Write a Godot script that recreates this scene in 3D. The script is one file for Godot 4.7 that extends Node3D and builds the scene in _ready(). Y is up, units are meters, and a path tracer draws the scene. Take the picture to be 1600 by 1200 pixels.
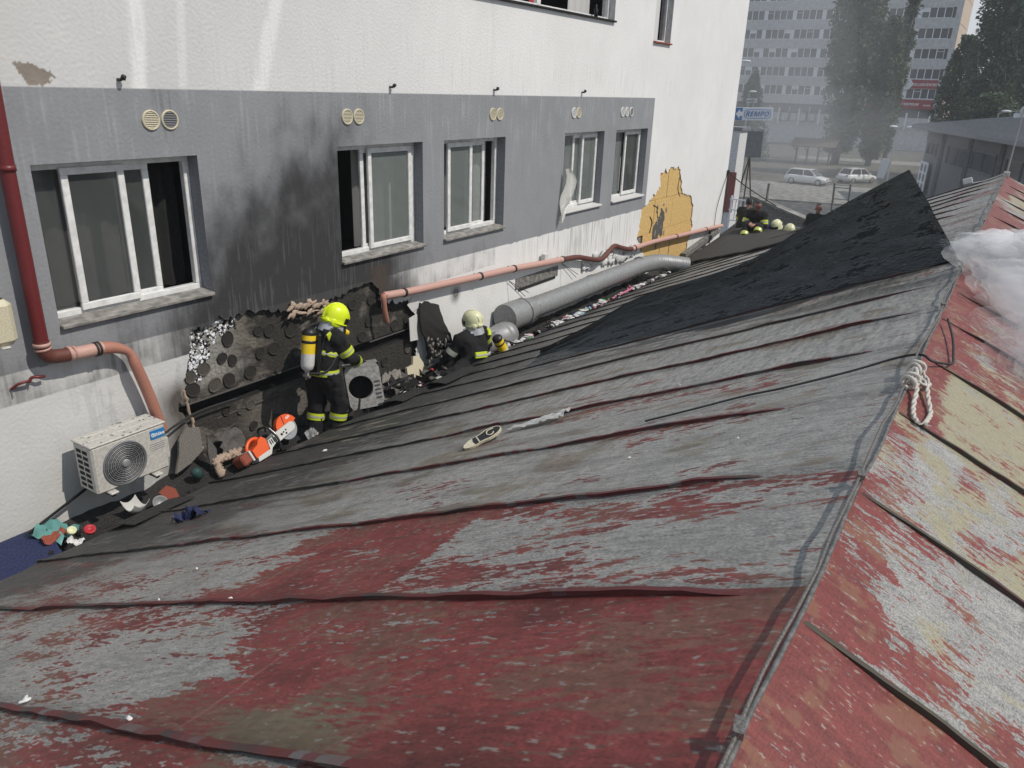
extends Node3D

# Distances in metres; the camera stands at the origin, the long wall lies in the plane x = -7,
# the ridge of the metal roof runs along -z.
const RX := -0.204          # ridge line
const RY := -1.103
const PITCH := 0.4557       # slope of the roof
const COSP := 0.90996
const GY := -8.2            # street level
const WALL := -7.0
const FLOOR := -4.1         # bottom of the valley between roof and wall
const EAVE := -6.15

var M := {}
var T := {}
var rng := RandomNumberGenerator.new()
var names := {}
var in_world := {}
var na := FastNoiseLite.new()
var nb := FastNoiseLite.new()
var nc := FastNoiseLite.new()
var nd := FastNoiseLite.new()


func _ready() -> void:
	rng.seed = 11
	setup_view()
	setup_noise()
	make_materials()
	build_ground()
	build_wall()
	build_windows()
	build_roof()
	build_roof_flap()
	build_far_block()
	build_low_building()
	build_trees()
	build_street()
	build_wall_fittings()
	build_pipes()
	build_duct()
	build_air_units()
	build_people()
	build_saw()
	build_debris()
	build_ridge_wire()
	build_smoke()


func setup_view() -> void:
	var cam := Camera3D.new()
	cam.name = "camera"
	cam.keep_aspect = Camera3D.KEEP_HEIGHT
	cam.fov = 53.0
	cam.near = 0.05
	cam.far = 600.0
	cam.transform = Transform3D(Basis(Vector3(0.84014552, 0.03182001, -0.54142682), Vector3(-0.21989898, 0.93252855, -0.28641741), Vector3(0.49578216, 0.35969151, 0.79045687)), Vector3.ZERO)
	add_child(cam)
	cam.current = true
	var we := WorldEnvironment.new()
	we.name = "surroundings"
	var e := Environment.new()
	e.background_mode = Environment.BG_SKY
	var sm := ProceduralSkyMaterial.new()
	sm.sky_top_color = Color(0.62, 0.69, 0.78)
	sm.sky_horizon_color = Color(0.93, 0.94, 0.95)
	sm.sky_curve = 0.2
	sm.ground_bottom_color = Color(0.35, 0.34, 0.33)
	sm.ground_horizon_color = Color(0.8, 0.81, 0.82)
	sm.sun_angle_max = 20.0
	var sky := Sky.new()
	sky.sky_material = sm
	e.sky = sky
	e.background_energy_multiplier = SKY_E
	e.tonemap_mode = Environment.TONE_MAPPER_LINEAR
	e.tonemap_exposure = EXPO
	e.sdfgi_enabled = true
	e.ssao_enabled = true
	e.ssil_enabled = true
	e.volumetric_fog_enabled = true
	e.volumetric_fog_density = 0.0
	# thin even fog over everything, added to lighten the distant background
	e.fog_enabled = true
	e.fog_density = 0.0011
	e.fog_light_color = Color(0.93, 0.94, 0.95)
	we.environment = e
	add_child(we)
	var sun := DirectionalLight3D.new()
	sun.name = "sun"
	sun.light_energy = SUN_E
	sun.light_color = Color(1.0, 0.97, 0.93)
	sun.light_angular_distance = 0.6
	sun.shadow_enabled = true
	add_child(sun)
	sun.look_at_from_position(Vector3.ZERO, Vector3(-1.0, -1.2, 0.2), Vector3.UP)


const SKY_E := 1.0
const EXPO := 0.96
const SUN_E := 1.1


func setup_noise() -> void:
	for p in [[na, 3, 4], [nb, 17, 4], [nc, 29, 3], [nd, 41, 2]]:
		var n: FastNoiseLite = p[0]
		n.seed = p[1]
		n.noise_type = FastNoiseLite.TYPE_SIMPLEX_SMOOTH
		n.frequency = 1.0
		n.fractal_type = FastNoiseLite.FRACTAL_FBM
		n.fractal_octaves = p[2]


# ---------------------------------------------------------------- naming
func numbered(called: String) -> String:
	if not names.has(called):
		names[called] = 0
		return called
	names[called] += 1
	return "%s_%03d" % [called, names[called]]


func tag(o: Node, label := "", category := "", group := "", kind := "") -> Node:
	if label: o.set_meta("label", label)
	if category: o.set_meta("category", category)
	if group: o.set_meta("group", group)
	if kind: o.set_meta("kind", kind)
	return o


func thing(called: String, label: String, category: String, at := Vector3.ZERO, turn := Vector3.ZERO, group := "") -> Node3D:
	var o := Node3D.new()
	o.name = numbered(called)
	add_child(o)
	o.position = at
	o.rotation = turn
	tag(o, label, category, group)
	return o


# a thing whose parts are written in world coordinates; at is its base
func placed(called: String, label: String, category: String, at: Vector3, group := "") -> Node3D:
	var o := thing(called, label, category, at, Vector3.ZERO, group)
	in_world[o] = at
	return o


func begin() -> SurfaceTool:
	var st := SurfaceTool.new()
	st.begin(Mesh.PRIMITIVE_TRIANGLES)
	st.set_smooth_group(-1)
	return st


func obj(called: String, st: SurfaceTool, m: Material, parent: Node = null) -> MeshInstance3D:
	st.generate_normals()
	return meshed(called, st.commit(), m, parent)


func meshed(called: String, mesh: Mesh, m: Material, parent: Node = null) -> MeshInstance3D:
	var o := MeshInstance3D.new()
	o.mesh = mesh
	if m: o.material_override = m
	if parent:
		var taken := {}
		for c in parent.get_children(): taken[String(c.name)] = true
		var n := called
		var k := 1
		while taken.has(n):
			n = "%s_%03d" % [called, k]
			k += 1
		o.name = n
		parent.add_child(o, true)
		if in_world.has(parent): o.position = -in_world[parent]
	else:
		o.name = numbered(called)
		add_child(o, true)
	return o


func structure(called: String, st: SurfaceTool, m: Material) -> MeshInstance3D:
	var o := obj(called, st, m)
	o.set_meta("kind", "structure")
	return o


# ---------------------------------------------------------------- shapes
func tri(st: SurfaceTool, a: Vector3, b: Vector3, c: Vector3, out := Vector3.ZERO) -> void:
	if out != Vector3.ZERO and (c - a).cross(b - a).dot(out) < 0.0:
		var t := b
		b = c
		c = t
	st.add_vertex(a)
	st.add_vertex(b)
	st.add_vertex(c)


func quad(st: SurfaceTool, a: Vector3, b: Vector3, c: Vector3, d: Vector3, out := Vector3.ZERO) -> void:
	tri(st, a, b, c, out)
	tri(st, a, c, d, out)


func box(st: SurfaceTool, at: Vector3, size: Vector3, turn := Basis.IDENTITY) -> void:
	var h := size * 0.5
	for ax in 3:
		for s in [-1.0, 1.0]:
			var n := Vector3.ZERO
			n[ax] = s
			var u := Vector3.ZERO
			u[(ax + 1) % 3] = h[(ax + 1) % 3]
			var v := Vector3.ZERO
			v[(ax + 2) % 3] = h[(ax + 2) % 3]
			var c := n * h[ax]
			quad(st, at + turn * (c - u - v), at + turn * (c + u - v), at + turn * (c + u + v), at + turn * (c - u + v), turn * n)


# a box with chamfered edges
func soft_box(st: SurfaceTool, at: Vector3, size: Vector3, b := 0.01, turn := Basis.IDENTITY) -> void:
	var h := size * 0.5
	b = minf(b, minf(h.x, minf(h.y, h.z)) * 0.9)
	var pt := func(sx: float, sy: float, sz: float, ax: int) -> Vector3:
		var s := Vector3(sx, sy, sz)
		var p := Vector3.ZERO
		for k in 3: p[k] = s[k] * (h[k] if k == ax else h[k] - b)
		return at + turn * p
	for ax in 3:
		var i := (ax + 1) % 3
		var j := (ax + 2) % 3
		for s in [-1.0, 1.0]:
			var q := []
			for c in [[-1, -1], [1, -1], [1, 1], [-1, 1]]:
				var v := Vector3.ZERO
				v[ax] = s
				v[i] = c[0]
				v[j] = c[1]
				q.append(pt.call(v.x, v.y, v.z, ax))
			var n := Vector3.ZERO
			n[ax] = s
			quad(st, q[0], q[1], q[2], q[3], turn * n)
	for ax in 3:
		var i := (ax + 1) % 3
		var j := (ax + 2) % 3
		for si in [-1.0, 1.0]:
			for sj in [-1.0, 1.0]:
				var a := Vector3.ZERO
				a[i] = si
				a[j] = sj
				var lo := a
				lo[ax] = -1.0
				var hi := a
				hi[ax] = 1.0
				quad(st, pt.call(lo.x, lo.y, lo.z, i), pt.call(hi.x, hi.y, hi.z, i), pt.call(hi.x, hi.y, hi.z, j), pt.call(lo.x, lo.y, lo.z, j), turn * a)
	for sx in [-1.0, 1.0]:
		for sy in [-1.0, 1.0]:
			for sz in [-1.0, 1.0]:
				tri(st, pt.call(sx, sy, sz, 0), pt.call(sx, sy, sz, 1), pt.call(sx, sy, sz, 2), turn * Vector3(sx, sy, sz))


func bar(st: SurfaceTool, a: Vector3, b: Vector3, w: float, h := -1.0, up := Vector3.UP) -> void:
	if h < 0.0: h = w
	var z := (b - a).normalized()
	if absf(z.dot(up)) > 0.98: up = Vector3.RIGHT
	var x := up.cross(z).normalized()
	box(st, (a + b) * 0.5, Vector3(w, h, a.distance_to(b)), Basis(x, z.cross(x), z))


func smooth_line(pts: Array, n := 4) -> PackedVector3Array:
	var out := PackedVector3Array()
	for i in pts.size() - 1:
		var p0: Vector3 = pts[maxi(i - 1, 0)]
		var p1: Vector3 = pts[i]
		var p2: Vector3 = pts[i + 1]
		var p3: Vector3 = pts[mini(i + 2, pts.size() - 1)]
		for k in n: out.append(p1.cubic_interpolate(p2, p0, p3, float(k) / n))
	out.append(pts[-1])
	return out


# a round tube along points; r is a number or an array of radii
func tube(st: SurfaceTool, pts, r, sides := 8, caps := true, flat := 1.0) -> void:
	var n: int = pts.size()
	var rings := []
	var x := Vector3.ZERO
	for i in n:
		var d: Vector3 = (pts[mini(i + 1, n - 1)] - pts[maxi(i - 1, 0)]).normalized()
		if i == 0:
			x = d.cross(Vector3.UP if absf(d.y) < 0.9 else Vector3.RIGHT).normalized()
		else:
			x = (x - d * x.dot(d)).normalized()
		var y := d.cross(x)
		var rr: float = r[i] if r is Array or r is PackedFloat32Array else r
		var ring := PackedVector3Array()
		for k in sides:
			var a := TAU * k / sides
			ring.append(pts[i] + x * (cos(a) * rr) + y * (sin(a) * rr * flat))
		rings.append(ring)
	st.set_smooth_group(0)
	for i in n - 1:
		for k in sides:
			var k2 := (k + 1) % sides
			var mid: Vector3 = (rings[i][k] + rings[i + 1][k2]) * 0.5 - (pts[i] + pts[i + 1]) * 0.5
			quad(st, rings[i][k], rings[i][k2], rings[i + 1][k2], rings[i + 1][k], mid)
	st.set_smooth_group(-1)
	if caps:
		for e in [0, n - 1]:
			var o: Vector3 = (pts[0] - pts[1]) if e == 0 else (pts[n - 1] - pts[n - 2])
			for k in sides: tri(st, pts[e], rings[e][k], rings[e][(k + 1) % sides], o)


# profile of (radius, height) turned about an axis
func lathe(st: SurfaceTool, profile: Array, xf := Transform3D(), sides := 16, smooth := true) -> void:
	st.set_smooth_group(0 if smooth else -1)
	for i in profile.size() - 1:
		var p: Vector2 = profile[i]
		var q: Vector2 = profile[i + 1]
		var nrm := Vector2(q.y - p.y, p.x - q.x)
		for k in sides:
			var a := TAU * k / sides
			var b := TAU * (k + 1) / sides
			var m := (a + b) * 0.5
			var o := xf.basis * Vector3(cos(m) * nrm.x, nrm.y, sin(m) * nrm.x)
			var p0 := xf * Vector3(cos(a) * p.x, p.y, sin(a) * p.x)
			var p1 := xf * Vector3(cos(b) * p.x, p.y, sin(b) * p.x)
			var q0 := xf * Vector3(cos(a) * q.x, q.y, sin(a) * q.x)
			var q1 := xf * Vector3(cos(b) * q.x, q.y, sin(b) * q.x)
			if p.x > 1e-5: tri(st, p0, p1, q1, o)
			if q.x > 1e-5: tri(st, p0, q1, q0, o)
	st.set_smooth_group(-1)


# a flat outline (x, y) given a thickness along z
func prism(st: SurfaceTool, poly: PackedVector2Array, depth: float, xf := Transform3D()) -> void:
	var ids := Geometry2D.triangulate_polygon(poly)
	for s in [-0.5, 0.5]:
		for i in range(0, ids.size(), 3):
			tri(st, xf * Vector3(poly[ids[i]].x, poly[ids[i]].y, s * depth), xf * Vector3(poly[ids[i + 1]].x, poly[ids[i + 1]].y, s * depth), xf * Vector3(poly[ids[i + 2]].x, poly[ids[i + 2]].y, s * depth), xf.basis.z * signf(s))
	var turn := -1.0 if Geometry2D.is_polygon_clockwise(poly) else 1.0
	for i in poly.size():
		var a := poly[i]
		var b := poly[(i + 1) % poly.size()]
		var o := Vector3(b.y - a.y, a.x - b.x, 0) * turn
		quad(st, xf * Vector3(a.x, a.y, -0.5 * depth), xf * Vector3(b.x, b.y, -0.5 * depth), xf * Vector3(b.x, b.y, 0.5 * depth), xf * Vector3(a.x, a.y, 0.5 * depth), xf.basis * o)


func disc(st: SurfaceTool, at: Vector3, n: Vector3, r: float, sides := 16, squash := 1.0) -> void:
	var x := n.cross(Vector3.UP if absf(n.y) < 0.9 else Vector3.RIGHT).normalized()
	var y := n.cross(x)
	for k in sides:
		var a := TAU * k / sides
		var b := TAU * (k + 1) / sides
		tri(st, at, at + (x * cos(a) + y * sin(a) * squash) * r, at + (x * cos(b) + y * sin(b) * squash) * r, n)


func axes(y: Vector3, hint := Vector3.FORWARD) -> Basis:
	y = y.normalized()
	if absf(y.dot(hint)) > 0.95: hint = Vector3.RIGHT
	var x := y.cross(hint).normalized()
	return Basis(x, y, x.cross(y))


# a rough irregular lump
func lump(st: SurfaceTool, at: Vector3, size: Vector3, sd: float, turn := Basis.IDENTITY, rough := 0.35, flat := false) -> void:
	var rows := 6
	var cols := 9
	var p := []
	for i in rows + 1:
		var row := PackedVector3Array()
		for j in cols:
			var th := PI * i / rows
			var ph := TAU * j / cols
			var d := Vector3(sin(th) * cos(ph), cos(th), sin(th) * sin(ph))
			var k := 1.0 + rough * na.get_noise_3d(d.x * 1.3 + sd * 7.1, d.y * 1.3 + sd, d.z * 1.3 - sd * 3.3) * 2.0
			row.append(at + turn * (d * size * 0.5 * k))
		p.append(row)
	st.set_smooth_group(-1 if flat else 0)
	for i in rows:
		for j in cols:
			var j2 := (j + 1) % cols
			quad(st, p[i][j], p[i][j2], p[i + 1][j2], p[i + 1][j], (p[i][j] + p[i + 1][j2]) * 0.5 - at)
	st.set_smooth_group(-1)


# a sheet through a grid of points, with a thickness
func sheet(st: SurfaceTool, g: Array, thick: float, n: Vector3, uvs := false) -> void:
	var rows := g.size()
	var cols: int = g[0].size()
	st.set_smooth_group(0)
	for side in [0, 1]:
		var off: Vector3 = n.normalized() * (thick * (0.5 - side))
		for i in rows - 1:
			for j in cols - 1:
				var q := [[i, j], [i, j + 1], [i + 1, j + 1], [i + 1, j]]
				var pick := [0, 1, 2, 0, 2, 3]
				var a: Vector3 = g[i][j]
				var b: Vector3 = g[i][j + 1]
				var c: Vector3 = g[i + 1][j + 1]
				var flip := (c - a).cross(b - a).dot(n) < 0.0
				if side == 1: flip = not flip
				if flip: pick = [0, 2, 1, 0, 3, 2]
				for k in pick:
					if uvs: st.set_uv(Vector2(float(q[k][1]) / (cols - 1), float(q[k][0]) / (rows - 1)))
					st.add_vertex(g[q[k][0]][q[k][1]] + off)
	st.set_smooth_group(-1)
	var rim := []
	for j in cols: rim.append(g[0][j])
	for i in range(1, rows): rim.append(g[i][cols - 1])
	for j in range(cols - 2, -1, -1): rim.append(g[rows - 1][j])
	for i in range(rows - 2, 0, -1): rim.append(g[i][0])
	var mid := Vector3.ZERO
	for r in rim: mid += r
	mid /= rim.size()
	var o2 := n.normalized() * thick * 0.5
	for i in rim.size():
		var a: Vector3 = rim[i]
		var b: Vector3 = rim[(i + 1) % rim.size()]
		quad(st, a - o2, b - o2, b + o2, a + o2, (a + b) * 0.5 - mid)


func roof_y(x: float) -> float:
	return RY - PITCH * absf(x - RX)


# a point on the left slope: s metres down from the ridge
func on_roof(s: float, z: float, lift := 0.0) -> Vector3:
	return Vector3(RX - s * COSP - lift * 0.4147, RY - s * COSP * PITCH + lift * COSP, z)


func on_right(s: float, z: float, lift := 0.0) -> Vector3:
	return Vector3(RX + s * COSP + lift * 0.4147, RY - s * COSP * PITCH + lift * COSP, z)


func words(text: String, height: float, depth := 0.01, mono := false) -> Mesh:
	var t := TextMesh.new()
	var f := SystemFont.new()
	f.font_names = PackedStringArray(["Droid Sans Mono" if mono else "Droid Sans"])
	f.font_weight = 700
	t.font = f
	t.text = text
	t.font_size = 32
	t.pixel_size = height / 24.0
	t.depth = depth
	t.curve_step = 2.0
	return t


# ---------------------------------------------------------------- materials
func lin(r: float, g: float, b: float) -> Color:
	return Color(r, g, b).linear_to_srgb()


func noise_tex(sd: int, freq: float, oct: int, lo: float, hi: float, kind := FastNoiseLite.TYPE_SIMPLEX_SMOOTH, size := 512) -> ImageTexture:
	var n := FastNoiseLite.new()
	n.seed = sd
	n.noise_type = kind
	n.frequency = freq
	n.fractal_type = FastNoiseLite.FRACTAL_FBM
	n.fractal_octaves = oct
	var im := n.get_seamless_image(size, size)
	im.convert(Image.FORMAT_L8)
	var d := im.get_data()
	for i in d.size(): d[i] = int(255.0 * lerpf(lo, hi, d[i] / 255.0))
	return ImageTexture.create_from_image(Image.create_from_data(size, size, false, Image.FORMAT_L8, d))


func mat(key: String, c: Color, rough := 0.8, metal := 0.0, mottle := "", scale := 1.0, bump := 0.0) -> StandardMaterial3D:
	var m := StandardMaterial3D.new()
	m.resource_name = key
	m.albedo_color = c
	m.roughness = rough
	m.metallic = metal
	if mottle:
		m.albedo_texture = T[mottle]
		m.uv1_triplanar = true
		m.uv1_scale = Vector3.ONE * scale
	if bump > 0.0:
		m.heightmap_enabled = true
		m.heightmap_texture = T.relief
		m.heightmap_scale = bump
		m.uv1_triplanar = true
		m.uv1_scale = Vector3.ONE * scale
	M[key] = m
	return m


# a noise field of w x h bytes over su x sv metres, stretched by ax and ay; made by the engine, then resized
func field(w: int, h: int, su: float, sv: float, ax: float, ay: float, sd: int, oct: int) -> PackedByteArray:
	var u := maxf(su * ax / w, sv * ay / h)
	var gw := clampi(int(su * ax / u), 4, w)
	var gh := clampi(int(sv * ay / u), 4, h)
	var n := FastNoiseLite.new()
	n.seed = sd
	n.noise_type = FastNoiseLite.TYPE_SIMPLEX_SMOOTH
	n.frequency = u
	n.fractal_octaves = oct
	var im := n.get_image(gw, gh)
	im.convert(Image.FORMAT_L8)
	if gw != w or gh != h: im.resize(w, h, Image.INTERPOLATE_CUBIC)
	return im.get_data()


# rows are painted by four threads; row is a function (row number, bytes) that fills one row
func bake(w: int, h: int, row: Callable) -> ImageTexture:
	var rows := []
	rows.resize(h)
	var part := func(first: int) -> void:
		for j in range(first, h, 4):
			var b := PackedByteArray()
			b.resize(w * 3)
			row.call(j, w, h, b)
			rows[j] = b
	var threads := []
	for k in 4:
		var t := Thread.new()
		t.start(part.bind(k))
		threads.append(t)
	for t in threads: t.wait_to_finish()
	var all := PackedByteArray()
	for r in rows: all.append_array(r)
	return ImageTexture.create_from_image(Image.create_from_data(w, h, false, Image.FORMAT_RGB8, all))


func painted(key: String, tex: Texture2D, rough: float, bump := 0.0, bscale := 1.0, metal := 0.0) -> StandardMaterial3D:
	var m := StandardMaterial3D.new()
	m.resource_name = key
	m.albedo_texture = tex
	m.roughness = rough
	m.metallic = metal
	m.texture_repeat = true
	if bump > 0.0:
		m.normal_enabled = true
		m.normal_texture = T.grain_normal if bscale >= 0.0 else T.scratch_normal
		m.normal_scale = bump
	M[key] = m
	return m


func sstep(a: float, b: float, x: float) -> float:
	var t := clampf((x - a) / (b - a), 0.0, 1.0)
	return t * t * (3.0 - 2.0 * t)


const SEAMS := [-0.14, -0.94, -1.72, -2.52, -3.38, -4.19, -4.98, -5.81, -6.72, -7.5, -8.28, -9.08, -9.9, -10.7, -11.5, -12.3, -13.1, -13.9, -14.7, -15.5, -16.3, -17.1, -17.9]


func strip_of(z: float) -> int:
	for k in SEAMS.size():
		if z > SEAMS[k]: return k - 1
	return SEAMS.size() - 1


# how far down the slope the soot starts
func soot_line(z: float) -> float:
	var zs := [0.0, -1.2, -1.7, -2.4, -2.7, -3.3, -3.8, -5.0, -6.0, -8.0, -10.0, -14.0, -18.0]
	var ss := [7.0, 6.2, 5.4, 4.6, 4.0, 3.8, 3.5, 3.8, 3.9, 4.6, 5.3, 5.6, 4.6]
	for i in zs.size() - 1:
		if z > zs[i + 1]:
			return lerpf(ss[i], ss[i + 1], (zs[i] - z) / (zs[i] - zs[i + 1]))
	return 4.6


const NK := 1.0 / 150.0      # bytes of a noise field to about -0.85 .. 0.85


func put(b: PackedByteArray, i: int, c: Color) -> void:
	c = c.clamp().linear_to_srgb()
	b[i * 3] = int(c.r * 255.0)
	b[i * 3 + 1] = int(c.g * 255.0)
	b[i * 3 + 2] = int(c.b * 255.0)


func slanted(w: int, h: int, su: float, sv: float, a: float, sd: int) -> PackedByteArray:
	# scratches that run a little askew of the slope: a stretched field, sheared
	var src := field(w, h, su, sv, 3.5, 17.0, sd, 4)
	var out := PackedByteArray()
	out.resize(w * h)
	var k := a * (su / w) / (sv / h)
	for i in w:
		var d := int(i * k)
		for j in h:
			out[j * w + i] = src[posmod(j + d, h) * w + i]
	return out


func roof_texture(w: int, h: int, z_from: float, z_to: float, sd: int) -> ImageTexture:
	var sv := absf(z_to - z_from)
	var f_streak := field(w, h, 6.9, sv, 1.1, 7.0, sd, 4)
	var f_blotch := field(w, h, 6.9, sv, 0.9, 1.6, sd + 1, 4)
	var f_fine := field(w, h, 6.9, sv, 9.0, 42.0, sd + 2, 3)
	var f_grit := field(w, h, 6.9, sv, 70.0, 90.0, sd + 3, 2)
	var f_slant := slanted(w, h, 6.9, sv, 0.3, sd + 4)
	var f_tint := field(w, h, 6.9, sv, 1.1, 1.9, sd + 5, 4)
	var f_chip := field(w, h, 6.9, sv, 14.0, 38.0, sd + 6, 3)
	var row := func(j: int, ww: int, hh: int, b: PackedByteArray) -> void:
		var z := lerpf(z_from, z_to, (j + 0.5) / hh)
		var k := strip_of(z)
		var start := soot_line(z)
		var near := 1.0
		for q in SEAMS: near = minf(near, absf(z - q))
		var joint := 0.82 + (0.0 if k % 2 == 0 else 0.85)
		var far := 0.8 * sstep(-5.5, -6.6, z) * (1.0 - sstep(-8.0, -10.0, z))
		for i in ww:
			var s := 6.9 * (i + 0.5) / ww
			var at := j * ww + i
			var streak := (f_streak[at] - 127.5) * NK
			var blotch := (f_blotch[at] - 127.5) * NK
			var fine := (f_fine[at] - 127.5) * NK
			var grit := (f_grit[at] - 127.5) * NK
			var slant := (f_slant[at] - 127.5) * NK
			var tint := (f_tint[at] - 127.5) * NK
			var cell := floori((s - joint) / 1.7)
			var bias := -0.62
			match k:
				-1, 0: bias = 0.2 if s < 2.3 else 0.02
				1: bias = 0.5 if s < 2.0 + 0.3 * blotch + 0.3 * streak + 0.22 * fine else -0.2
				2: bias = (-0.13 if s < 1.62 + 0.05 * fine else 0.4) if s < 2.75 + 0.5 * streak + 0.2 * fine else -0.2
				3: bias = -0.4
				4: bias = -0.27 if s > 0.7 and s < 2.2 else -0.5
				5: bias = -0.5
			if k > 9: bias = -0.55 + (0.2 if s < 0.7 else 0.0)
			bias += 0.12 * ((k * 37 + cell * 61 + 200) % 100 / 50.0 - 1.0)
			if s < 0.25 and k < 3: bias += 0.12
			var rub := (f_chip[at] - 127.5) * NK
			var p := bias + 0.55 * blotch + 0.32 * streak + 0.42 * fine + 0.45 * slant + 0.3 * rub
			var c := Color(0.268, 0.26, 0.242) * (1.0 + 0.6 * grit + 0.34 * fine + 0.2 * streak + 0.14 * blotch + 0.3 * slant + 0.15 * rub)
			var olive := Color(0.118, 0.092, 0.055) * (1.0 + 0.3 * grit + 0.35 * fine)
			if k >= 3: c = c.lerp(olive * 1.35, 0.6 * sstep(0.15, 0.4, tint + 0.3 * slant))
			if p > -0.03:
				var red := Color(0.185, 0.034, 0.03) * (1.0 + 0.5 * grit + 0.25 * streak + 0.3 * fine + 0.25 * slant)
				red = red.lerp(olive, sstep(0.08, 0.3, 0.55 * slant + tint * 0.9 + 0.4 * fine + 0.25 * rub) * (0.5 if k < 2 else 0.4))
				red = red.lerp(Color(0.27, 0.09, 0.075), 0.4 * sstep(0.18, 0.5, rub + 0.5 * slant + 0.3 * streak))
				red *= 1.0 - 0.4 * sstep(0.1, 0.5, -tint + 0.5 * slant + 0.4 * fine)
				if z > -1.6 and s < 2.4:
					var green := sstep(0.5, 0.68, 1.0 - Vector2((s - 1.2) / 0.3, (z + 1.03) / 0.13).length() * 0.5 + 0.3 * streak + 0.3 * fine)
					red = red.lerp(Color(0.115, 0.13, 0.08), green * 0.6)
				c = c.lerp(red, sstep(-0.03, 0.035, p))
			# worn pale line where the paint breaks off
			c = c.lerp(Color(0.34, 0.325, 0.29), 0.4 * (1.0 - sstep(0.0, 0.045, absf(p + 0.035))))
			# small chips of bare metal
			var chip := rub + 0.3 * slant
			if chip > 0.42: c = c.lerp(Color(0.27, 0.265, 0.24), 0.7 * sstep(0.42, 0.54, chip))
			# joints across the sheets
			var jd := absf(fposmod(s - joint + 0.85, 1.7) - 0.85)
			if jd < 0.012: c = c.lerp(Color(0.33, 0.2, 0.17), 0.22 * (1.0 - sstep(0.004, 0.012, jd)))
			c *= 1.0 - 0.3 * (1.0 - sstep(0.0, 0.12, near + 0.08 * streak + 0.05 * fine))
			# dirt washed down the sheets
			c *= 1.0 - (0.22 if k < 3 else 0.3) * sstep(0.02, 0.5, streak + 0.45 * slant + 0.4 * tint + 0.25 * fine) - 0.12 * sstep(0.0, 0.5, rub)
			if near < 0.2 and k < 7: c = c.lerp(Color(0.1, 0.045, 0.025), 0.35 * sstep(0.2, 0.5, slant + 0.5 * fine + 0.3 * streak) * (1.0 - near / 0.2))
			# soot, with scrapes and a tan scorched patch
			var d := s - start
			var rough_d := d + 0.9 * streak + 0.6 * blotch + 0.35 * fine + 0.3 * slant
			var soot := maxf(0.6 * sstep(-1.5, 0.8, rough_d), sstep(-0.1, 1.0, rough_d + 0.35 * sstep(-4.2, -2.0, z)))
			if soot > 0.0:
				soot *= 1.0 - 0.62 * sstep(0.1, 0.55, 0.8 * streak + 0.6 * slant + 0.35 * fine + 0.2 * rub - 0.07 * clampf(d, 0.0, 3.0))
				c = c.lerp(Color(0.03, 0.031, 0.03) * (1.0 + 0.7 * fine + 0.4 * grit + 0.5 * slant), 0.93 * soot)
			if s > 3.4 and z < -4.4 and z > -7.0:
				var scorch := sstep(0.25, 0.5, streak + 0.4 * slant) * sstep(0.0, 0.4, 1.0 - Vector2((s - 5.2) / 1.5, (z + 5.6) / 0.9).length())
				c = c.lerp(Color(0.26, 0.235, 0.16), 0.6 * scorch)
			if far > 0.0: c = c.lerp(Color(0.05, 0.05, 0.05), far * sstep(0.35, -0.15, streak + 0.5 * blotch + 0.4 * slant))
			put(b, i, c)
	return bake(w, h, row)


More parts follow.
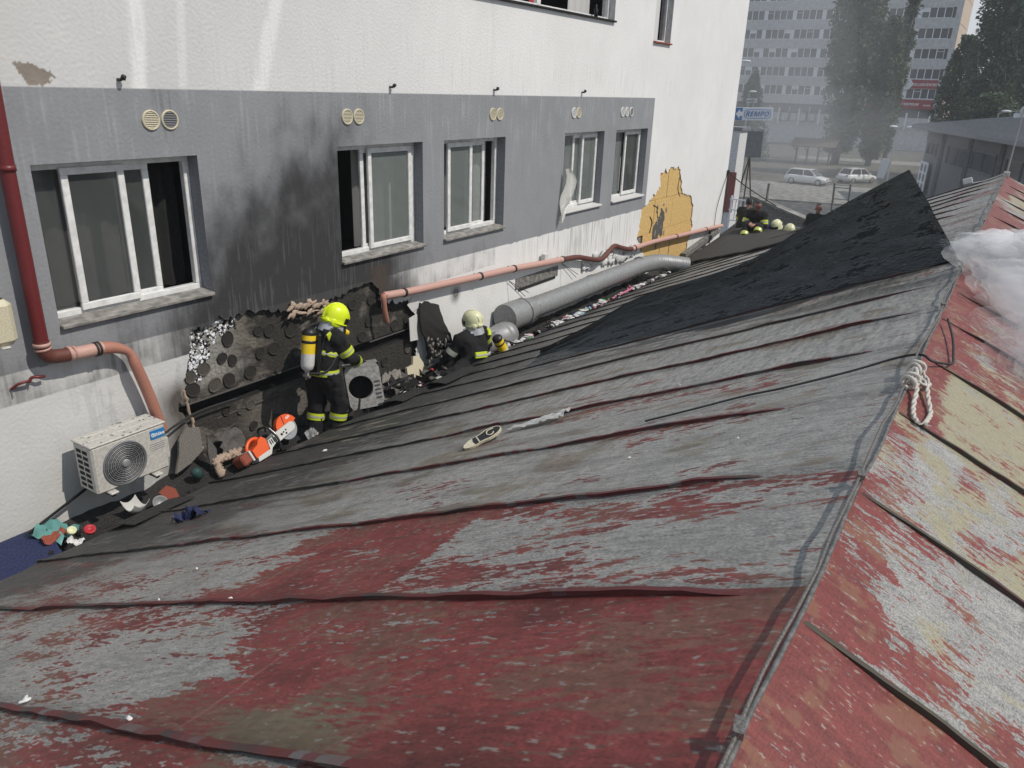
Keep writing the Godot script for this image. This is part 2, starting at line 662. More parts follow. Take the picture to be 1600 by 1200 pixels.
func right_texture(w: int, h: int) -> ImageTexture:
	var f_streak := field(w, h, 0.9, 4.5, 3.0, 16.0, 61, 4)
	var f_blotch := field(w, h, 0.9, 4.5, 3.6, 2.6, 62, 4)
	var f_fine := field(w, h, 0.9, 4.5, 26.0, 70.0, 63, 3)
	var f_grit := field(w, h, 0.9, 4.5, 150.0, 150.0, 64, 2)
	var f_tint := field(w, h, 0.9, 4.5, 4.0, 3.0, 65, 4)
	var f_rust := field(w, h, 0.9, 4.5, 6.0, 5.0, 66, 4)
	var f_slant := field(w, h, 0.9, 4.5, 7.0, 30.0, 67, 4)
	var row := func(j: int, ww: int, hh: int, b: PackedByteArray) -> void:
		var z := lerpf(-0.9, -5.4, (j + 0.5) / hh)
		for i in ww:
			var s := 0.9 * (i + 0.5) / ww
			var at := j * ww + i
			var streak := (f_streak[at] - 127.5) * NK
			var fine := (f_fine[at] - 127.5) * NK
			var grit := (f_grit[at] - 127.5) * NK
			var slant := (f_slant[at] - 127.5) * NK
			var bias := 0.05 + 0.4 * (1.0 - sstep(0.1, 0.3, s))
			var yel := 0.2
			if z > -1.6:
				bias = 0.55
				yel = -0.3
			elif z > -2.33:
				bias = -0.28 + 0.55 * (1.0 - sstep(0.08, 0.2, s)) + 0.5 * (1.0 - sstep(0.0, 0.16, absf(z + 1.72)))
				yel = -0.3
			elif z > -3.1:
				bias = -0.3 + 0.35 * (1.0 - sstep(0.05, 0.16, s))
				yel = 0.1
			elif z > -3.95:
				bias = -0.35 + 0.9 * (1.0 - sstep(0.1, 0.2, s))
				yel = 0.5
			var p := bias + 0.55 * (f_blotch[at] - 127.5) * NK + 0.3 * streak + 0.4 * fine + 0.5 * slant
			var c := Color(0.27, 0.265, 0.25) * (1.0 + 0.8 * grit + 0.4 * fine + 0.3 * slant + 0.2 * streak)
			var yellow := Color(0.285, 0.255, 0.155) * (1.0 + 0.3 * grit + 0.2 * fine)
			c = c.lerp(yellow, 0.85 * sstep(-0.05, 0.3, yel + 0.7 * (f_tint[at] - 127.5) * NK + 0.3 * slant))
			if p > -0.04:
				var red := Color(0.165, 0.036, 0.031) * (1.0 + 0.45 * grit + 0.25 * streak + 0.3 * fine + 0.2 * slant)
				red = red.lerp(Color(0.2, 0.1, 0.055), 0.6 * sstep(0.1, 0.4, (f_rust[at] - 127.5) * NK + 0.35 * slant))
				c = c.lerp(red, sstep(-0.04, 0.05, p))
			c = c.lerp(Color(0.3, 0.28, 0.24), 0.7 * sstep(0.5, 0.56, fine + 0.25 * slant))
			put(b, i, c)
	return bake(w, h, row)


const WZ0 := -1.0
const WZ1 := -22.4
const WY0 := -4.7
const WY1 := 3.5


func wall_texture(w: int, h: int) -> ImageTexture:
	var su := absf(WZ1 - WZ0)
	var sv := absf(WY1 - WY0)
	var f_blotch := field(w, h, su, sv, 0.5, 0.5, 71, 4)
	var f_mid := field(w, h, su, sv, 2.2, 1.6, 72, 4)
	var f_drip := field(w, h, su, sv, 16.0, 0.7, 73, 3)
	var f_drip2 := field(w, h, su, sv, 34.0, 1.1, 74, 4)
	var f_grit := field(w, h, su, sv, 60.0, 60.0, 75, 2)
	var bp := PackedVector2Array([Vector2(-3.44, 0.06), Vector2(-3.62, 0.05), Vector2(-3.66, 0.03), Vector2(-3.74, -0.0), Vector2(-3.79, -0.04), Vector2(-3.72, -0.055), Vector2(-3.75, -0.085), Vector2(-3.69, -0.1), Vector2(-3.68, -0.115), Vector2(-3.55, -0.115), Vector2(-3.52, -0.06)])
	var row := func(j: int, ww: int, hh: int, b: PackedByteArray) -> void:
		var y := lerpf(WY1, WY0, (j + 0.5) / hh)
		for i in ww:
			var z := lerpf(WZ0, WZ1, (i + 0.5) / ww)
			var at := j * ww + i
			var blotch := (f_blotch[at] - 127.5) * NK
			var mid := (f_mid[at] - 127.5) * NK
			var drip := (f_drip[at] - 127.5) * NK
			var drip2 := (f_drip2[at] - 127.5) * NK
			var grit := (f_grit[at] - 127.5) * NK
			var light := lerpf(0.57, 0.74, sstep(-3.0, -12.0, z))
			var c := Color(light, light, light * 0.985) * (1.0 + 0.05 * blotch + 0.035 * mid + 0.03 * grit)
			if y < -2.47:
				# grime along the lower part of the white wall
				c = c.lerp(Color(0.42, 0.4, 0.34), sstep(-3.0, -4.2, y + 0.25 * mid) * 0.3)
				if z < -10.0:
					var st := sstep(0.05, 0.5, drip + 0.8 * blotch) * sstep(-10.5, -13.0, z) * (1.0 - sstep(-16.6, -17.2, z))
					c = c.lerp(Color(0.3, 0.29, 0.26), 0.55 * st * sstep(-3.6, -2.6, y))
				elif z > -4.9:
					c = c.lerp(Color(0.33, 0.34, 0.34), 0.5 * sstep(0.12, 0.4, mid + 0.5 * drip) * sstep(-3.0, -4.0, z) * (1.0 - sstep(-4.4, -4.8, z)))
			elif y > -0.125:
				# whitish wash marks above the band, broken plaster near the left edge
				if z > -8.0:
					var w1 := absf(z + 4.55 + 0.09 * y + 0.03 * mid)
					var w2 := absf(z + 5.95 + 0.35 * y + 0.04 * mid)
					var w3 := absf(z + 5.0 + 0.1 * y)
					c = c.lerp(Color(0.82, 0.82, 0.81), minf(1.0, 0.7 * (1.0 - sstep(0.03, 0.12, w1)) + 0.6 * (1.0 - sstep(0.04, 0.14, w2)) + 0.35 * (1.0 - sstep(0.02, 0.07, w3))))
				c = c.lerp(Color(0.5, 0.5, 0.49), 0.25 * sstep(0.2, 0.6, drip + mid * 0.6) * sstep(1.2, 0.2, y))
				c *= 1.0 - 0.05 * (1.0 - sstep(0.0, 0.08, absf(z + 10.3 + 0.03 * mid)))
				if y < 0.1 and z > -3.9 and z < -3.3 and Geometry2D.is_point_in_polygon(Vector2(z + 0.03 * mid, y + 0.02 * drip2), bp): c = Color(0.26, 0.225, 0.19) * (1.0 + 0.3 * mid)
			# the grey band
			if y < -0.125 and y > -2.47 + 0.004 * mid and z > -16.58:
				c = Color(0.255, 0.263, 0.277) * (1.0 + 0.07 * blotch + 0.06 * mid + 0.07 * grit + 0.04 * drip)
				c = c.lerp(Color(0.44, 0.45, 0.47), 0.25 * sstep(0.15, 0.6, drip * 0.8 + mid * 0.5) * sstep(-1.6, -0.4, y))
			# soot above the seat of the fire, with runs washed through it
			var up := y + 2.5
			if up > -0.25 and y < -0.13 and z > -10.5:
				var reach := 0.75 * exp(-pow((z + 6.3) / 2.0, 4.0)) + 1.45 * exp(-pow((z + 6.6) / 1.5, 2.0)) + 0.5 * exp(-pow((z + 7.6) / 0.5, 2.0)) + 0.35 * exp(-pow((z + 5.1) / 0.5, 2.0))
				var f := sstep(0.0, 1.0, (reach - up + 0.35) / 1.75 + (0.08 * drip + 0.09 * drip2) * sstep(1.4, 0.3, up) + 0.32 * mid + 0.2 * blotch)
				c = c.lerp(Color(0.022, 0.022, 0.023), 0.95 * f)
				c = c.lerp(Color(0.16, 0.165, 0.17), 0.3 * sstep(0.25, 0.45, drip2 + 0.4 * drip + 0.5 * mid) * sstep(1.3, 0.5, up) * sstep(0.1, 0.6, f))
				c = c.lerp(Color(0.1, 0.1, 0.105), 0.5 * sstep(0.1, 0.5, drip + 0.3 * drip2) * (1.0 - sstep(0.0, 0.28, absf(z + 4.75))) * sstep(-0.8, -0.45, y))
			# blackened edges of the burnt opening
			if y <= -2.3 and z < -4.0 and z > -9.6:
				var near := maxf(1.0 - absf(z + 4.5) / 0.4, 0.0) * sstep(-2.9, -3.2, y)
				near = maxf(near, (1.0 - sstep(0.0, 0.3, absf(z + 7.7))) * sstep(-2.95, -2.55, y))
				c = c.lerp(Color(0.06, 0.045, 0.035), clampf(near + 0.3 * mid * near, 0.0, 0.92))
				var hd := Vector2(z + 9.42, y + 3.02).length()
				if hd < 0.3: c = c.lerp(Color(0.05, 0.05, 0.05), 0.75 * (1.0 - sstep(0.03, 0.2, hd + 0.05 * mid)))
			put(b, i, c)
	return bake(w, h, row)


func masonry_texture(w: int, h: int) -> ImageTexture:
	var f_mid := field(w, h, 5.2, 2.2, 2.0, 2.4, 81, 4)
	var f_fine := field(w, h, 5.2, 2.2, 9.0, 9.0, 82, 4)
	var f_drip := field(w, h, 5.2, 2.2, 22.0, 1.8, 83, 3)
	var f_grit := field(w, h, 5.2, 2.2, 70.0, 70.0, 84, 2)
	var row := func(j: int, ww: int, hh: int, b: PackedByteArray) -> void:
		var y := lerpf(-2.3, -4.5, (j + 0.5) / hh)
		for i in ww:
			var z := lerpf(-4.2, -9.4, (i + 0.5) / ww)
			var at := j * ww + i
			var mid := (f_mid[at] - 127.5) * NK
			var fine := (f_fine[at] - 127.5) * NK
			var drip := (f_drip[at] - 127.5) * NK
			var c := Color(0.15, 0.135, 0.112) * (1.0 + 0.3 * fine + 0.15 * (f_grit[at] - 127.5) * NK + 0.15 * drip)
			var pale := sstep(-5.7, -4.9, z + 0.5 * mid + 0.2 * fine) * sstep(-3.4, -3.0, y + 0.15 * mid)
			c = c.lerp(Color(0.42, 0.41, 0.38), 0.75 * pale)
			var dark := sstep(-0.25, 0.35, mid + 0.25 * fine + 0.55 * sstep(-4.9, -6.1, z) - 0.02 + 0.4 * sstep(-3.1, -3.4, y))
			dark *= 1.0 - 0.75 * (1.0 - sstep(0.2, 0.5, Vector2((z + 5.9) / 1.1, (y + 3.8) / 0.7).length() * 0.7))
			dark *= 1.0 - 0.6 * pale
			c = c.lerp(Color(0.022, 0.02, 0.018), 0.92 * dark)
			c = c.lerp(Color(0.05, 0.05, 0.05), 0.35 * sstep(0.2, 0.5, drip))
			put(b, i, c)
	return bake(w, h, row)


func char_texture(w: int, h: int) -> ImageTexture:
	var f_a := field(w, h, 1.0, 1.0, 7.0, 8.0, 91, 4)
	var f_b := field(w, h, 1.0, 1.0, 44.0, 40.0, 92, 4)
	var f_g := field(w, h, 1.0, 1.0, 220.0, 180.0, 93, 2)
	var f_c := field(w, h, 1.0, 1.0, 16.0, 6.0, 94, 3)
	var f_ash := field(w, h, 1.0, 1.0, 26.0, 20.0, 95, 3)
	var row := func(j: int, ww: int, hh: int, b: PackedByteArray) -> void:
		for i in ww:
			var at := j * ww + i
			var a := (f_a[at] - 127.5) * NK
			var q := (f_b[at] - 127.5) * NK
			var g := (f_g[at] - 127.5) * NK
			var c := Color(0.1, 0.108, 0.109) * (1.0 + 0.35 * a + 0.3 * q + 0.35 * g)
			c = c.lerp(Color(0.013, 0.014, 0.015), 0.9 * sstep(0.3, 0.42, a + 0.55 * q))
			c = c.lerp(Color(0.09, 0.09, 0.085), 0.3 * sstep(0.3, 0.6, (f_c[at] - 127.5) * NK))
			# flakes burnt through to pale ash
			c = c.lerp(Color(0.26, 0.24, 0.2), 0.6 * sstep(0.6, 0.68, (f_ash[at] - 127.5) * NK + 0.12 * g))
			put(b, i, c)
	return bake(w, h, row)


func relief_tex(sd: int, freq: float, oct: int, w: int, h: int) -> ImageTexture:
	var n := FastNoiseLite.new()
	n.seed = sd
	n.frequency = freq
	n.fractal_octaves = oct
	return ImageTexture.create_from_image(n.get_image(w, h))


func embossed(m: StandardMaterial3D, t: Texture2D, cm: float) -> void:
	m.heightmap_enabled = true
	m.heightmap_texture = t
	m.heightmap_scale = cm


func make_materials() -> void:
	T.relief = noise_tex(5, 0.03, 4, 0.0, 1.0)
	T.mottle = noise_tex(6, 0.02, 5, 0.84, 1.0)
	T.dirt = noise_tex(7, 0.016, 6, 0.56, 1.0)
	T.fine = noise_tex(8, 0.12, 3, 0.75, 1.0)
	var g := Image.create_from_data(512, 512, false, Image.FORMAT_L8, noise_tex(9, 0.06, 3, 0.0, 1.0).get_image().get_data())
	g.convert(Image.FORMAT_RGBA8)
	g.bump_map_to_normal_map(3.0)
	T.grain_normal = ImageTexture.create_from_image(g)
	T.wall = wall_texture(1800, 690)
	T.roof_near = roof_texture(1700, 1040, 0.0, -4.2, 101)
	T.roof_far = roof_texture(800, 1500, -4.2, -18.0, 121)
	T.roof_right = right_texture(700, 1600)
	T.masonry = masonry_texture(800, 340)
	T.charred = char_texture(800, 380)
	T.wall_relief = relief_tex(21, 0.3, 3, 1800, 690)
	T.roof_relief = relief_tex(22, 0.05, 4, 1400, 900)
	embossed(painted("roof_near", T.roof_near, 0.62), T.roof_relief, 0.6)
	embossed(painted("roof_far", T.roof_far, 0.62), T.roof_relief, 1.2)
	embossed(painted("roof_right", T.roof_right, 0.62), T.roof_relief, 0.12)
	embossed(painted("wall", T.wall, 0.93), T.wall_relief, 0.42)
	embossed(painted("masonry", T.masonry, 0.95), T.roof_relief, 1.0)
	embossed(painted("charred", T.charred, 0.8), T.roof_relief, 1.3)
	mat("reveal", lin(0.27, 0.28, 0.3), 0.9, 0.0, "mottle", 2.0)
	mat("white_wall", lin(0.72, 0.72, 0.71), 0.92, 0.0, "mottle", 0.6)
	mat("room", lin(0.2, 0.2, 0.2), 0.95)
	mat("white_frame", lin(0.86, 0.86, 0.84), 0.4, 0.0, "mottle", 0.8)
	mat("stone_sill", lin(0.42, 0.4, 0.37), 0.85, 0.0, "dirt", 0.8)
	var gl := mat("glass", Color(0.5, 0.55, 0.55, 0.12), 0.03)
	gl.transparency = BaseMaterial3D.TRANSPARENCY_ALPHA
	gl.metallic_specular = 0.6
	for gp in [["hazy_glass", Color(0.5, 0.53, 0.52, 0.5)], ["sooty_glass", Color(0.32, 0.335, 0.33, 0.5)]]:
		var gm := mat(gp[0], gp[1], 0.05)
		gm.transparency = BaseMaterial3D.TRANSPARENCY_ALPHA
		gm.metallic_specular = 0.55
	mat("curtain", lin(0.52, 0.51, 0.5), 0.95)
	mat("soot", lin(0.018, 0.018, 0.018), 0.95, 0.0, "dirt", 3.0)
	mat("char_wood", lin(0.03, 0.028, 0.026), 0.9, 0.0, "dirt", 5.0, 1.0)
	mat("ash", lin(0.16, 0.15, 0.14), 0.95, 0.0, "dirt", 6.0)
	mat("foam", lin(0.72, 0.55, 0.42), 0.95, 0.0, "mottle", 9.0, 1.5)
	mat("foam_edge", lin(0.45, 0.42, 0.37), 0.95, 0.0, "dirt", 8.0, 1.0)
	mat("dab", lin(0.2, 0.18, 0.15), 0.95, 0.0, "dirt", 9.0, 1.2)
	mat("dab_dark", lin(0.07, 0.063, 0.055), 0.95, 0.0, "dirt", 9.0, 1.2)
	mat("yellow_board", lin(0.74, 0.5, 0.19), 0.9, 0.0, "mottle", 1.2)
	mat("yellow_edge", lin(0.4, 0.24, 0.08), 0.9)
	mat("concrete", lin(0.3, 0.29, 0.27), 0.95, 0.0, "dirt", 1.2)
	mat("red_pipe", lin(0.16, 0.018, 0.02), 0.45, 0.0, "mottle", 4.0)
	mat("orange_pipe", lin(0.47, 0.21, 0.15), 0.55, 0.0, "mottle", 5.0)
	mat("pink_pipe", lin(0.62, 0.37, 0.31), 0.55, 0.0, "mottle", 5.0)
	mat("burnt_pipe", lin(0.2, 0.06, 0.04), 0.6, 0.0, "dirt", 6.0)
	mat("rubber", lin(0.02, 0.02, 0.021), 0.7)
	mat("zinc", lin(0.34, 0.345, 0.345), 0.5, 0.3, "mottle", 1.2)
	mat("steel", lin(0.5, 0.5, 0.5), 0.35, 0.85)
	mat("wire", lin(0.34, 0.31, 0.28), 0.5, 0.6, "dirt", 12.0)
	mat("white_metal", lin(0.6, 0.58, 0.53), 0.5, 0.0, "mottle", 2.0)
	mat("scorched_metal", lin(0.55, 0.54, 0.51), 0.55, 0.2, "dirt", 2.2)
	mat("white_plastic", lin(0.75, 0.74, 0.72), 0.5, 0.0, "mottle", 5.0)
	mat("cream_plastic", lin(0.68, 0.62, 0.45), 0.5, 0.0, "mottle", 5.0)
	mat("grille", lin(0.17, 0.17, 0.18), 0.45)
	mat("dark_hole", lin(0.012, 0.012, 0.012), 0.9)
	mat("blue_label", lin(0.02, 0.19, 0.45), 0.35)
	mat("print_white", lin(0.8, 0.8, 0.8), 0.5)
	mat("seam_red", lin(0.095, 0.016, 0.015), 0.6, 0.0, "dirt", 5.0)
	mat("seam_dark", lin(0.035, 0.032, 0.03), 0.7, 0.0, "dirt", 5.0)
	mat("seam_grey", lin(0.2, 0.2, 0.195), 0.6, 0.0, "dirt", 5.0)
	mat("gutter", lin(0.045, 0.043, 0.04), 0.85, 0.0, "dirt", 2.5, 1.5)
	mat("deck", lin(0.09, 0.083, 0.078), 0.92, 0.0, "dirt", 3.0, 2.0)
	mat("kit", lin(0.008, 0.0085, 0.011), 0.9, 0.0, "dirt", 14.0)
	mat("kit_green", lin(0.02, 0.026, 0.021), 0.9, 0.0, "dirt", 14.0)
	var hv := mat("hi_vis", lin(0.62, 0.74, 0.03), 0.55, 0.0, "mottle", 9.0)
	hv.emission_enabled = false
	mat("silver_tape", lin(0.55, 0.56, 0.5), 0.35, 0.3)
	mat("helmet_yellow", lin(0.7, 0.84, 0.02), 0.3)
	mat("helmet_cream", lin(0.8, 0.8, 0.5), 0.38, 0.0, "mottle", 8.0)
	mat("cape", lin(0.6, 0.62, 0.66), 0.4, 0.35, "mottle", 12.0)
	mat("cylinder_yellow", lin(0.78, 0.55, 0.02), 0.35)
	mat("skin", lin(0.38, 0.2, 0.15), 0.6)
	mat("skin_red", lin(0.2, 0.085, 0.065), 0.6)
	mat("hair", lin(0.02, 0.016, 0.014), 0.8)
	mat("black", lin(0.012, 0.012, 0.013), 0.45)
	mat("orange", lin(0.72, 0.1, 0.015), 0.4)
	mat("saw_white", lin(0.66, 0.66, 0.62), 0.45, 0.0, "mottle", 9.0)
	mat("red", lin(0.42, 0.02, 0.03), 0.5)
	mat("green", lin(0.04, 0.35, 0.06), 0.5)
	mat("teal", lin(0.11, 0.28, 0.26), 0.5)
	mat("pink", lin(0.5, 0.15, 0.23), 0.5)
	mat("pale_blue", lin(0.45, 0.6, 0.66), 0.6)
	mat("blue_cloth", lin(0.035, 0.05, 0.16), 0.9, 0.0, "dirt", 4.0, 1.0)
	mat("brick", lin(0.3, 0.075, 0.045), 0.9, 0.0, "mottle", 8.0)
	mat("rope", lin(0.62, 0.58, 0.52), 0.9, 0.0, "mottle", 20.0)
	var pl := mat("film", Color(0.85, 0.85, 0.83, 0.55), 0.3)
	pl.transparency = BaseMaterial3D.TRANSPARENCY_ALPHA
	mat("asphalt", lin(0.17, 0.17, 0.17), 0.95, 0.0, "dirt", 0.12)
	mat("paving", lin(0.4, 0.385, 0.35), 0.95, 0.0, "dirt", 0.15)
	mat("dry_grass", lin(0.19, 0.175, 0.13), 0.98, 0.0, "dirt", 0.1)
	mat("earth", lin(0.18, 0.17, 0.15), 0.98, 0.0, "dirt", 0.05)
	mat("facade_grey", lin(0.6, 0.61, 0.62), 0.9, 0.0, "mottle", 0.12)
	mat("facade_cream", lin(0.62, 0.5, 0.38), 0.9, 0.0, "mottle", 0.1)
	mat("far_frame", lin(0.85, 0.86, 0.88), 0.6)
	mat("far_pane", lin(0.07, 0.077, 0.085), 0.12)
	mat("far_panel", lin(0.75, 0.77, 0.8), 0.6)
	mat("banner_red", lin(0.27, 0.02, 0.03), 0.6)
	mat("shed_wall", lin(0.24, 0.235, 0.235), 0.9, 0.0, "mottle", 0.3)
	mat("shed_roof", lin(0.25, 0.255, 0.27), 0.5, 0.1, "mottle", 0.4)
	mat("car_white", lin(0.75, 0.75, 0.74), 0.25)
	M.car_white.clearcoat_enabled = true
	mat("car_glass", lin(0.03, 0.033, 0.036), 0.1)
	mat("tyre", lin(0.02, 0.02, 0.02), 0.85)
	mat("pole", lin(0.35, 0.36, 0.36), 0.5, 0.4)
	mat("sign_white", lin(0.7, 0.72, 0.75), 0.5)
	mat("sign_blue", lin(0.06, 0.17, 0.4), 0.5)
	mat("timber", lin(0.09, 0.065, 0.045), 0.9)
	mat("door_red", lin(0.22, 0.06, 0.045), 0.7)
	mat("bark", lin(0.1, 0.085, 0.07), 0.95, 0.0, "dirt", 1.0)
	mat("pale_bark", lin(0.34, 0.33, 0.3), 0.9)
	for k in 3:
		var lf := mat("leaf_%d" % k, [lin(0.06, 0.09, 0.048), lin(0.085, 0.12, 0.062), lin(0.04, 0.066, 0.038)][k], 0.75)
		lf.backlight_enabled = true
		lf.backlight = Color(0.16, 0.2, 0.1)


# ---------------------------------------------------------------- ground and long wall
func build_ground() -> void:
	var st := begin()
	quad(st, Vector3(-400, GY - 0.02, 60), Vector3(400, GY - 0.02, 60), Vector3(400, GY - 0.02, -500), Vector3(-400, GY - 0.02, -500), Vector3.UP)
	structure("ground", st, M.earth)
	# the street slants a little to the wall
	var a := Vector3(-0.86, 0, 0.5)
	var f := Vector3(-0.24, 0, -0.97).normalized()
	var sx := f.cross(Vector3.UP).normalized()
	for b in [["road", "asphalt", 12.0, 69.5, 0.0, -60.0, 60.0], ["paved_verge", "paving", 69.5, 84.5, 0.12, -60.0, 60.0], ["grass_strip", "dry_grass", 84.7, 136.0, 0.1, -70.0, 70.0]]:
		var s2 := begin()
		var y: float = GY + b[4]
		var p: Vector3 = f * b[2] + sx * b[5]
		var q: Vector3 = f * b[2] + sx * b[6]
		var r: Vector3 = f * b[3] + sx * b[6]
		var t: Vector3 = f * b[3] + sx * b[5]
		var up := Vector3(0, y, 0)
		quad(s2, p + up, q + up, r + up, t + up, Vector3.UP)
		if b[4] > 0.0: quad(s2, p + up, q + up, q + Vector3(0, GY, 0), p + Vector3(0, GY, 0), -f)
		var o := structure(b[0], s2, M[b[1]])
		if b[0] == "grass_strip": pass
	var kb := begin()
	for k in 30:
		var c := f * 84.6 + sx * (-58.0 + 4.0 * k)
		box(kb, c + Vector3(0, GY + 0.08, 0), Vector3(3.97, 0.2, 0.18), Basis(sx, Vector3.UP, -f))
	structure("kerb", kb, M.paving)
	var pv := begin()
	var c1 := f * 118.0
	quad(pv, c1 + sx * 2 + Vector3(0, GY + 0.11, 0), c1 + sx * 40 + Vector3(0, GY + 0.11, 0), c1 + f * 7 + sx * 40 + Vector3(0, GY + 0.11, 0), c1 + f * 7 + sx * 2 + Vector3(0, GY + 0.11, 0), Vector3.UP)
	structure("far_path", pv, M.paving)


func wall_uv(p: Vector3) -> Vector2:
	return Vector2((p.z - WZ0) / (WZ1 - WZ0), (p.y - WY1) / (WY0 - WY1))


func wtri(st: SurfaceTool, a: Vector3, b: Vector3, c: Vector3) -> void:
	if (c - a).cross(b - a).x < 0.0:
		var t := b
		b = c
		c = t
	for p in [a, b, c]:
		st.set_uv(wall_uv(p))
		st.add_vertex(p)


func wrect(st: SurfaceTool, z0: float, z1: float, y0: float, y1: float, x := WALL) -> void:
	wtri(st, Vector3(x, y0, z0), Vector3(x, y0, z1), Vector3(x, y1, z1))
	wtri(st, Vector3(x, y0, z0), Vector3(x, y1, z1), Vector3(x, y1, z0))


func ragged(pts: Array, amp: float, step: float, sd: float) -> PackedVector2Array:
	var out := PackedVector2Array()
	for i in pts.size():
		var a: Vector2 = pts[i]
		var b: Vector2 = pts[(i + 1) % pts.size()]
		var n := maxi(1, int(a.distance_to(b) / step))
		var side := (b - a).normalized().orthogonal()
		for k in n:
			var p := a.lerp(b, float(k) / n)
			var w := 0.0 if (p.y < -4.3) else 1.0
			out.append(p + side * amp * w * (nb.get_noise_2d(p.x * 2.6 + sd, p.y * 2.6) * 1.5 + nc.get_noise_2d(p.x * 13.0 + sd, p.y * 13.0) * 0.9))
	return out


# z from, z to, y from, y to of the five lower openings and the two upper ones
const OPENINGS := [[-3.44, -5.06, -2.15, -0.74], [-7.01, -8.64, -2.15, -0.74], [-9.12, -10.72, -2.15, -0.74], [-12.66, -14.24, -2.15, -0.74], [-14.77, -16.34, -2.15, -0.74], [-8.2, -14.32, 1.19, 2.9], [-16.2, -17.12, 0.96, 2.9]]
var burn_outline := PackedVector2Array()
var peel_outline := PackedVector2Array()
var house: Node3D


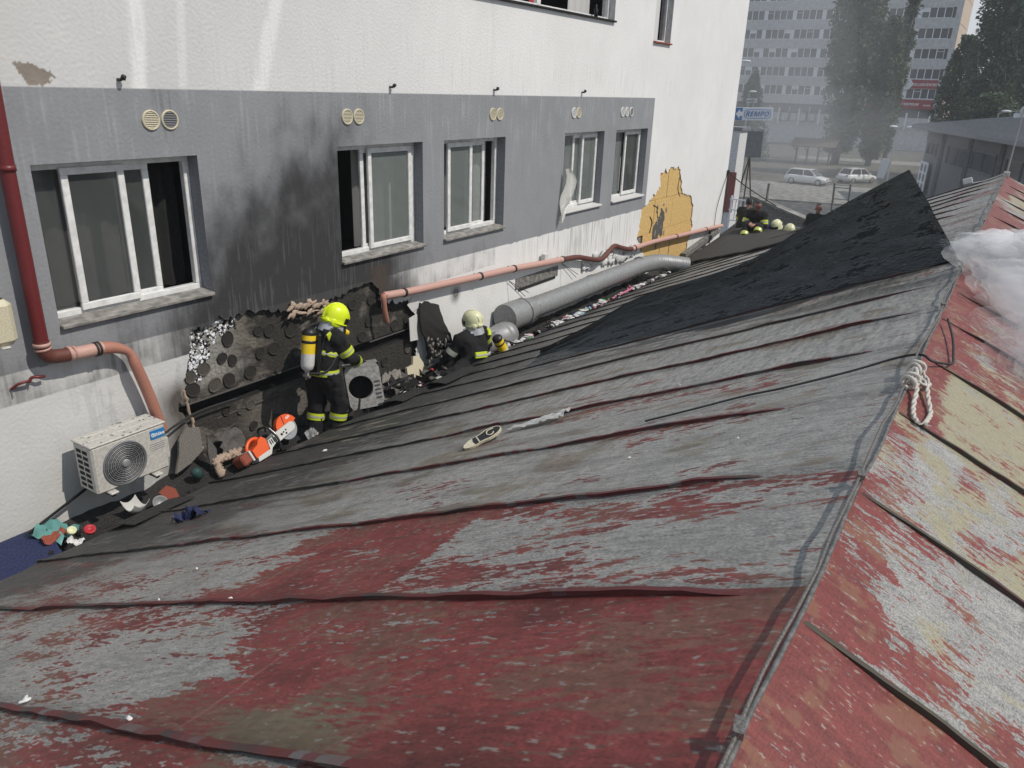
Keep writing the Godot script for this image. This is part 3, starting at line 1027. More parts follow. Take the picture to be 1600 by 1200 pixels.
func build_wall() -> void:
	house = placed("plastered_building", "long white plastered building with a grey painted band and fire-blackened foot", "building", Vector3(WALL, GY, -10.0))
	var st := begin()
	# between y -2.25 and the top, cut round the openings
	var zs := [2.0, -3.44, -5.06, -7.01, -8.64, -9.12, -10.72, -12.66, -14.24, -14.77, -16.34, -16.8]
	for i in zs.size() - 1:
		var opening := i % 2 == 1
		if opening:
			wrect(st, zs[i], zs[i + 1], -2.25, -2.15)
			wrect(st, zs[i], zs[i + 1], -0.74, 0.5)
		else:
			wrect(st, zs[i], zs[i + 1], -2.25, 0.5)
	wrect(st, 2.0, -16.8, 0.5, 0.96)
	wrect(st, 2.0, -16.2, 0.96, 1.19)
	wrect(st, 2.0, -8.2, 1.19, 2.9)
	wrect(st, -14.32, -16.2, 1.19, 2.9)
	wrect(st, -16.8, -17.12, 0.5, 0.96)
	wrect(st, -17.12, -22.25, 0.5, 2.9)
	wrect(st, 2.0, -22.25, 2.9, 3.5)
	# the lower strip with the burnt-out part and the peeled part cut away
	burn_outline = ragged([Vector2(-4.62, -4.9), Vector2(-4.6, -4.0), Vector2(-4.58, -3.6), Vector2(-4.52, -3.3), Vector2(-4.6, -2.95), Vector2(-4.72, -2.62), Vector2(-4.85, -2.49), Vector2(-5.3, -2.46), Vector2(-5.75, -2.5), Vector2(-6.3, -2.55), Vector2(-6.6, -2.66), Vector2(-6.9, -2.58), Vector2(-7.1, -2.5), Vector2(-7.58, -2.5), Vector2(-7.66, -2.62), Vector2(-7.72, -2.84), Vector2(-8.25, -2.93), Vector2(-8.42, -3.05), Vector2(-8.45, -3.3), Vector2(-8.47, -3.9), Vector2(-8.5, -4.9)], 0.06, 0.035, 0.0)
	peel_outline = ragged([Vector2(-17.3, -4.9), Vector2(-17.2, -3.9), Vector2(-16.5, -3.4), Vector2(-16.3, -3.0), Vector2(-16.42, -2.5), Vector2(-16.98, -2.29), Vector2(-17.4, -2.05), Vector2(-17.28, -1.78), Vector2(-17.6, -1.72), Vector2(-18.1, -1.66), Vector2(-18.55, -1.75), Vector2(-18.75, -2.05), Vector2(-18.85, -2.35), Vector2(-19.5, -2.5), Vector2(-19.7, -2.7), Vector2(-19.85, -3.3), Vector2(-19.6, -3.8), Vector2(-19.6, -4.9)], 0.07, 0.05, 5.0)
	var strips := [PackedVector2Array([Vector2(2.0, -4.7), Vector2(-16.8, -4.7), Vector2(-16.8, -2.25), Vector2(2.0, -2.25)]), PackedVector2Array([Vector2(-16.8, -4.7), Vector2(-22.25, -4.7), Vector2(-22.25, 0.5), Vector2(-16.8, 0.5)])]
	for s in strips:
		var left: Array = [s]
		for cut in [burn_outline, peel_outline]:
			var next := []
			for l in left: next.append_array(Geometry2D.clip_polygons(l, cut))
			left = next
		for poly in left:
			var ids := Geometry2D.triangulate_polygon(poly)
			for i in range(0, ids.size(), 3):
				wtri(st, Vector3(WALL, poly[ids[i]].y, poly[ids[i]].x), Vector3(WALL, poly[ids[i + 1]].y, poly[ids[i + 1]].x), Vector3(WALL, poly[ids[i + 2]].y, poly[ids[i + 2]].x))
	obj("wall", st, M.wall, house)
	# street end, back and top, so that the house has a body
	var sh := begin()
	quad(sh, Vector3(WALL, GY, -22.25), Vector3(-19, GY, -22.25), Vector3(-19, 3.5, -22.25), Vector3(WALL, 3.5, -22.25), Vector3.FORWARD)
	quad(sh, Vector3(-19, GY, -22.25), Vector3(-19, GY, 2), Vector3(-19, 3.5, 2), Vector3(-19, 3.5, -22.25), Vector3.LEFT)
	quad(sh, Vector3(WALL, GY, 2), Vector3(-19, GY, 2), Vector3(-19, 3.5, 2), Vector3(WALL, 3.5, 2), Vector3.BACK)
	quad(sh, Vector3(WALL, 3.5, 2), Vector3(-19, 3.5, 2), Vector3(-19, 3.5, -22.25), Vector3(WALL, 3.5, -22.25), Vector3.UP)
	quad(sh, Vector3(WALL, GY, 2), Vector3(WALL, GY, -22.25), Vector3(WALL, -4.7, -22.25), Vector3(WALL, -4.7, 2), Vector3.RIGHT)
	obj("outer_walls", sh, M.white_wall, house)
	# rooms behind the openings
	var rm := begin()
	for r in [[1.9, -22.1, -3.1, 0.2], [1.9, -22.1, 0.4, 3.3]]:
		var a := Vector3(-12.0, r[2], r[0])
		var b := Vector3(-7.32, r[3], r[1])
		quad(rm, Vector3(a.x, a.y, a.z), Vector3(b.x, a.y, a.z), Vector3(b.x, a.y, b.z), Vector3(a.x, a.y, b.z), Vector3.UP)
		quad(rm, Vector3(a.x, b.y, a.z), Vector3(b.x, b.y, a.z), Vector3(b.x, b.y, b.z), Vector3(a.x, b.y, b.z), Vector3.DOWN)
		quad(rm, Vector3(a.x, a.y, a.z), Vector3(a.x, b.y, a.z), Vector3(a.x, b.y, b.z), Vector3(a.x, a.y, b.z), Vector3.RIGHT)
		for z in [a.z, b.z]: quad(rm, Vector3(a.x, a.y, z), Vector3(b.x, a.y, z), Vector3(b.x, b.y, z), Vector3(a.x, b.y, z), Vector3(0, 0, -10 - z))
	for z in [-6.0, -11.6, -17.0]:
		box(rm, Vector3(-9.66, -1.45, z), Vector3(4.6, 3.2, 0.12))
	obj("room_walls", rm, M.room, house)
	# inner leaf of the wall between the openings
	var leaf := begin()
	var lz := [1.95, -3.34, -5.16, -6.91, -8.74, -9.02, -10.82, -12.56, -14.34, -14.67, -16.44, -22.2]
	for i in lz.size() - 1:
		if i % 2 == 0: box(leaf, Vector3(-7.29, -1.45, (lz[i] + lz[i + 1]) * 0.5), Vector3(0.06, 3.28, lz[i] - lz[i + 1]))
		else:
			box(leaf, Vector3(-7.29, -2.65, (lz[i] + lz[i + 1]) * 0.5), Vector3(0.06, 0.9, lz[i] - lz[i + 1]))
			box(leaf, Vector3(-7.29, -0.22, (lz[i] + lz[i + 1]) * 0.5), Vector3(0.06, 0.86, lz[i] - lz[i + 1]))
	obj("inner_leaf", leaf, M.room, house)
	build_burnt_part()
	build_peeled_part()


func rim(st: SurfaceTool, poly: PackedVector2Array, x0: float, x1: float, y_min: float) -> void:
	for i in poly.size():
		var a := poly[i]
		var b := poly[(i + 1) % poly.size()]
		if a.y < y_min and b.y < y_min: continue
		quad(st, Vector3(x0, a.y, a.x), Vector3(x0, b.y, b.x), Vector3(x1, b.y, b.x), Vector3(x1, a.y, a.x))


func mas_quad(st: SurfaceTool, z0: float, z1: float, y0: float, y1: float, x: float) -> void:
	var p := [Vector3(x, y0, z0), Vector3(x, y0, z1), Vector3(x, y1, z1), Vector3(x, y1, z0)]
	for k in [0, 2, 1, 0, 3, 2]:
		st.set_uv(Vector2((p[k].z + 4.2) / -5.2, (p[k].y + 2.3) / -2.2))
		st.add_vertex(p[k])


func build_burnt_part() -> void:
	var st := begin()
	rim(st, burn_outline, WALL, WALL - 0.06, -4.6)
	obj("charred_insulation_edge", st, M.char_wood, house)
	var ms := begin()
	mas_quad(ms, -4.2, -9.4, -3.33, -2.3, -7.06)
	mas_quad(ms, -4.2, -9.4, -4.7, -3.5, -7.07)
	var wall_part := obj("bare_masonry", ms, M.masonry, house)
	var sl := begin()
	quad(sl, Vector3(-7.06, -3.33, -4.2), Vector3(-7.06, -3.33, -9.4), Vector3(-7.24, -3.33, -9.4), Vector3(-7.24, -3.33, -4.2), Vector3.DOWN)
	quad(sl, Vector3(-7.24, -3.33, -4.2), Vector3(-7.24, -3.33, -9.4), Vector3(-7.24, -3.5, -9.4), Vector3(-7.24, -3.5, -4.2), Vector3.RIGHT)
	quad(sl, Vector3(-7.07, -3.5, -4.2), Vector3(-7.07, -3.5, -9.4), Vector3(-7.24, -3.5, -9.4), Vector3(-7.24, -3.5, -4.2), Vector3.UP)
	obj("slot", sl, M.soot, house)
	for e in [[Vector3(-7.045, -3.325, -4.62), Vector3(-7.045, -3.335, -6.5), 0.012], [Vector3(-7.045, -3.345, -7.5), Vector3(-7.045, -3.35, -8.4), 0.012], [Vector3(-7.08, -3.62, -5.0), Vector3(-7.05, -3.6, -5.9), 0.014]]:
		var eb := begin()
		bar(eb, e[0], e[1], 0.02, e[2])
		obj("edge_trim", eb, M.ash, house)
	var spots := [[-2.73, -5.23, 1.1, 1], [-2.74, -5.65, 0.85, 1], [-2.77, -5.81, 1.05, 1], [-2.84, -6.13, 1.25, 1], [-2.93, -5.13, 0.85, 1], [-2.99, -5.26, 0.85, 1], [-2.99, -4.88, 1.05, 0], [-3.03, -4.71, 0.95, 0], [-3.18, -4.72, 1.15, 1], [-3.21, -5.0, 1.1, 0], [-3.21, -5.19, 1.1, 1], [-3.2, -5.49, 1.1, 1], [-3.01, -5.65, 0.9, 1], [-3.01, -5.86, 1.1, 1], [-3.6, -5.81, 0.8, 0], [-3.64, -6.05, 0.9, 0], [-3.6, -5.45, 0.75, 0], [-3.57, -5.11, 0.7, 1], [-3.63, -5.31, 0.6, 0], [-3.95, -6.0, 0.9, 0], [-3.89, -5.81, 0.75, 0], [-3.88, -5.47, 0.75, 1], [-3.84, -5.2, 0.8, 1], [-2.76, -7.56, 0.95, 1], [-3.05, -7.5, 0.95, 1], [-3.23, -7.35, 1.0, 1], [-3.23, -8.02, 1.0, 1], [-3.2, -8.3, 1.0, 1], [-2.97, -7.9, 0.8, 1], [-3.65, -8.31, 0.9, 0], [-2.75, -7.2, 1.0, 1], [-3.05, -6.95, 1.0, 1], [-2.8, -6.75, 0.95, 1], [-3.75, -7.3, 0.9, 1], [-3.72, -7.8, 0.9, 1]]
	var meshes := []
	for v in 4:
		var d := begin()
		var pr := []
		var n := 15
		for k in n:
			var a := TAU * k / n
			var r := 0.068 * (1.0 + 0.14 * nb.get_noise_2d(cos(a) * 1.5 + v * 9.0, sin(a) * 1.5))
			pr.append(Vector3(0, cos(a) * r * 1.12, sin(a) * r))
		for k in n:
			var p: Vector3 = pr[k]
			var q: Vector3 = pr[(k + 1) % n]
			quad(d, p * 1.1 , q * 1.1, q + Vector3(0.02, 0, 0), p + Vector3(0.02, 0, 0), p + Vector3(0.02, 0, 0))
			quad(d, p + Vector3(0.02, 0, 0), q + Vector3(0.02, 0, 0), q * 0.8 + Vector3(0.012, 0, 0), p * 0.8 + Vector3(0.012, 0, 0), Vector3.RIGHT)
			tri(d, p * 0.8 + Vector3(0.012, 0, 0), q * 0.8 + Vector3(0.012, 0, 0), Vector3(0.014, 0, 0), Vector3.RIGHT)
		d.generate_normals()
		meshes.append(d.commit())
	for i in spots.size():
		var s = spots[i]
		var o := meshed("adhesive_dab", meshes[i % 4], M.dab_dark if s[3] else M.dab, wall_part)
		o.position = Vector3(-7.059 if s[0] > -3.4 else -7.069, s[0], s[1])
		o.scale = Vector3(1, s[2], s[2])
		o.rotation.x = i * 1.3
	# blistered render left in two places, pale and black
	var bl := [begin(), begin()]
	for k in 420:
		var p := Vector2(rng.randf_range(-5.35, -4.72), rng.randf_range(-2.95, -2.5))
		var inside := p.y > -2.66 - 0.32 * sstep(-5.15, -4.8, p.x) + 0.1 * nb.get_noise_2d(p.x * 6.0, p.y * 6.0)
		if k % 4 == 0: p = Vector2(rng.randf_range(-4.84, -4.68), rng.randf_range(-3.1, -2.75))
		elif not inside: continue
		lump(bl[1 if k % 5 < 2 else 0], Vector3(-7.056, p.y, p.x), Vector3(0.014, rng.randf_range(0.012, 0.05), rng.randf_range(0.01, 0.04)), k * 0.37, Basis(Vector3.RIGHT, rng.randf_range(-1.2, 1.2)), 0.8)
	tag(obj("blistered_render", bl[0], M.far_panel, house), "", "", "", "stuff")
	tag(obj("charred_render", bl[1], M.soot, house), "", "", "", "stuff")


func build_peeled_part() -> void:
	var st := begin()
	rim(st, peel_outline, WALL, WALL - 0.05, -4.6)
	obj("broken_plaster_edge", st, M.yellow_edge, house)
	var back := begin()
	quad(back, Vector3(-7.06, -4.7, -16.0), Vector3(-7.06, -4.7, -20.2), Vector3(-7.06, -2.2, -20.2), Vector3(-7.06, -2.2, -16.0), Vector3.RIGHT)
	quad(back, Vector3(-7.06, -2.2, -16.75), Vector3(-7.06, -2.2, -20.2), Vector3(-7.06, -1.5, -20.2), Vector3(-7.06, -1.5, -16.75), Vector3.RIGHT)
	obj("backing_wall", back, M.concrete, house)
	# insulation boards, in courses
	var y := -4.6
	var row := 0
	while y < -1.6:
		var z := -16.1 - (0.55 if row % 2 else 0.0)
		if y + 0.75 > -2.2: z = -16.78
		while z > -20.2:
			var cz := z - 0.55
			if true:
				var b := begin()
				soft_box(b, Vector3(-7.036 + rng.randf_range(-0.008, 0.006), y + 0.375, cz), Vector3(0.03, 0.742, 1.09), 0.004)
				obj("insulation_board", b, M.yellow_board, house)
			z -= 1.1
		y += 0.75
		row += 1
	var bald := begin()
	prism(bald, ragged([Vector2(0.34, 0.3), Vector2(0.1, 0.42), Vector2(-0.02, 0.12), Vector2(-0.26, 0.06), Vector2(-0.3, -0.34), Vector2(0.0, -0.42), Vector2(0.1, -0.2), Vector2(0.3, -0.24)], 0.05, 0.06, 2.0), 0.012, Transform3D(Basis(Vector3.UP, PI / 2), Vector3(-7.018, -3.0, -17.5)))
	obj("bare_mortar", bald, M.ash, house)
	for cr in [[Vector2(-17.1, -2.45), Vector2(-17.35, -2.55), Vector2(-17.4, -2.75), Vector2(-17.7, -2.8)], [Vector2(-18.6, -1.9), Vector2(-18.55, -2.2), Vector2(-18.75, -2.4)], [Vector2(-18.3, -3.3), Vector2(-18.35, -3.7), Vector2(-18.2, -4.1)], [Vector2(-17.0, -3.1), Vector2(-17.1, -2.85), Vector2(-16.95, -2.7)]]:
		var cs := begin()
		var line := []
		for q in cr: line.append(Vector3(-7.017, q.y, q.x))
		tube(cs, smooth_line(line, 4), [0.008, 0.02, 0.012, 0.016, 0.022, 0.012, 0.018, 0.01, 0.016, 0.012, 0.014, 0.008, 0.006].slice(0, (cr.size() - 1) * 4 + 1), 5, true, 0.4)
		obj("crack", cs, M.seam_dark, house)
	var gl := begin()
	for k in 12:
		lump(gl, Vector3(-7.018, rng.randf_range(-3.5, -2.5), rng.randf_range(-18.0, -17.3)), Vector3(0.03, rng.randf_range(0.05, 0.25), rng.randf_range(0.05, 0.14)), k * 1.7)
	tag(obj("mortar_remains", gl, M.foam_edge, house), "", "", "", "stuff")


# ---------------------------------------------------------------- windows
func frame_rect(st: SurfaceTool, z0: float, z1: float, y0: float, y1: float, x: float, w: float, d: float) -> void:
	soft_box(st, Vector3(x, y1 - w * 0.5, (z0 + z1) * 0.5), Vector3(d, w, absf(z1 - z0)), 0.006)
	soft_box(st, Vector3(x, y0 + w * 0.5, (z0 + z1) * 0.5), Vector3(d, w, absf(z1 - z0)), 0.006)
	for z in [z0 - w * 0.5, z1 + w * 0.5]:
		soft_box(st, Vector3(x + 0.001, (y0 + y1) * 0.5, z), Vector3(d - 0.002, y1 - y0 - 2.0 * w, w), 0.006)


func build_windows() -> void:
	# reveals
	for i in OPENINGS.size():
		var o: Array = OPENINGS[i]
		var rv := begin()
		var xb := WALL - 0.27
		quad(rv, Vector3(WALL, o[2], o[0]), Vector3(WALL, o[3], o[0]), Vector3(xb, o[3], o[0]), Vector3(xb, o[2], o[0]), Vector3.FORWARD)
		quad(rv, Vector3(WALL, o[2], o[1]), Vector3(WALL, o[3], o[1]), Vector3(xb, o[3], o[1]), Vector3(xb, o[2], o[1]), Vector3.BACK)
		quad(rv, Vector3(WALL, o[3], o[0]), Vector3(WALL, o[3], o[1]), Vector3(xb, o[3], o[1]), Vector3(xb, o[3], o[0]), Vector3.DOWN)
		quad(rv, Vector3(WALL, o[2], o[0]), Vector3(WALL, o[2], o[1]), Vector3(xb, o[2], o[1]), Vector3(xb, o[2], o[0]), Vector3.UP)
		obj("window_reveal", rv, M.reveal if i < 5 else M.white_wall, house)
	# sashes: [z from, z to, plane offset, glass]; plain panes: [z from, z to, glass]
	var plans := [
		{"sash": [[-3.74, -4.34, 0.0, "sooty_glass"], [-4.25, -4.62, -0.05, "sooty_glass"]], "pane": [[-3.48, -3.76, "sooty_glass"], [-4.6, -5.0, ""]], "frame": true},
		{"sash": [[-7.68, -8.55, 0.0, "hazy_glass"], [-7.58, -7.8, -0.05, "sooty_glass"]], "pane": [], "frame": true},
		{"sash": [[-9.38, -10.0, 0.0, "hazy_glass"], [-9.92, -10.4, -0.05, "hazy_glass"]], "pane": [[-9.15, -9.4, "hazy_glass"]], "frame": true},
		{"sash": [[-13.3, -13.66, -0.05, "hazy_glass"], [-13.58, -14.2, 0.0, "hazy_glass"]], "pane": [[-12.7, -13.3, "hazy_glass"]], "frame": true},
		{"sash": [[-15.5, -16.25, 0.0, "sooty_glass"]], "pane": [[-14.8, -15.5, "hazy_glass"]], "frame": true},
	]
	for i in 5:
		var o: Array = OPENINGS[i]
		var p: Dictionary = plans[i]
		var x := WALL - 0.19
		var fr := begin()
		frame_rect(fr, o[0], o[1], o[2] + 0.02, o[3], x, 0.065, 0.07)
		var win := obj("window", fr, M.white_frame, house)
		if i == 1: tag(win, "lower window with its left half slid wide open")
		if i == 0: tag(win, "soot-darkened window beside the red downpipe")
		for s in p.sash:
			var sf := begin()
			frame_rect(sf, s[0], s[1], o[2] + 0.06, o[3] - 0.05, x + 0.045 + s[2], 0.068, 0.04)
			obj("sash", sf, M.white_frame, win)
			var g := begin()
			box(g, Vector3(x + 0.04 + s[2], (o[2] + o[3]) * 0.5, (s[0] + s[1]) * 0.5), Vector3(0.006, o[3] - o[2] - 0.2, absf(s[1] - s[0]) - 0.09))
			obj("pane", g, M[s[3]], win)
		for s in p.pane:
			if s[2] == "": continue
			var g := begin()
			box(g, Vector3(x - 0.02, (o[2] + o[3]) * 0.5, (s[0] + s[1]) * 0.5), Vector3(0.006, o[3] - o[2] - 0.1, absf(s[1] - s[0])))
			obj("pane", g, M[s[2]], win)
		var sl := begin()
		soft_box(sl, Vector3(WALL - 0.045, o[2] + 0.005, (o[0] + o[1]) * 0.5), Vector3(0.2, 0.035, absf(o[1] - o[0]) + (0.03 if i else 0.0)), 0.006, Basis(Vector3.BACK, -0.12))
		obj("sill", sl, M.stone_sill if i < 3 else M.white_plastic, win)
	# a scorched blind hanging in the first window, dark drapes
	var dr := begin()
	var g2 := []
	for i in 8:
		var row := PackedVector3Array()
		for j in 12:
			row.append(Vector3(-7.42 + 0.05 * sin(j * 1.9) + 0.04 * nb.get_noise_2d(j * 0.6, i * 0.7), lerpf(-0.78, -2.1, i / 7.0), lerpf(-4.6, -5.02, j / 11.0)))
		g2.append(row)
	sheet(dr, g2, 0.004, Vector3.RIGHT)
	obj("drape", dr, M.soot, house)
	# net curtains behind the plain panes and in the upper windows
	for c in [[-3.5, -4.5, -2.12, -0.78, -7.55], [-7.75, -8.6, -2.12, -0.78, -7.5], [-13.6, -14.2, -2.1, -0.78, -7.5], [-15.4, -16.2, -2.1, -0.78, -7.55], [-9.2, -9.95, -2.1, -0.78, -7.5], [-10.35, -10.7, -2.1, -0.78, -7.38], [-8.4, -11.6, 1.2, 2.9, -7.5], [-13.4, -14.3, 1.2, 2.9, -7.5]]:
		var cu := begin()
		var gr := []
		for i in 2:
			var row := PackedVector3Array()
			var n := int(absf(c[1] - c[0]) / 0.06)
			for j in n: row.append(Vector3(c[4] + 0.03 * sin(j * 1.7), c[3] if i == 0 else c[2], lerpf(c[0], c[1], j / float(n - 1))))
			gr.append(row)
		sheet(cu, gr, 0.004, Vector3.RIGHT)
		obj("curtain", cu, M.curtain, house)
	# upper windows
	for u in [[5, [-8.2, -11.7, -11.86, -14.3]], [6, [-16.22, -16.6]]]:
		var o: Array = OPENINGS[u[0]]
		var fr := begin()
		frame_rect(fr, o[0], o[1], o[2] + 0.02, o[3], WALL - 0.16, 0.05, 0.07)
		if u[0] == 5: soft_box(fr, Vector3(WALL - 0.158, (o[2] + o[3]) * 0.5, -11.78), Vector3(0.07, o[3] - o[2] - 0.1, 0.12), 0.006)
		var win := obj("window", fr, M.white_frame, house)
		var sl := begin()
		soft_box(sl, Vector3(WALL - 0.03, o[2] + 0.004, (o[0] + o[1]) * 0.5), Vector3(0.17, 0.03, absf(o[1] - o[0])), 0.005)
		obj("sill", sl, M.soot if u[0] == 5 else M.brick, win)
		if u[0] == 6:
			var pn := begin()
			box(pn, Vector3(WALL - 0.1, 1.9, -16.42), Vector3(0.03, 1.8, 0.36))
			obj("sash", pn, M.white_plastic, win)
		else:
			var rd := begin()
			box(rd, Vector3(WALL - 0.4, 2.0, -12.0), Vector3(0.02, 1.6, 0.18))
			obj("red_drape", rd, M.red, win)
			var bt := begin()
			lathe(bt, [Vector2(0, 0), Vector2(0.035, 0), Vector2(0.035, 0.12), Vector2(0.012, 0.17), Vector2(0.012, 0.21), Vector2(0, 0.21)], Transform3D(Basis.IDENTITY, Vector3(-7.05, 1.215, -13.65)), 10)
			obj("handle", bt, M.black, win)


func build_wall_fittings() -> void:
	# round ventilation grilles
	var vents := [[-4.6, 0, "cream", "left one of the pair of cream round grilles above the first window"], [-4.8, 1, "cream", "cream ringed round grille with a black sooty mesh, above the first window"],
		[-7.2, 0, "cream", "left one of the two cream round grilles above the half-open second window"], [-7.4, 0, "cream", "right one of the two cream round grilles above the half-open second window"],
		[-10.34, 0, "cream", "left one of the two cream round grilles above the third window"], [-10.53, 0, "cream", "right one of the two cream round grilles above the third window"],
		[-12.94, 0, "white", "small white round grille beside a cream one above the window with the hanging film"], [-13.12, 0, "cream", "cream round grille beside a small white one above the window with the hanging film"],
		[-14.98, 0, "white", "leftmost of three white round grilles at the far end of the grey band"], [-15.18, 0, "white", "middle one of three white round grilles at the far end of the grey band"], [-15.4, 2, "white", "rightmost of three round grilles at the far end of the grey band, with grey middle"]]
	for v in vents:
		var o := thing("vent_grille", v[3], "vent", Vector3(WALL, -0.4, v[0]), Vector3.ZERO, "round vents along the grey band")
		var xf := Transform3D(axes(Vector3.RIGHT), Vector3.ZERO)
		var r := 0.093
		var st := begin()
		lathe(st, [Vector2(r, 0.0), Vector2(r, 0.012), Vector2(r - 0.006, 0.018), Vector2(r - 0.016, 0.018), Vector2(r - 0.02, 0.008)], xf, 24)
		obj("ring", st, M.cream_plastic if v[2] == "cream" else M.white_plastic, o)
		var bk := begin()
		disc(bk, Vector3(0.003, 0, 0), Vector3.RIGHT, r - 0.012, 20)
		obj("backing", bk, M.dark_hole if v[1] == 1 else M.grille, o)
		var sl := begin()
		for k in 9:
			var y := -0.064 + k * 0.016
			var hw := sqrt(maxf(0.0, pow(r - 0.018, 2) - y * y))
			box(sl, Vector3(0.009, y, 0), Vector3(0.011, 0.008, hw * 2.0), Basis(Vector3.BACK, 0.5))
		tag(obj("louvres", sl, M.grille if v[1] == 1 else (M.zinc if v[1] == 2 else (M.cream_plastic if v[2] == "cream" else M.white_plastic)), o), "", "", "", "stuff")
	for h in [[-4.33, "small black hook in the white wall above the first window, right of the broken plaster"], [-7.99, "small black hook in the white wall above the second window"], [-10.35, "small black hook in the white wall above the third window"], [-13.19, "small black hook in the white wall above the fourth window"]]:
		var o := thing("wall_hook", h[1], "hook", Vector3(WALL, -0.05, h[0]), Vector3.ZERO, "hooks above the grey band")
		var st := begin()
		tube(st, smooth_line([Vector3(0, 0, 0), Vector3(0.05, 0.0, 0.0), Vector3(0.07, 0.03, -0.01)], 3), 0.014, 7)
		obj("shank", st, M.black, o)
		var s2 := begin()
		lump(s2, Vector3(0.06, 0.02, -0.02), Vector3(0.05, 0.05, 0.05), h[0])
		obj("knob", s2, M.black, o)
	# torn red bracket low on the left
	var br := placed("bent_bracket", "bent dark red pipe bracket left hanging on the wall under the white air unit", "bracket", Vector3(-7, -2.57, -3.05))
	var bs := begin()
	tube(bs, smooth_line([Vector3(-6.99, -2.6, -2.93), Vector3(-6.95, -2.555, -2.98), Vector3(-6.94, -2.55, -3.05), Vector3(-6.955, -2.565, -3.07)], 4), 0.013, 6)
	tube(bs, smooth_line([Vector3(-6.955, -2.565, -3.07), Vector3(-6.95, -2.53, -3.1), Vector3(-6.93, -2.535, -3.15), Vector3(-6.94, -2.545, -3.2)], 4), 0.014, 6)
	obj("strap", bs, M.red_pipe, br)
	var bw := begin()
	tube(bw, [Vector3(-6.99, -2.6, -2.93), Vector3(-6.985, -2.68, -2.93)], 0.004, 5)
	tube(bw, [Vector3(-6.96, -2.57, -3.07), Vector3(-6.99, -2.64, -3.07)], 0.004, 5)
	obj("screw", bw, M.steel, br)
	# hole with soot
	var hl := begin()
	lathe(hl, [Vector2(0.055, 0.004), Vector2(0.045, -0.02), Vector2(0.0, -0.04)], Transform3D(axes(Vector3.RIGHT), Vector3(-6.998, -3.02, -9.42)), 14)
	obj("soot_hole", hl, M.dark_hole, house)
	# torn film hanging from the fourth window
	var fl := begin()
	var g := []
	for i in 9:
		var row := PackedVector3Array()
		var t := i / 8.0
		for j in 5:
			var w := 0.42 * sin(PI * clampf(t * 0.9 + 0.1, 0.0, 1.0)) + 0.05
			row.append(Vector3(-6.96 + 0.05 * sin(j * 1.6 + i) + 0.03, lerpf(-1.35, -2.3, t), -12.68 + 0.06 - w * j / 4.0 * (1.0 if t < 0.75 else 0.6) + 0.12 * t))
		g.append(row)
	sheet(fl, g, 0.003, Vector3.RIGHT)
	tag(obj("torn_film", fl, M.film), "torn translucent film hanging out of the fourth window's left side", "plastic film")
	# cables hanging at the far corner
	var cb := placed("hanging_cables", "thin dark cables hanging down the far corner of the white building", "cables", Vector3(-6.98, -3.5, -22.0))
	var cs := begin()
	tube(cs, smooth_line([Vector3(-6.98, -2.1, -22.2), Vector3(-6.96, -2.9, -21.6), Vector3(-6.96, -3.4, -21.55), Vector3(-6.98, -3.55, -21.7)], 6), 0.009, 5)
	tube(cs, smooth_line([Vector3(-6.97, -2.1, -22.2), Vector3(-6.95, -2.8, -22.25), Vector3(-6.95, -3.5, -22.1)], 6), 0.009, 5)
	obj("cable", cs, M.black, cb)
	var cs2 := begin()
	tube(cs2, smooth_line([Vector3(-6.97, -2.05, -22.2), Vector3(-6.6, -2.5, -23.0), Vector3(-6.0, -3.1, -24.2)], 6), 0.014, 6)
	obj("stay_cable", cs2, M.black, cb)
	box_part("anchor", Vector3(-6.96, -2.05, -22.2), Vector3(0.06, 0.12, 0.06), M.black, cb)


func box_part(called: String, at: Vector3, size: Vector3, m: Material, parent: Node, turn := Basis.IDENTITY, soft := 0.006) -> MeshInstance3D:
	var st := begin()
	soft_box(st, at, size, soft, turn)
	return obj(called, st, m, parent)


# ---------------------------------------------------------------- the metal roof
var metal_roof: Node3D


func dent(s: float, z: float) -> float:
	return 0.012 * na.get_noise_2d(s * 0.8, z * 1.1) + 0.006 * nb.get_noise_2d(s * 2.2, z * 3.0)


func roof_panel(k: int, z0: float, z1: float, s0: float, s1: float) -> void:
	var st := begin()
	var ns := 26
	var nz := 7
	var far := (z0 + z1) * 0.5 < -4.19
	var p := []
	var uv := []
	for i in ns + 1:
		var row := PackedVector3Array()
		var ru := PackedVector2Array()
		for j in nz + 1:
			var s := lerpf(s0, s1, float(i) / ns)
			var z := lerpf(z0, z1, float(j) / nz)
			var e := float(j) / nz
			# sheets sag a little between the seams and are pulled up at them
			var lift := dent(s, z) + 0.012 * (pow(2.0 * e - 1.0, 4.0)) - 0.004
			row.append(on_roof(s, z, lift))
			ru.append(Vector2(s / 6.9, (z + 4.2) / -13.8 if far else z / -4.2))
		p.append(row)
		uv.append(ru)
	st.set_smooth_group(0)
	for i in ns:
		for j in nz:
			for q in [[i, j], [i + 1, j], [i + 1, j + 1], [i, j], [i + 1, j + 1], [i, j + 1]]:
				st.set_uv(uv[q[0]][q[1]])
				st.add_vertex(p[q[0]][q[1]])
	obj("roof_panel", st, M.roof_far if far else M.roof_near, metal_roof)


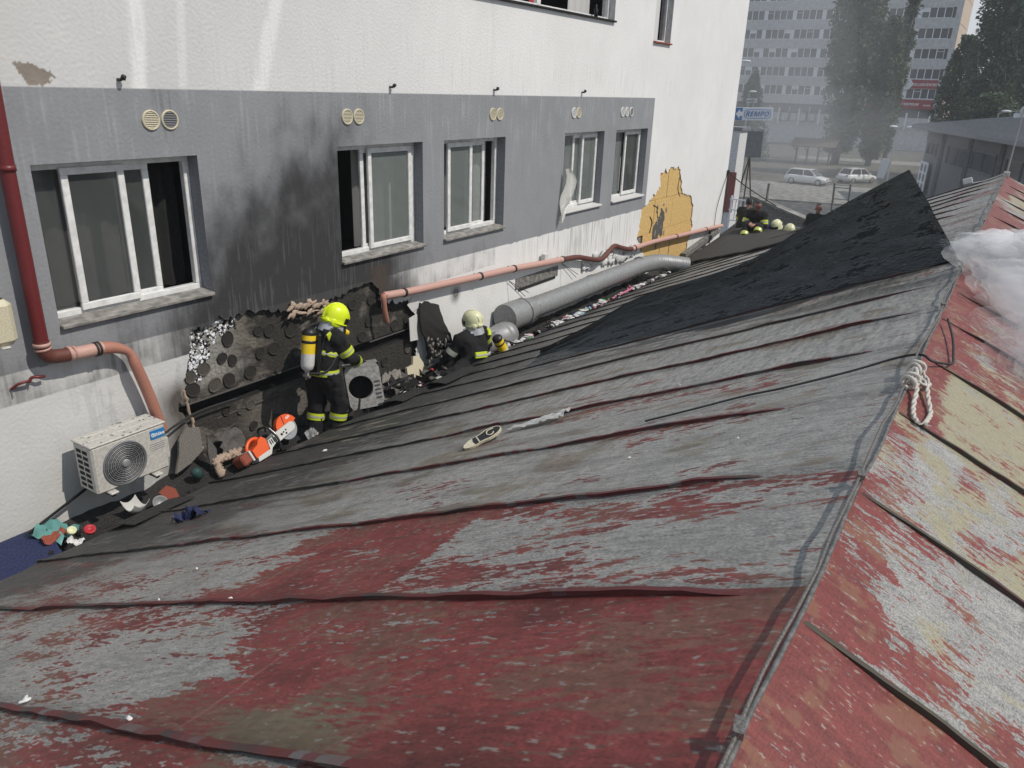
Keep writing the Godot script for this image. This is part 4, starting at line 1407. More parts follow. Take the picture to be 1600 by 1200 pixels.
func seam(z: float, s0: float, s1: float, right := false, h := 0.027) -> void:
	var st := begin()
	var n := 120 if z > -5.0 else 40
	var pa := []
	for i in n + 1:
		var t := float(i) / n
		var s := lerpf(s0, s1, t)
		var wob := 0.02 * na.get_noise_2d(s * 0.7, z * 3.0) + 0.006 * nb.get_noise_2d(s * 4.0, z)
		var hh := h * (0.85 + 0.35 * nb.get_noise_2d(s * 2.3, z * 5.0))
		hh *= sstep(-0.02, 0.35, s - s0 + 0.05)
		var lean := 0.012 + 0.01 * na.get_noise_2d(s * 1.5 + 9.0, z)
		var ring := []
		for c in [[0.015, 0.0], [0.010 + lean * 0.3, hh * 0.8], [0.012 + lean, hh], [-0.006 + lean, hh * 1.04], [-0.012, hh * 0.7], [-0.02, 0.0]]:
			ring.append((on_right(s, z + wob * 0.7 + c[0] * 0.6, c[1] - 0.005)) if right else on_roof(s, z + wob + c[0], c[1] + dent(s, z)))
		pa.append(ring)
	for i in n:
		var t := (i + 0.5) / n
		var s := lerpf(s0, s1, t)
		var v := nb.get_noise_2d(s * 2.6, z * 9.0)
		var c := Color(0.1, 0.017, 0.016)
		c = c.lerp(Color(0.12, 0.12, 0.116), 0.8 * sstep(0.22, 0.4, v)).lerp(Color(0.045, 0.03, 0.028), sstep(0.1, 0.4, -v))
		if right: c = Color(0.07, 0.03, 0.026) if v > -0.1 else Color(0.06, 0.05, 0.035)
		elif s > soot_line(z) - 0.2 + 0.5 * v: c = Color(0.025, 0.024, 0.023)
		elif z < -5.4: c = c.lerp(Color(0.05, 0.045, 0.043), 0.6)
		st.set_color(c)
		for j in 5:
			quad(st, pa[i][j], pa[i][j + 1], pa[i + 1][j + 1], pa[i + 1][j], (pa[i][j] + pa[i][j + 1]) * 0.5 - (pa[i][0] + pa[i][5]) * 0.5 + Vector3(0, 0.002, 0))
	if not M.has("seam"):
		var m := StandardMaterial3D.new()
		m.vertex_color_use_as_albedo = true
		m.roughness = 0.6
		m.resource_name = "seam"
		M.seam = m
	obj("standing_seam", st, M.seam, metal_roof)


func build_roof() -> void:
	metal_roof = placed("metal_roof", "weathered standing-seam metal roof, grey paint flaking off red, black with soot at its foot", "roof", Vector3(0, GY, -9.0))
	roof_panel(-1, 1.2, SEAMS[0], 0.0, 6.53)
	for k in SEAMS.size() - 1:
		var z0: float = SEAMS[k]
		var z1: float = SEAMS[k + 1]
		if k == 8: roof_panel(k, z0, z1, 4.4, 6.53)
		elif k >= 19: roof_panel(k, z0, z1, 3.3, 6.53)
		else: roof_panel(k, z0, z1, 0.0, 6.53)
	for k in SEAMS.size():
		var z: float = SEAMS[k]
		var s0: float = [0.1, 1.0, 0.12, 0.3, 0.45, 0.2, 0.12, 0.16, 0.1, 0.5, 0.3, 0.4, 0.35, 0.3, 0.2, 0.2, 0.2, 0.15, 0.12, 0.05, 3.3, 3.3, 3.3][k]
		if k == 1: s0 = 0.5
		if k == 9: s0 = 4.4
		seam(z, s0, 6.55)
	# right-hand slope
	var zr := [1.2, -0.85, -1.6, -2.33, -3.1, -3.93, -4.75, -5.55, -6.4, -7.2, -8.0, -8.9, -9.8, -10.8, -11.8, -12.9, -14.0, -15.5]
	for k in zr.size() - 1:
		var st := begin()
		st.set_smooth_group(0)
		var nz := 5
		var ns := 20
		for i in ns:
			for j in nz:
				for q in [[i, j], [i, j + 1], [i + 1, j + 1], [i, j], [i + 1, j + 1], [i + 1, j]]:
					var s := 3.4 * pow(float(q[0]) / ns, 1.6)
					var z := lerpf(zr[k], zr[k + 1], float(q[1]) / nz)
					st.set_uv(Vector2(s / 0.9, (z + 0.9) / -4.5))
					st.add_vertex(on_right(s, z, 0.008 * na.get_noise_2d(s * 3.0, z * 2.0) - 0.004))
		obj("roof_panel", st, M.roof_right, metal_roof)
		if k > 0: seam(zr[k], 0.015, 3.4, true, 0.02)
	# folded ridge
	var rd := begin()
	var pts := PackedVector3Array()
	for i in 90:
		var z := lerpf(1.2, -15.5, i / 89.0)
		pts.append(Vector3(RX + 0.012 * na.get_noise_1d(z * 2.0), RY + 0.002 + 0.004 * nb.get_noise_1d(z * 3.0), z))
	tube(rd, pts, 0.006, 6)
	obj("ridge_fold", rd, M.seam_grey, metal_roof)
	# wooden structure under the sheets: eaves board, gable board, dark hollow under the lifted panel
	var gb := begin()
	for s in [-1.0, 1.0]:
		var a := Vector3(RX, RY - 0.1, -15.52)
		var e := (on_roof(3.3, -15.52, -0.1) if s < 0 else on_right(3.4, -15.52, -0.1))
		bar(gb, a, e, 0.04, 0.16)
	obj("gable_board", gb, M.char_wood, metal_roof)
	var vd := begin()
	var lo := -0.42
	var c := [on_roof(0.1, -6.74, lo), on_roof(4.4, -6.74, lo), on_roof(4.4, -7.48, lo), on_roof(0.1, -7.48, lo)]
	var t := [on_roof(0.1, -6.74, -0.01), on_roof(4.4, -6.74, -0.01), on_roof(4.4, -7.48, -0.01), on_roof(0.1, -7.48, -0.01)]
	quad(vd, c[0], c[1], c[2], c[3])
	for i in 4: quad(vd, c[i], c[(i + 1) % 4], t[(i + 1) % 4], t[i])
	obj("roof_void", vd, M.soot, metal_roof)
	var wl := begin()
	quad(wl, Vector3(3.0, GY, 1.2), Vector3(3.0, GY, -15.4), on_right(3.4, -15.4, -0.03), on_right(3.4, 1.2, -0.03), Vector3.RIGHT)
	quad(wl, Vector3(3.0, GY, -15.4), Vector3(-3.2, GY, -15.4), on_roof(3.3, -15.4, -0.1), Vector3(RX, RY - 0.1, -15.4), Vector3.FORWARD)
	tri(wl, Vector3(3.0, GY, -15.4), Vector3(RX, RY - 0.1, -15.4), on_right(3.4, -15.4, -0.1), Vector3.FORWARD)
	quad(wl, Vector3(-3.2, GY, -15.4), Vector3(-3.2, GY, -21.4), Vector3(-3.2, -2.5, -21.4), Vector3(-3.2, -2.5, -15.4), Vector3.RIGHT)
	quad(wl, Vector3(-3.2, GY, -21.4), Vector3(-7.0, GY, -21.4), Vector3(-7.0, -4.2, -21.4), Vector3(-3.2, -2.7, -21.4), Vector3.FORWARD)
	obj("hall_wall", wl, M.white_wall, metal_roof)
	build_gutter()


func build_gutter() -> void:
	# the valley between roof and wall, full of soot and rubble
	var st := begin()
	var prof := [Vector2(-6.12, -3.808), Vector2(-6.22, -3.9), Vector2(-6.32, -4.0), Vector2(-6.45, -4.08), Vector2(-6.6, -4.1), Vector2(-6.75, -4.09), Vector2(-6.9, -4.07), Vector2(-7.12, -4.02)]
	var g := []
	for i in 130:
		var z := lerpf(1.0, -18.2, i / 129.0)
		var row := PackedVector3Array()
		for j in prof.size():
			var amp := 0.0 if j == 0 else (0.035 if j < 3 else 0.07)
			row.append(Vector3(prof[j].x, prof[j].y + amp * (na.get_noise_2d(z * 1.6, j * 0.7) + 0.8 * nb.get_noise_2d(z * 5.0, j * 1.7)) + (0.06 if z < -7.2 and z > -8.8 and j > 3 else 0.0), z))
		g.append(row)
	sheet(st, g, 0.01, Vector3.UP)
	var o := obj("valley_gutter", st, M.gutter)
	tag(o, "sooty valley gutter between the metal roof and the white building", "gutter")
	# the sheets at the foot, buckled by the heat
	for q in [[-6.75, 6.1, 0.5, 0.1], [-7.5, 5.9, 0.8, 0.1], [-3.4, 6.2, 0.6, 0.05]]:
		var bk := begin()
		var gg := []
		for i in 6:
			var row := PackedVector3Array()
			for j in 7:
				var s: float = q[1] + 0.6 * (i / 5.0 - 0.3)
				var z: float = q[0] - q[2] * (j / 6.0 - 0.5)
				row.append(on_roof(s, z, 0.02 + q[3] * sin(PI * i / 5.0) * (0.4 + 0.6 * absf(nb.get_noise_2d(i * 0.9 + q[0], j * 0.8))) ))
			gg.append(row)
		sheet(bk, gg, 0.004, Vector3.UP)
		obj("buckled_sheet", bk, M.gutter, o)


func build_roof_flap() -> void:
	var o := placed("lifted_roof_sheet", "big charred black roof sheet folded up from the ridge, with ragged sooty face", "roof sheet", Vector3(-1.2, -1.6, -6.74))
	var foot := [Vector3(-0.27, -1.13, -6.86), Vector3(-0.58, -1.27, -6.8), Vector3(-1.11, -1.51, -6.74), Vector3(-1.64, -1.75, -6.72), Vector3(-2.15, -1.98, -6.72), Vector3(-2.73, -2.24, -6.73), Vector3(-3.3, -2.51, -6.75), Vector3(-3.75, -2.72, -6.78), Vector3(-4.15, -2.9, -6.82)]
	var top := [Vector3(-0.71, -0.48, -6.6), Vector3(-0.97, -0.665, -6.65), Vector3(-1.22, -0.85, -6.7), Vector3(-1.46, -1.04, -6.75), Vector3(-1.75, -1.29, -6.78), Vector3(-2.1, -1.5, -6.85), Vector3(-2.88, -1.88, -6.92), Vector3(-3.5, -2.33, -7.05), Vector3(-4.1, -2.74, -7.1)]
	var f := smooth_line(foot, 6)
	var t := smooth_line(top, 6)
	var g := []
	var rows := 22
	for i in rows:
		var row := PackedVector3Array()
		var v := float(i) / (rows - 1)
		for j in f.size():
			var u := float(j) / (f.size() - 1)
			var bulge := 0.1 * sin(PI * v) * (0.4 + u) + 0.05 * na.get_noise_2d(u * 6.0, v * 3.0) * sin(PI * v) + 0.02 * nb.get_noise_2d(u * 22.0, v * 9.0) * smoothstep(0.0, 0.15, v)
			row.append(f[j].lerp(t[j], v) + Vector3(0, 0, -bulge))
		g.append(row)
	var st := begin()
	sheet(st, g, 0.014, Vector3(0.2, 0.2, 1.0), true)
	obj("sheet", st, M.charred, o)
	# curled bright edges and scorched crusts
	var cr := begin()
	for k in 20:
		var u := rng.randf()
		var v := rng.randf_range(0.12, 0.92)
		var j := clampi(int(u * (f.size() - 1)), 0, f.size() - 2)
		var p: Vector3 = f[j].lerp(t[j], v) + Vector3(0, 0, 0.012 - 0.1 * sin(PI * v) * (0.4 + u))
		lump(cr, p, Vector3(rng.randf_range(0.02, 0.1), rng.randf_range(0.012, 0.03), 0.02), k * 0.9, Basis(Vector3.BACK, rng.randf_range(0, 0.6)), 0.6)
	tag(obj("crust", cr, M.charred, o), "", "", "", "stuff")
	# burnt felt deck at the far end, where the two firefighters sit
	var dk := begin()
	var near := smooth_line([Vector3(-6.9, -4.12, -17.6), Vector3(-6.0, -3.72, -17.6), Vector3(-5.2, -3.36, -16.5), Vector3(-4.3, -2.94, -15.4), Vector3(-3.3, -2.48, -14.6)], 4)
	var mid := smooth_line([Vector3(-6.8, -4.0, -19.4), Vector3(-6.1, -3.6, -19.4), Vector3(-5.3, -3.35, -19.3), Vector3(-4.4, -3.05, -18.6), Vector3(-3.4, -2.6, -17.4)], 4)
	var far := smooth_line([Vector3(-6.75, -3.8, -21.6), Vector3(-6.2, -3.3, -21.6), Vector3(-5.5, -3.28, -21.6), Vector3(-4.7, -3.33, -21.6), Vector3(-3.4, -2.75, -21.4)], 4)
	var gg := []
	for i in 15:
		var v := i / 14.0
		var row := PackedVector3Array()
		for j in near.size():
			var a: Vector3 = near[j].lerp(mid[j], v * 2.0) if v < 0.5 else mid[j].lerp(far[j], v * 2.0 - 1.0)
			row.append(a + Vector3(0, 0.03 + 0.035 * na.get_noise_2d(a.x * 2.0, a.z * 2.0), 0))
		gg.append(row)
	sheet(dk, gg, 0.03, Vector3.UP)
	tag(obj("burnt_deck", dk, M.deck), "burnt dark brown felt roof at the far end under two sitting people", "roof")
	# edge flashing of the deck towards the corner of the building
	var fl := begin()
	bar(fl, Vector3(-6.8, -3.75, -21.7), Vector3(-6.3, -3.28, -21.7), 0.06, 0.05)
	bar(fl, Vector3(-6.3, -3.28, -21.7), Vector3(-3.4, -3.3, -21.7), 0.06, 0.04)
	tag(obj("roof_edge_trim", fl, M.zinc), "grey metal edge trim behind the two sitting people", "trim")


# ---------------------------------------------------------------- the far block
func build_far_block() -> void:
	var zf := -155.0
	var xr := -13.75
	var xl := -66.0
	var top := 22.0
	var b := placed("office_block", "long grey office block with ribbons of windows and two red banners, behind the poplars", "building", Vector3(-40, GY, zf))
	var st := begin()
	var sills := [15.9, 12.8, 9.68, 6.56, 3.44, 0.32, -2.8]
	var wh := 1.6
	# spandrels between the window ribbons
	var edges := [top]
	for s in sills:
		edges.append(s + wh)
		edges.append(s)
	edges.append(-4.6)
	for i in range(0, edges.size() - 1, 2):
		quad(st, Vector3(xl, edges[i + 1], zf), Vector3(xr, edges[i + 1], zf), Vector3(xr, edges[i], zf), Vector3(xl, edges[i], zf), Vector3.BACK)
		if i > 0: quad(st, Vector3(xl, edges[i], zf), Vector3(xr, edges[i], zf), Vector3(xr, edges[i], zf - 0.3), Vector3(xl, edges[i], zf - 0.3), Vector3.UP)
		if i < edges.size() - 2: quad(st, Vector3(xl, edges[i + 1], zf), Vector3(xr, edges[i + 1], zf), Vector3(xr, edges[i + 1], zf - 0.3), Vector3(xl, edges[i + 1], zf - 0.3), Vector3.DOWN)
	quad(st, Vector3(xl, GY, zf - 0.2), Vector3(xr, GY, zf - 0.2), Vector3(xr, -4.6, zf - 0.2), Vector3(xl, -4.6, zf - 0.2), Vector3.BACK)
	quad(st, Vector3(xr - 0.9, -4.6, zf + 0.01), Vector3(xr, -4.6, zf + 0.01), Vector3(xr, top, zf + 0.01), Vector3(xr - 0.9, top, zf + 0.01), Vector3.BACK)
	obj("facade", st, M.facade_grey, b)
	var sd := begin()
	quad(sd, Vector3(xr, GY, zf), Vector3(xr, GY, zf - 16.0), Vector3(xr, top, zf - 16.0), Vector3(xr, top, zf), Vector3.RIGHT)
	quad(sd, Vector3(xr, GY, zf - 16), Vector3(xl, GY, zf - 16), Vector3(xl, top, zf - 16), Vector3(xr, top, zf - 16), Vector3.FORWARD)
	quad(sd, Vector3(xl, GY, zf), Vector3(xl, GY, zf - 16), Vector3(xl, top, zf - 16), Vector3(xl, top, zf), Vector3.LEFT)
	quad(sd, Vector3(xr, top, zf), Vector3(xl, top, zf), Vector3(xl, top, zf - 16), Vector3(xr, top, zf - 16), Vector3.UP)
	for g in 6: box(sd, Vector3(xr + 0.02, -4.0 + g * 4.0, zf - 8.0), Vector3(0.04, 0.05, 15.8))
	obj("gable_wall", sd, M.facade_cream, b)
	var bk := begin()
	quad(bk, Vector3(xl, -4.6, zf - 0.31), Vector3(xr, -4.6, zf - 0.31), Vector3(xr, top, zf - 0.31), Vector3(xl, top, zf - 0.31), Vector3.BACK)
	obj("inner_wall", bk, M.far_pane, b)
	# window units: pane in a white frame
	var kinds := []
	for kd in 3:
		var fr := begin()
		var w := 1.12
		for e in [[-w / 2 + 0.03, 0.06, wh], [w / 2 - 0.03, 0.06, wh]]: box(fr, Vector3(e[0], wh / 2, 0), Vector3(e[1], e[2], 0.1))
		for e in [0.03, wh - 0.03]: box(fr, Vector3(0, e, 0), Vector3(w - 0.12, 0.06, 0.1))
		if kd == 1: box(fr, Vector3(0, wh * 0.72, 0), Vector3(w - 0.12, 0.06, 0.1))
		fr.generate_normals()
		var mesh: ArrayMesh = fr.commit()
		var pn := begin()
		box(pn, Vector3(0, wh / 2, -0.05), Vector3(w - 0.12, wh - 0.12, 0.02))
		if kd == 2:
			pn = begin()
			box(pn, Vector3(0, wh * 0.32, -0.05), Vector3(w - 0.12, wh * 0.5, 0.02))
		pn.generate_normals()
		pn.commit(mesh)
		if kd == 2:
			var bl := begin()
			box(bl, Vector3(0, wh * 0.77, -0.05), Vector3(w - 0.12, wh * 0.4, 0.02))
			bl.generate_normals()
			bl.commit(mesh)
			mesh.surface_set_material(2, M.far_panel)
		mesh.surface_set_material(0, M.far_frame)
		mesh.surface_set_material(1, M.far_pane)
		kinds.append(mesh)
	var pm := begin()
	box(pm, Vector3(0, wh / 2, -0.02), Vector3(0.56, wh, 0.1))
	pm.generate_normals()
	var panel: ArrayMesh = pm.commit()
	for r in sills.size():
		if r == 6: break
		var x := xr - 1.4
		var bay := 0
		while x > -52.0 and bay < 8:
			for k in 4:
				x -= 1.13
				var o := meshed("window", kinds[[0, 0, 1, 0, 2, 0, 0][rng.randi() % 7]], null, b)
				o.position = Vector3(x + 0.57, sills[r], zf - 0.12) - in_world[b]
			x -= 0.56
			var q := meshed("infill_panel", panel, M.far_panel, b)
			q.position = Vector3(x + 0.28, sills[r], zf - 0.12) - in_world[b]
			bay += 1
	# glazed ground floor and a concrete canopy
	var gf := begin()
	for k in 14: box(gf, Vector3(xr - 1.5 - k * 3.6, -3.4, zf + 0.1), Vector3(0.25, 2.8, 0.3))
	for k in 14: box(gf, Vector3(xr - 3.3 - k * 3.6, -2.2, zf + 0.1), Vector3(0.1, 1.0, 0.2))
	obj("ground_floor_post", gf, M.far_panel, b)
	var gw := begin()
	for k in 5:
		for j in 2: frame_far(gw, Vector3(-41.0 + k * 1.6, -4.2, zf + 0.12), 1.4, 1.6)
	obj("low_window_frames", gw, M.far_frame, b)
	# the red banners
	var wd := ["MOLLERCENTRUM", "AUTO T. CENTRUM"]
	var bn := [[1.92, 3.3, -27.0, xr - 1.3], [-1.35, 0.15, -25.6, xr - 1.3]]
	for k in 2:
		var q = bn[k]
		var bs := begin()
		box(bs, Vector3((q[2] + q[3]) / 2, (q[0] + q[1]) / 2, zf + 0.12), Vector3(q[3] - q[2], q[1] - q[0], 0.12))
		var o := obj("banner", bs, M.banner_red, b)
		var w := meshed("lettering", words(wd[k], 0.42, 0.03), M.print_white, o)
		w.position = Vector3(xr - 3.1 if k == 0 else xr - 6.0, (q[0] + q[1]) / 2 - (0.05 if k == 0 else 0.0), zf + 0.2)
		if k == 0: w.scale = Vector3(0.95, 1, 1)
		var w2 := meshed("small_lettering", words("servis", 0.3, 0.03), M.print_white, o)
		w2.position = Vector3(xr - 8.8 if k == 0 else xr - 2.3, (q[0] + q[1]) / 2 - 0.1, zf + 0.2)
	var lg := begin()
	var hex := PackedVector2Array()
	for k in 6: hex.append(Vector2(cos(TAU * k / 6.0) * 1.25, sin(TAU * k / 6.0) * 0.98))
	prism(lg, hex, 0.1, Transform3D(Basis.IDENTITY, Vector3(xr - 6.2, 2.6, zf + 0.28)))
	var lo := obj("emblem", lg, M.sign_white, b)
	var l2 := begin()
	var cross := PackedVector2Array([Vector2(-0.55, -0.5), Vector2(0.2, -0.5), Vector2(0.2, -0.3), Vector2(-0.35, -0.3), Vector2(-0.35, 0.1), Vector2(0.5, 0.1), Vector2(0.5, 0.5), Vector2(-0.2, 0.5), Vector2(-0.2, 0.35), Vector2(0.3, 0.35), Vector2(0.3, 0.25), Vector2(-0.55, 0.25)])
	prism(l2, cross, 0.04, Transform3D(Basis.IDENTITY, Vector3(xr - 6.2, 2.6, zf + 0.36)))
	obj("emblem_mark", l2, M.facade_grey, lo)


func frame_far(st: SurfaceTool, at: Vector3, w: float, h: float) -> void:
	box(st, at + Vector3(0, 0, 0), Vector3(w, 0.1, 0.1))
	box(st, at + Vector3(0, h, 0), Vector3(w, 0.1, 0.1))
	box(st, at + Vector3(-w / 2, h / 2, 0), Vector3(0.1, h - 0.1, 0.1))
	box(st, at + Vector3(w / 2, h / 2, 0), Vector3(0.1, h - 0.1, 0.1))


# ---------------------------------------------------------------- low building on the right
func build_low_building() -> void:
	var a := Vector3(-9.07, -1.99, -79.4)     # far eave corner
	var c := Vector3(1.6, -1.93, -47.5)       # eave running past the right of the view
	var back := Vector3(0.945, 0, -0.327)     # away from the yard
	var along := Vector3(0.317, 0, 0.948)
	var b := placed("low_building", "low dark grey building with ribbed metal roof and dim windows at right", "building", Vector3(-4, GY, -65))
	var inset := back * 1.5
	var st := begin()
	quad(st, a + inset + Vector3(0, -0.3, 0), c + inset + Vector3(0, -0.3, 0), Vector3(c.x, GY, c.z) + inset, Vector3(a.x, GY, a.z) + inset, -back)
	var ab := a + back * 18.0
	quad(st, a + inset + Vector3(0, -0.3, 0), ab + Vector3(0, -0.3, 0), Vector3(ab.x, GY, ab.z), Vector3(a.x, GY, a.z) + inset, -along)
	obj("wall", st, M.shed_wall, b)
	var so := begin()
	quad(so, a + Vector3(0, -0.28, 0), c + Vector3(0, -0.28, 0), c + back * 18 + Vector3(0, -0.28, 0), a + back * 18 + Vector3(0, -0.28, 0), Vector3.DOWN)
	obj("soffit", so, M.shed_wall, b)
	# roof slope with ribs
	var rise := Vector3(0, 0.95, 0) + back * 7.0
	var ra := a + rise + along * 2.0
	var rc := c + rise
	var rf := begin()
	quad(rf, a, c, rc, ra, Vector3.UP)
	quad(rf, ra, rc, rc + back * 8.0 - Vector3(0, 0.3, 0), ra + back * 8.0 - Vector3(0, 0.3, 0), Vector3.UP)
	quad(rf, a, c, c + Vector3(0, -0.28, 0), a + Vector3(0, -0.28, 0), -back)
	tri(rf, a, ra, a + back * 14.0, -along)
	quad(rf, a, a + Vector3(0, -0.28, 0), a + back * 14.0 + Vector3(0, -0.28, 0), a + back * 14.0, -along)
	var roof := obj("roof", rf, M.shed_roof, b)
	var n := 62
	for k in n:
		var t := (k + 0.5) / n
		var rb := begin()
		bar(rb, a.lerp(c, t) + Vector3(0, 0.03, 0), ra.lerp(rc, t) + Vector3(0, 0.03, 0), 0.1, 0.09)
		obj("rib", rb, M.shed_roof, roof)
	# windows in the dark wall, pilasters and a panel with round holes
	var wx := func(t: float, y: float, out: float) -> Vector3: return a.lerp(c, t) + inset - back * out + Vector3(0, y - a.lerp(c, t).y, 0)
	for w in [[0.22, 0.37, -4.6, -3.2], [0.41, 0.57, -4.5, -3.2], [0.63, 0.8, -4.6, -3.2], [0.03, 0.12, -4.3, -3.3]]:
		var ws := begin()
		quad(ws, wx.call(w[0], w[2], 0.03), wx.call(w[1], w[2], 0.03), wx.call(w[1], w[3], 0.03), wx.call(w[0], w[3], 0.03), -back)
		var o := obj("window", ws, M.far_pane, b)
		var fs := begin()
		bar(fs, wx.call(w[0], w[2], 0.06), wx.call(w[1], w[2], 0.06), 0.08, 0.1)
		bar(fs, wx.call(w[0], w[3], 0.06), wx.call(w[1], w[3], 0.06), 0.08, 0.1)
		for t in [w[0], (w[0] + w[1]) / 2, w[1]]: bar(fs, wx.call(t, w[2], 0.06), wx.call(t, w[3], 0.06), 0.1, 0.08)
		obj("frame", fs, M.shed_wall, o)
	for t in [0.17, 0.39, 0.6, 0.83]:
		var ps := begin()
		bar(ps, wx.call(t, GY, 0.1), wx.call(t, -2.3, 0.1), 0.5, 0.25)
		obj("pilaster", ps, M.shed_wall, b)
	var bp := placed("holed_board", "pale upright board with round holes leaning at the low dark building's wall", "board", wx.call(0.14, GY, 0.4))
	var u: Vector3 = along * 1.15
	var bs := begin()
	var base: Vector3 = wx.call(0.07, -7.3, 0.35)
	var face := Basis(along, Vector3.UP, -back)
	box(bs, base + Vector3(0, 1.1, 0), Vector3(2.7, 2.6, 0.06), face)
	obj("sheet", bs, M.far_panel, bp)
	for i in 3:
		for j in 2:
			var ds := begin()
			disc(ds, base + Vector3(0, 0.3 + i * 0.8, 0) + along * (j * 1.2 - 0.6) - back * 0.04, -back, 0.36, 14)
			obj("hole", ds, M.shed_wall, bp)
	# things on its roof
	var top := func(t: float, k: float) -> Vector3: return a.lerp(c, t) + rise * k + along * 2.0 * k * (1.0 - t)
	var p: Vector3 = top.call(0.3, 1.0)
	var sk := placed("roof_hatch", "small framed roof hatch standing on the low building's ridge", "hatch", p)
	box_part("frame", p + Vector3(0, 0.45, 0), Vector3(1.05, 1.0, 0.12), M.far_panel, sk, Basis(Vector3.UP, 0.3))
	box_part("panel", p + Vector3(0, 0.45, 0.07) , Vector3(0.8, 0.78, 0.06), M.shed_wall, sk, Basis(Vector3.UP, 0.3))
	p = top.call(0.08, 1.0)
	var vt := placed("roof_ventilator", "shiny bent vent pipe on the low building's ridge", "vent pipe", p)
	var vs := begin()
	tube(vs, smooth_line([p, p + Vector3(0, 0.7, 0), p + Vector3(0.6, 1.0, 0.1), p + Vector3(1.4, 0.75, 0.3), p + Vector3(1.8, 0.4, 0.4)], 4), 0.16, 8)
	obj("pipe", vs, M.steel, vt)
	var v2 := begin()
	lathe(v2, [Vector2(0.3, 0), Vector2(0.3, 0.3), Vector2(0.15, 0.4), Vector2(0, 0.4)], Transform3D(Basis.IDENTITY, p + Vector3(-0.3, 0, 0)), 10)
	obj("cowl", v2, M.steel, vt)
	p = top.call(0.66, 1.0)
	var ch := placed("roof_unit", "pale boxy ventilation unit with bent pipe, at the right end of the low building's roof", "ventilation unit", p)
	box_part("housing", p + Vector3(0.2, 0.85, 0), Vector3(1.0, 1.7, 0.9), M.far_panel, ch, Basis(Vector3.UP, 0.2))
	box_part("base", p + Vector3(-0.3, 0.1, 0.3), Vector3(2.2, 0.35, 1.0), M.shed_wall, ch)
	var cs := begin()
	tube(cs, smooth_line([p + Vector3(-1.5, -0.1, 0.2), p + Vector3(-1.5, 0.5, 0.2), p + Vector3(-1.2, 0.85, 0.2), p + Vector3(-0.3, 0.95, 0.1)], 4), 0.14, 8)
	obj("pipe", cs, M.steel, ch)


# ---------------------------------------------------------------- trees
func leaf_mesh(sz: float) -> ArrayMesh:
	var st := begin()
	for k in 7:
		var d := Vector3(rng.randf_range(-1, 1), rng.randf_range(-1, 1), rng.randf_range(-1, 1)) * sz * 0.7
		var bs := Basis.from_euler(Vector3(rng.randf() * 6, rng.randf() * 6, rng.randf() * 6))
		var w := sz * rng.randf_range(0.3, 0.6)
		quad(st, d + bs * Vector3(-w, 0, 0), d + bs * Vector3(0, w * 0.6, 0.1 * w), d + bs * Vector3(w, 0, 0), d + bs * Vector3(0, -w * 0.6, 0.1 * w))
	st.generate_normals()
	return st.commit()


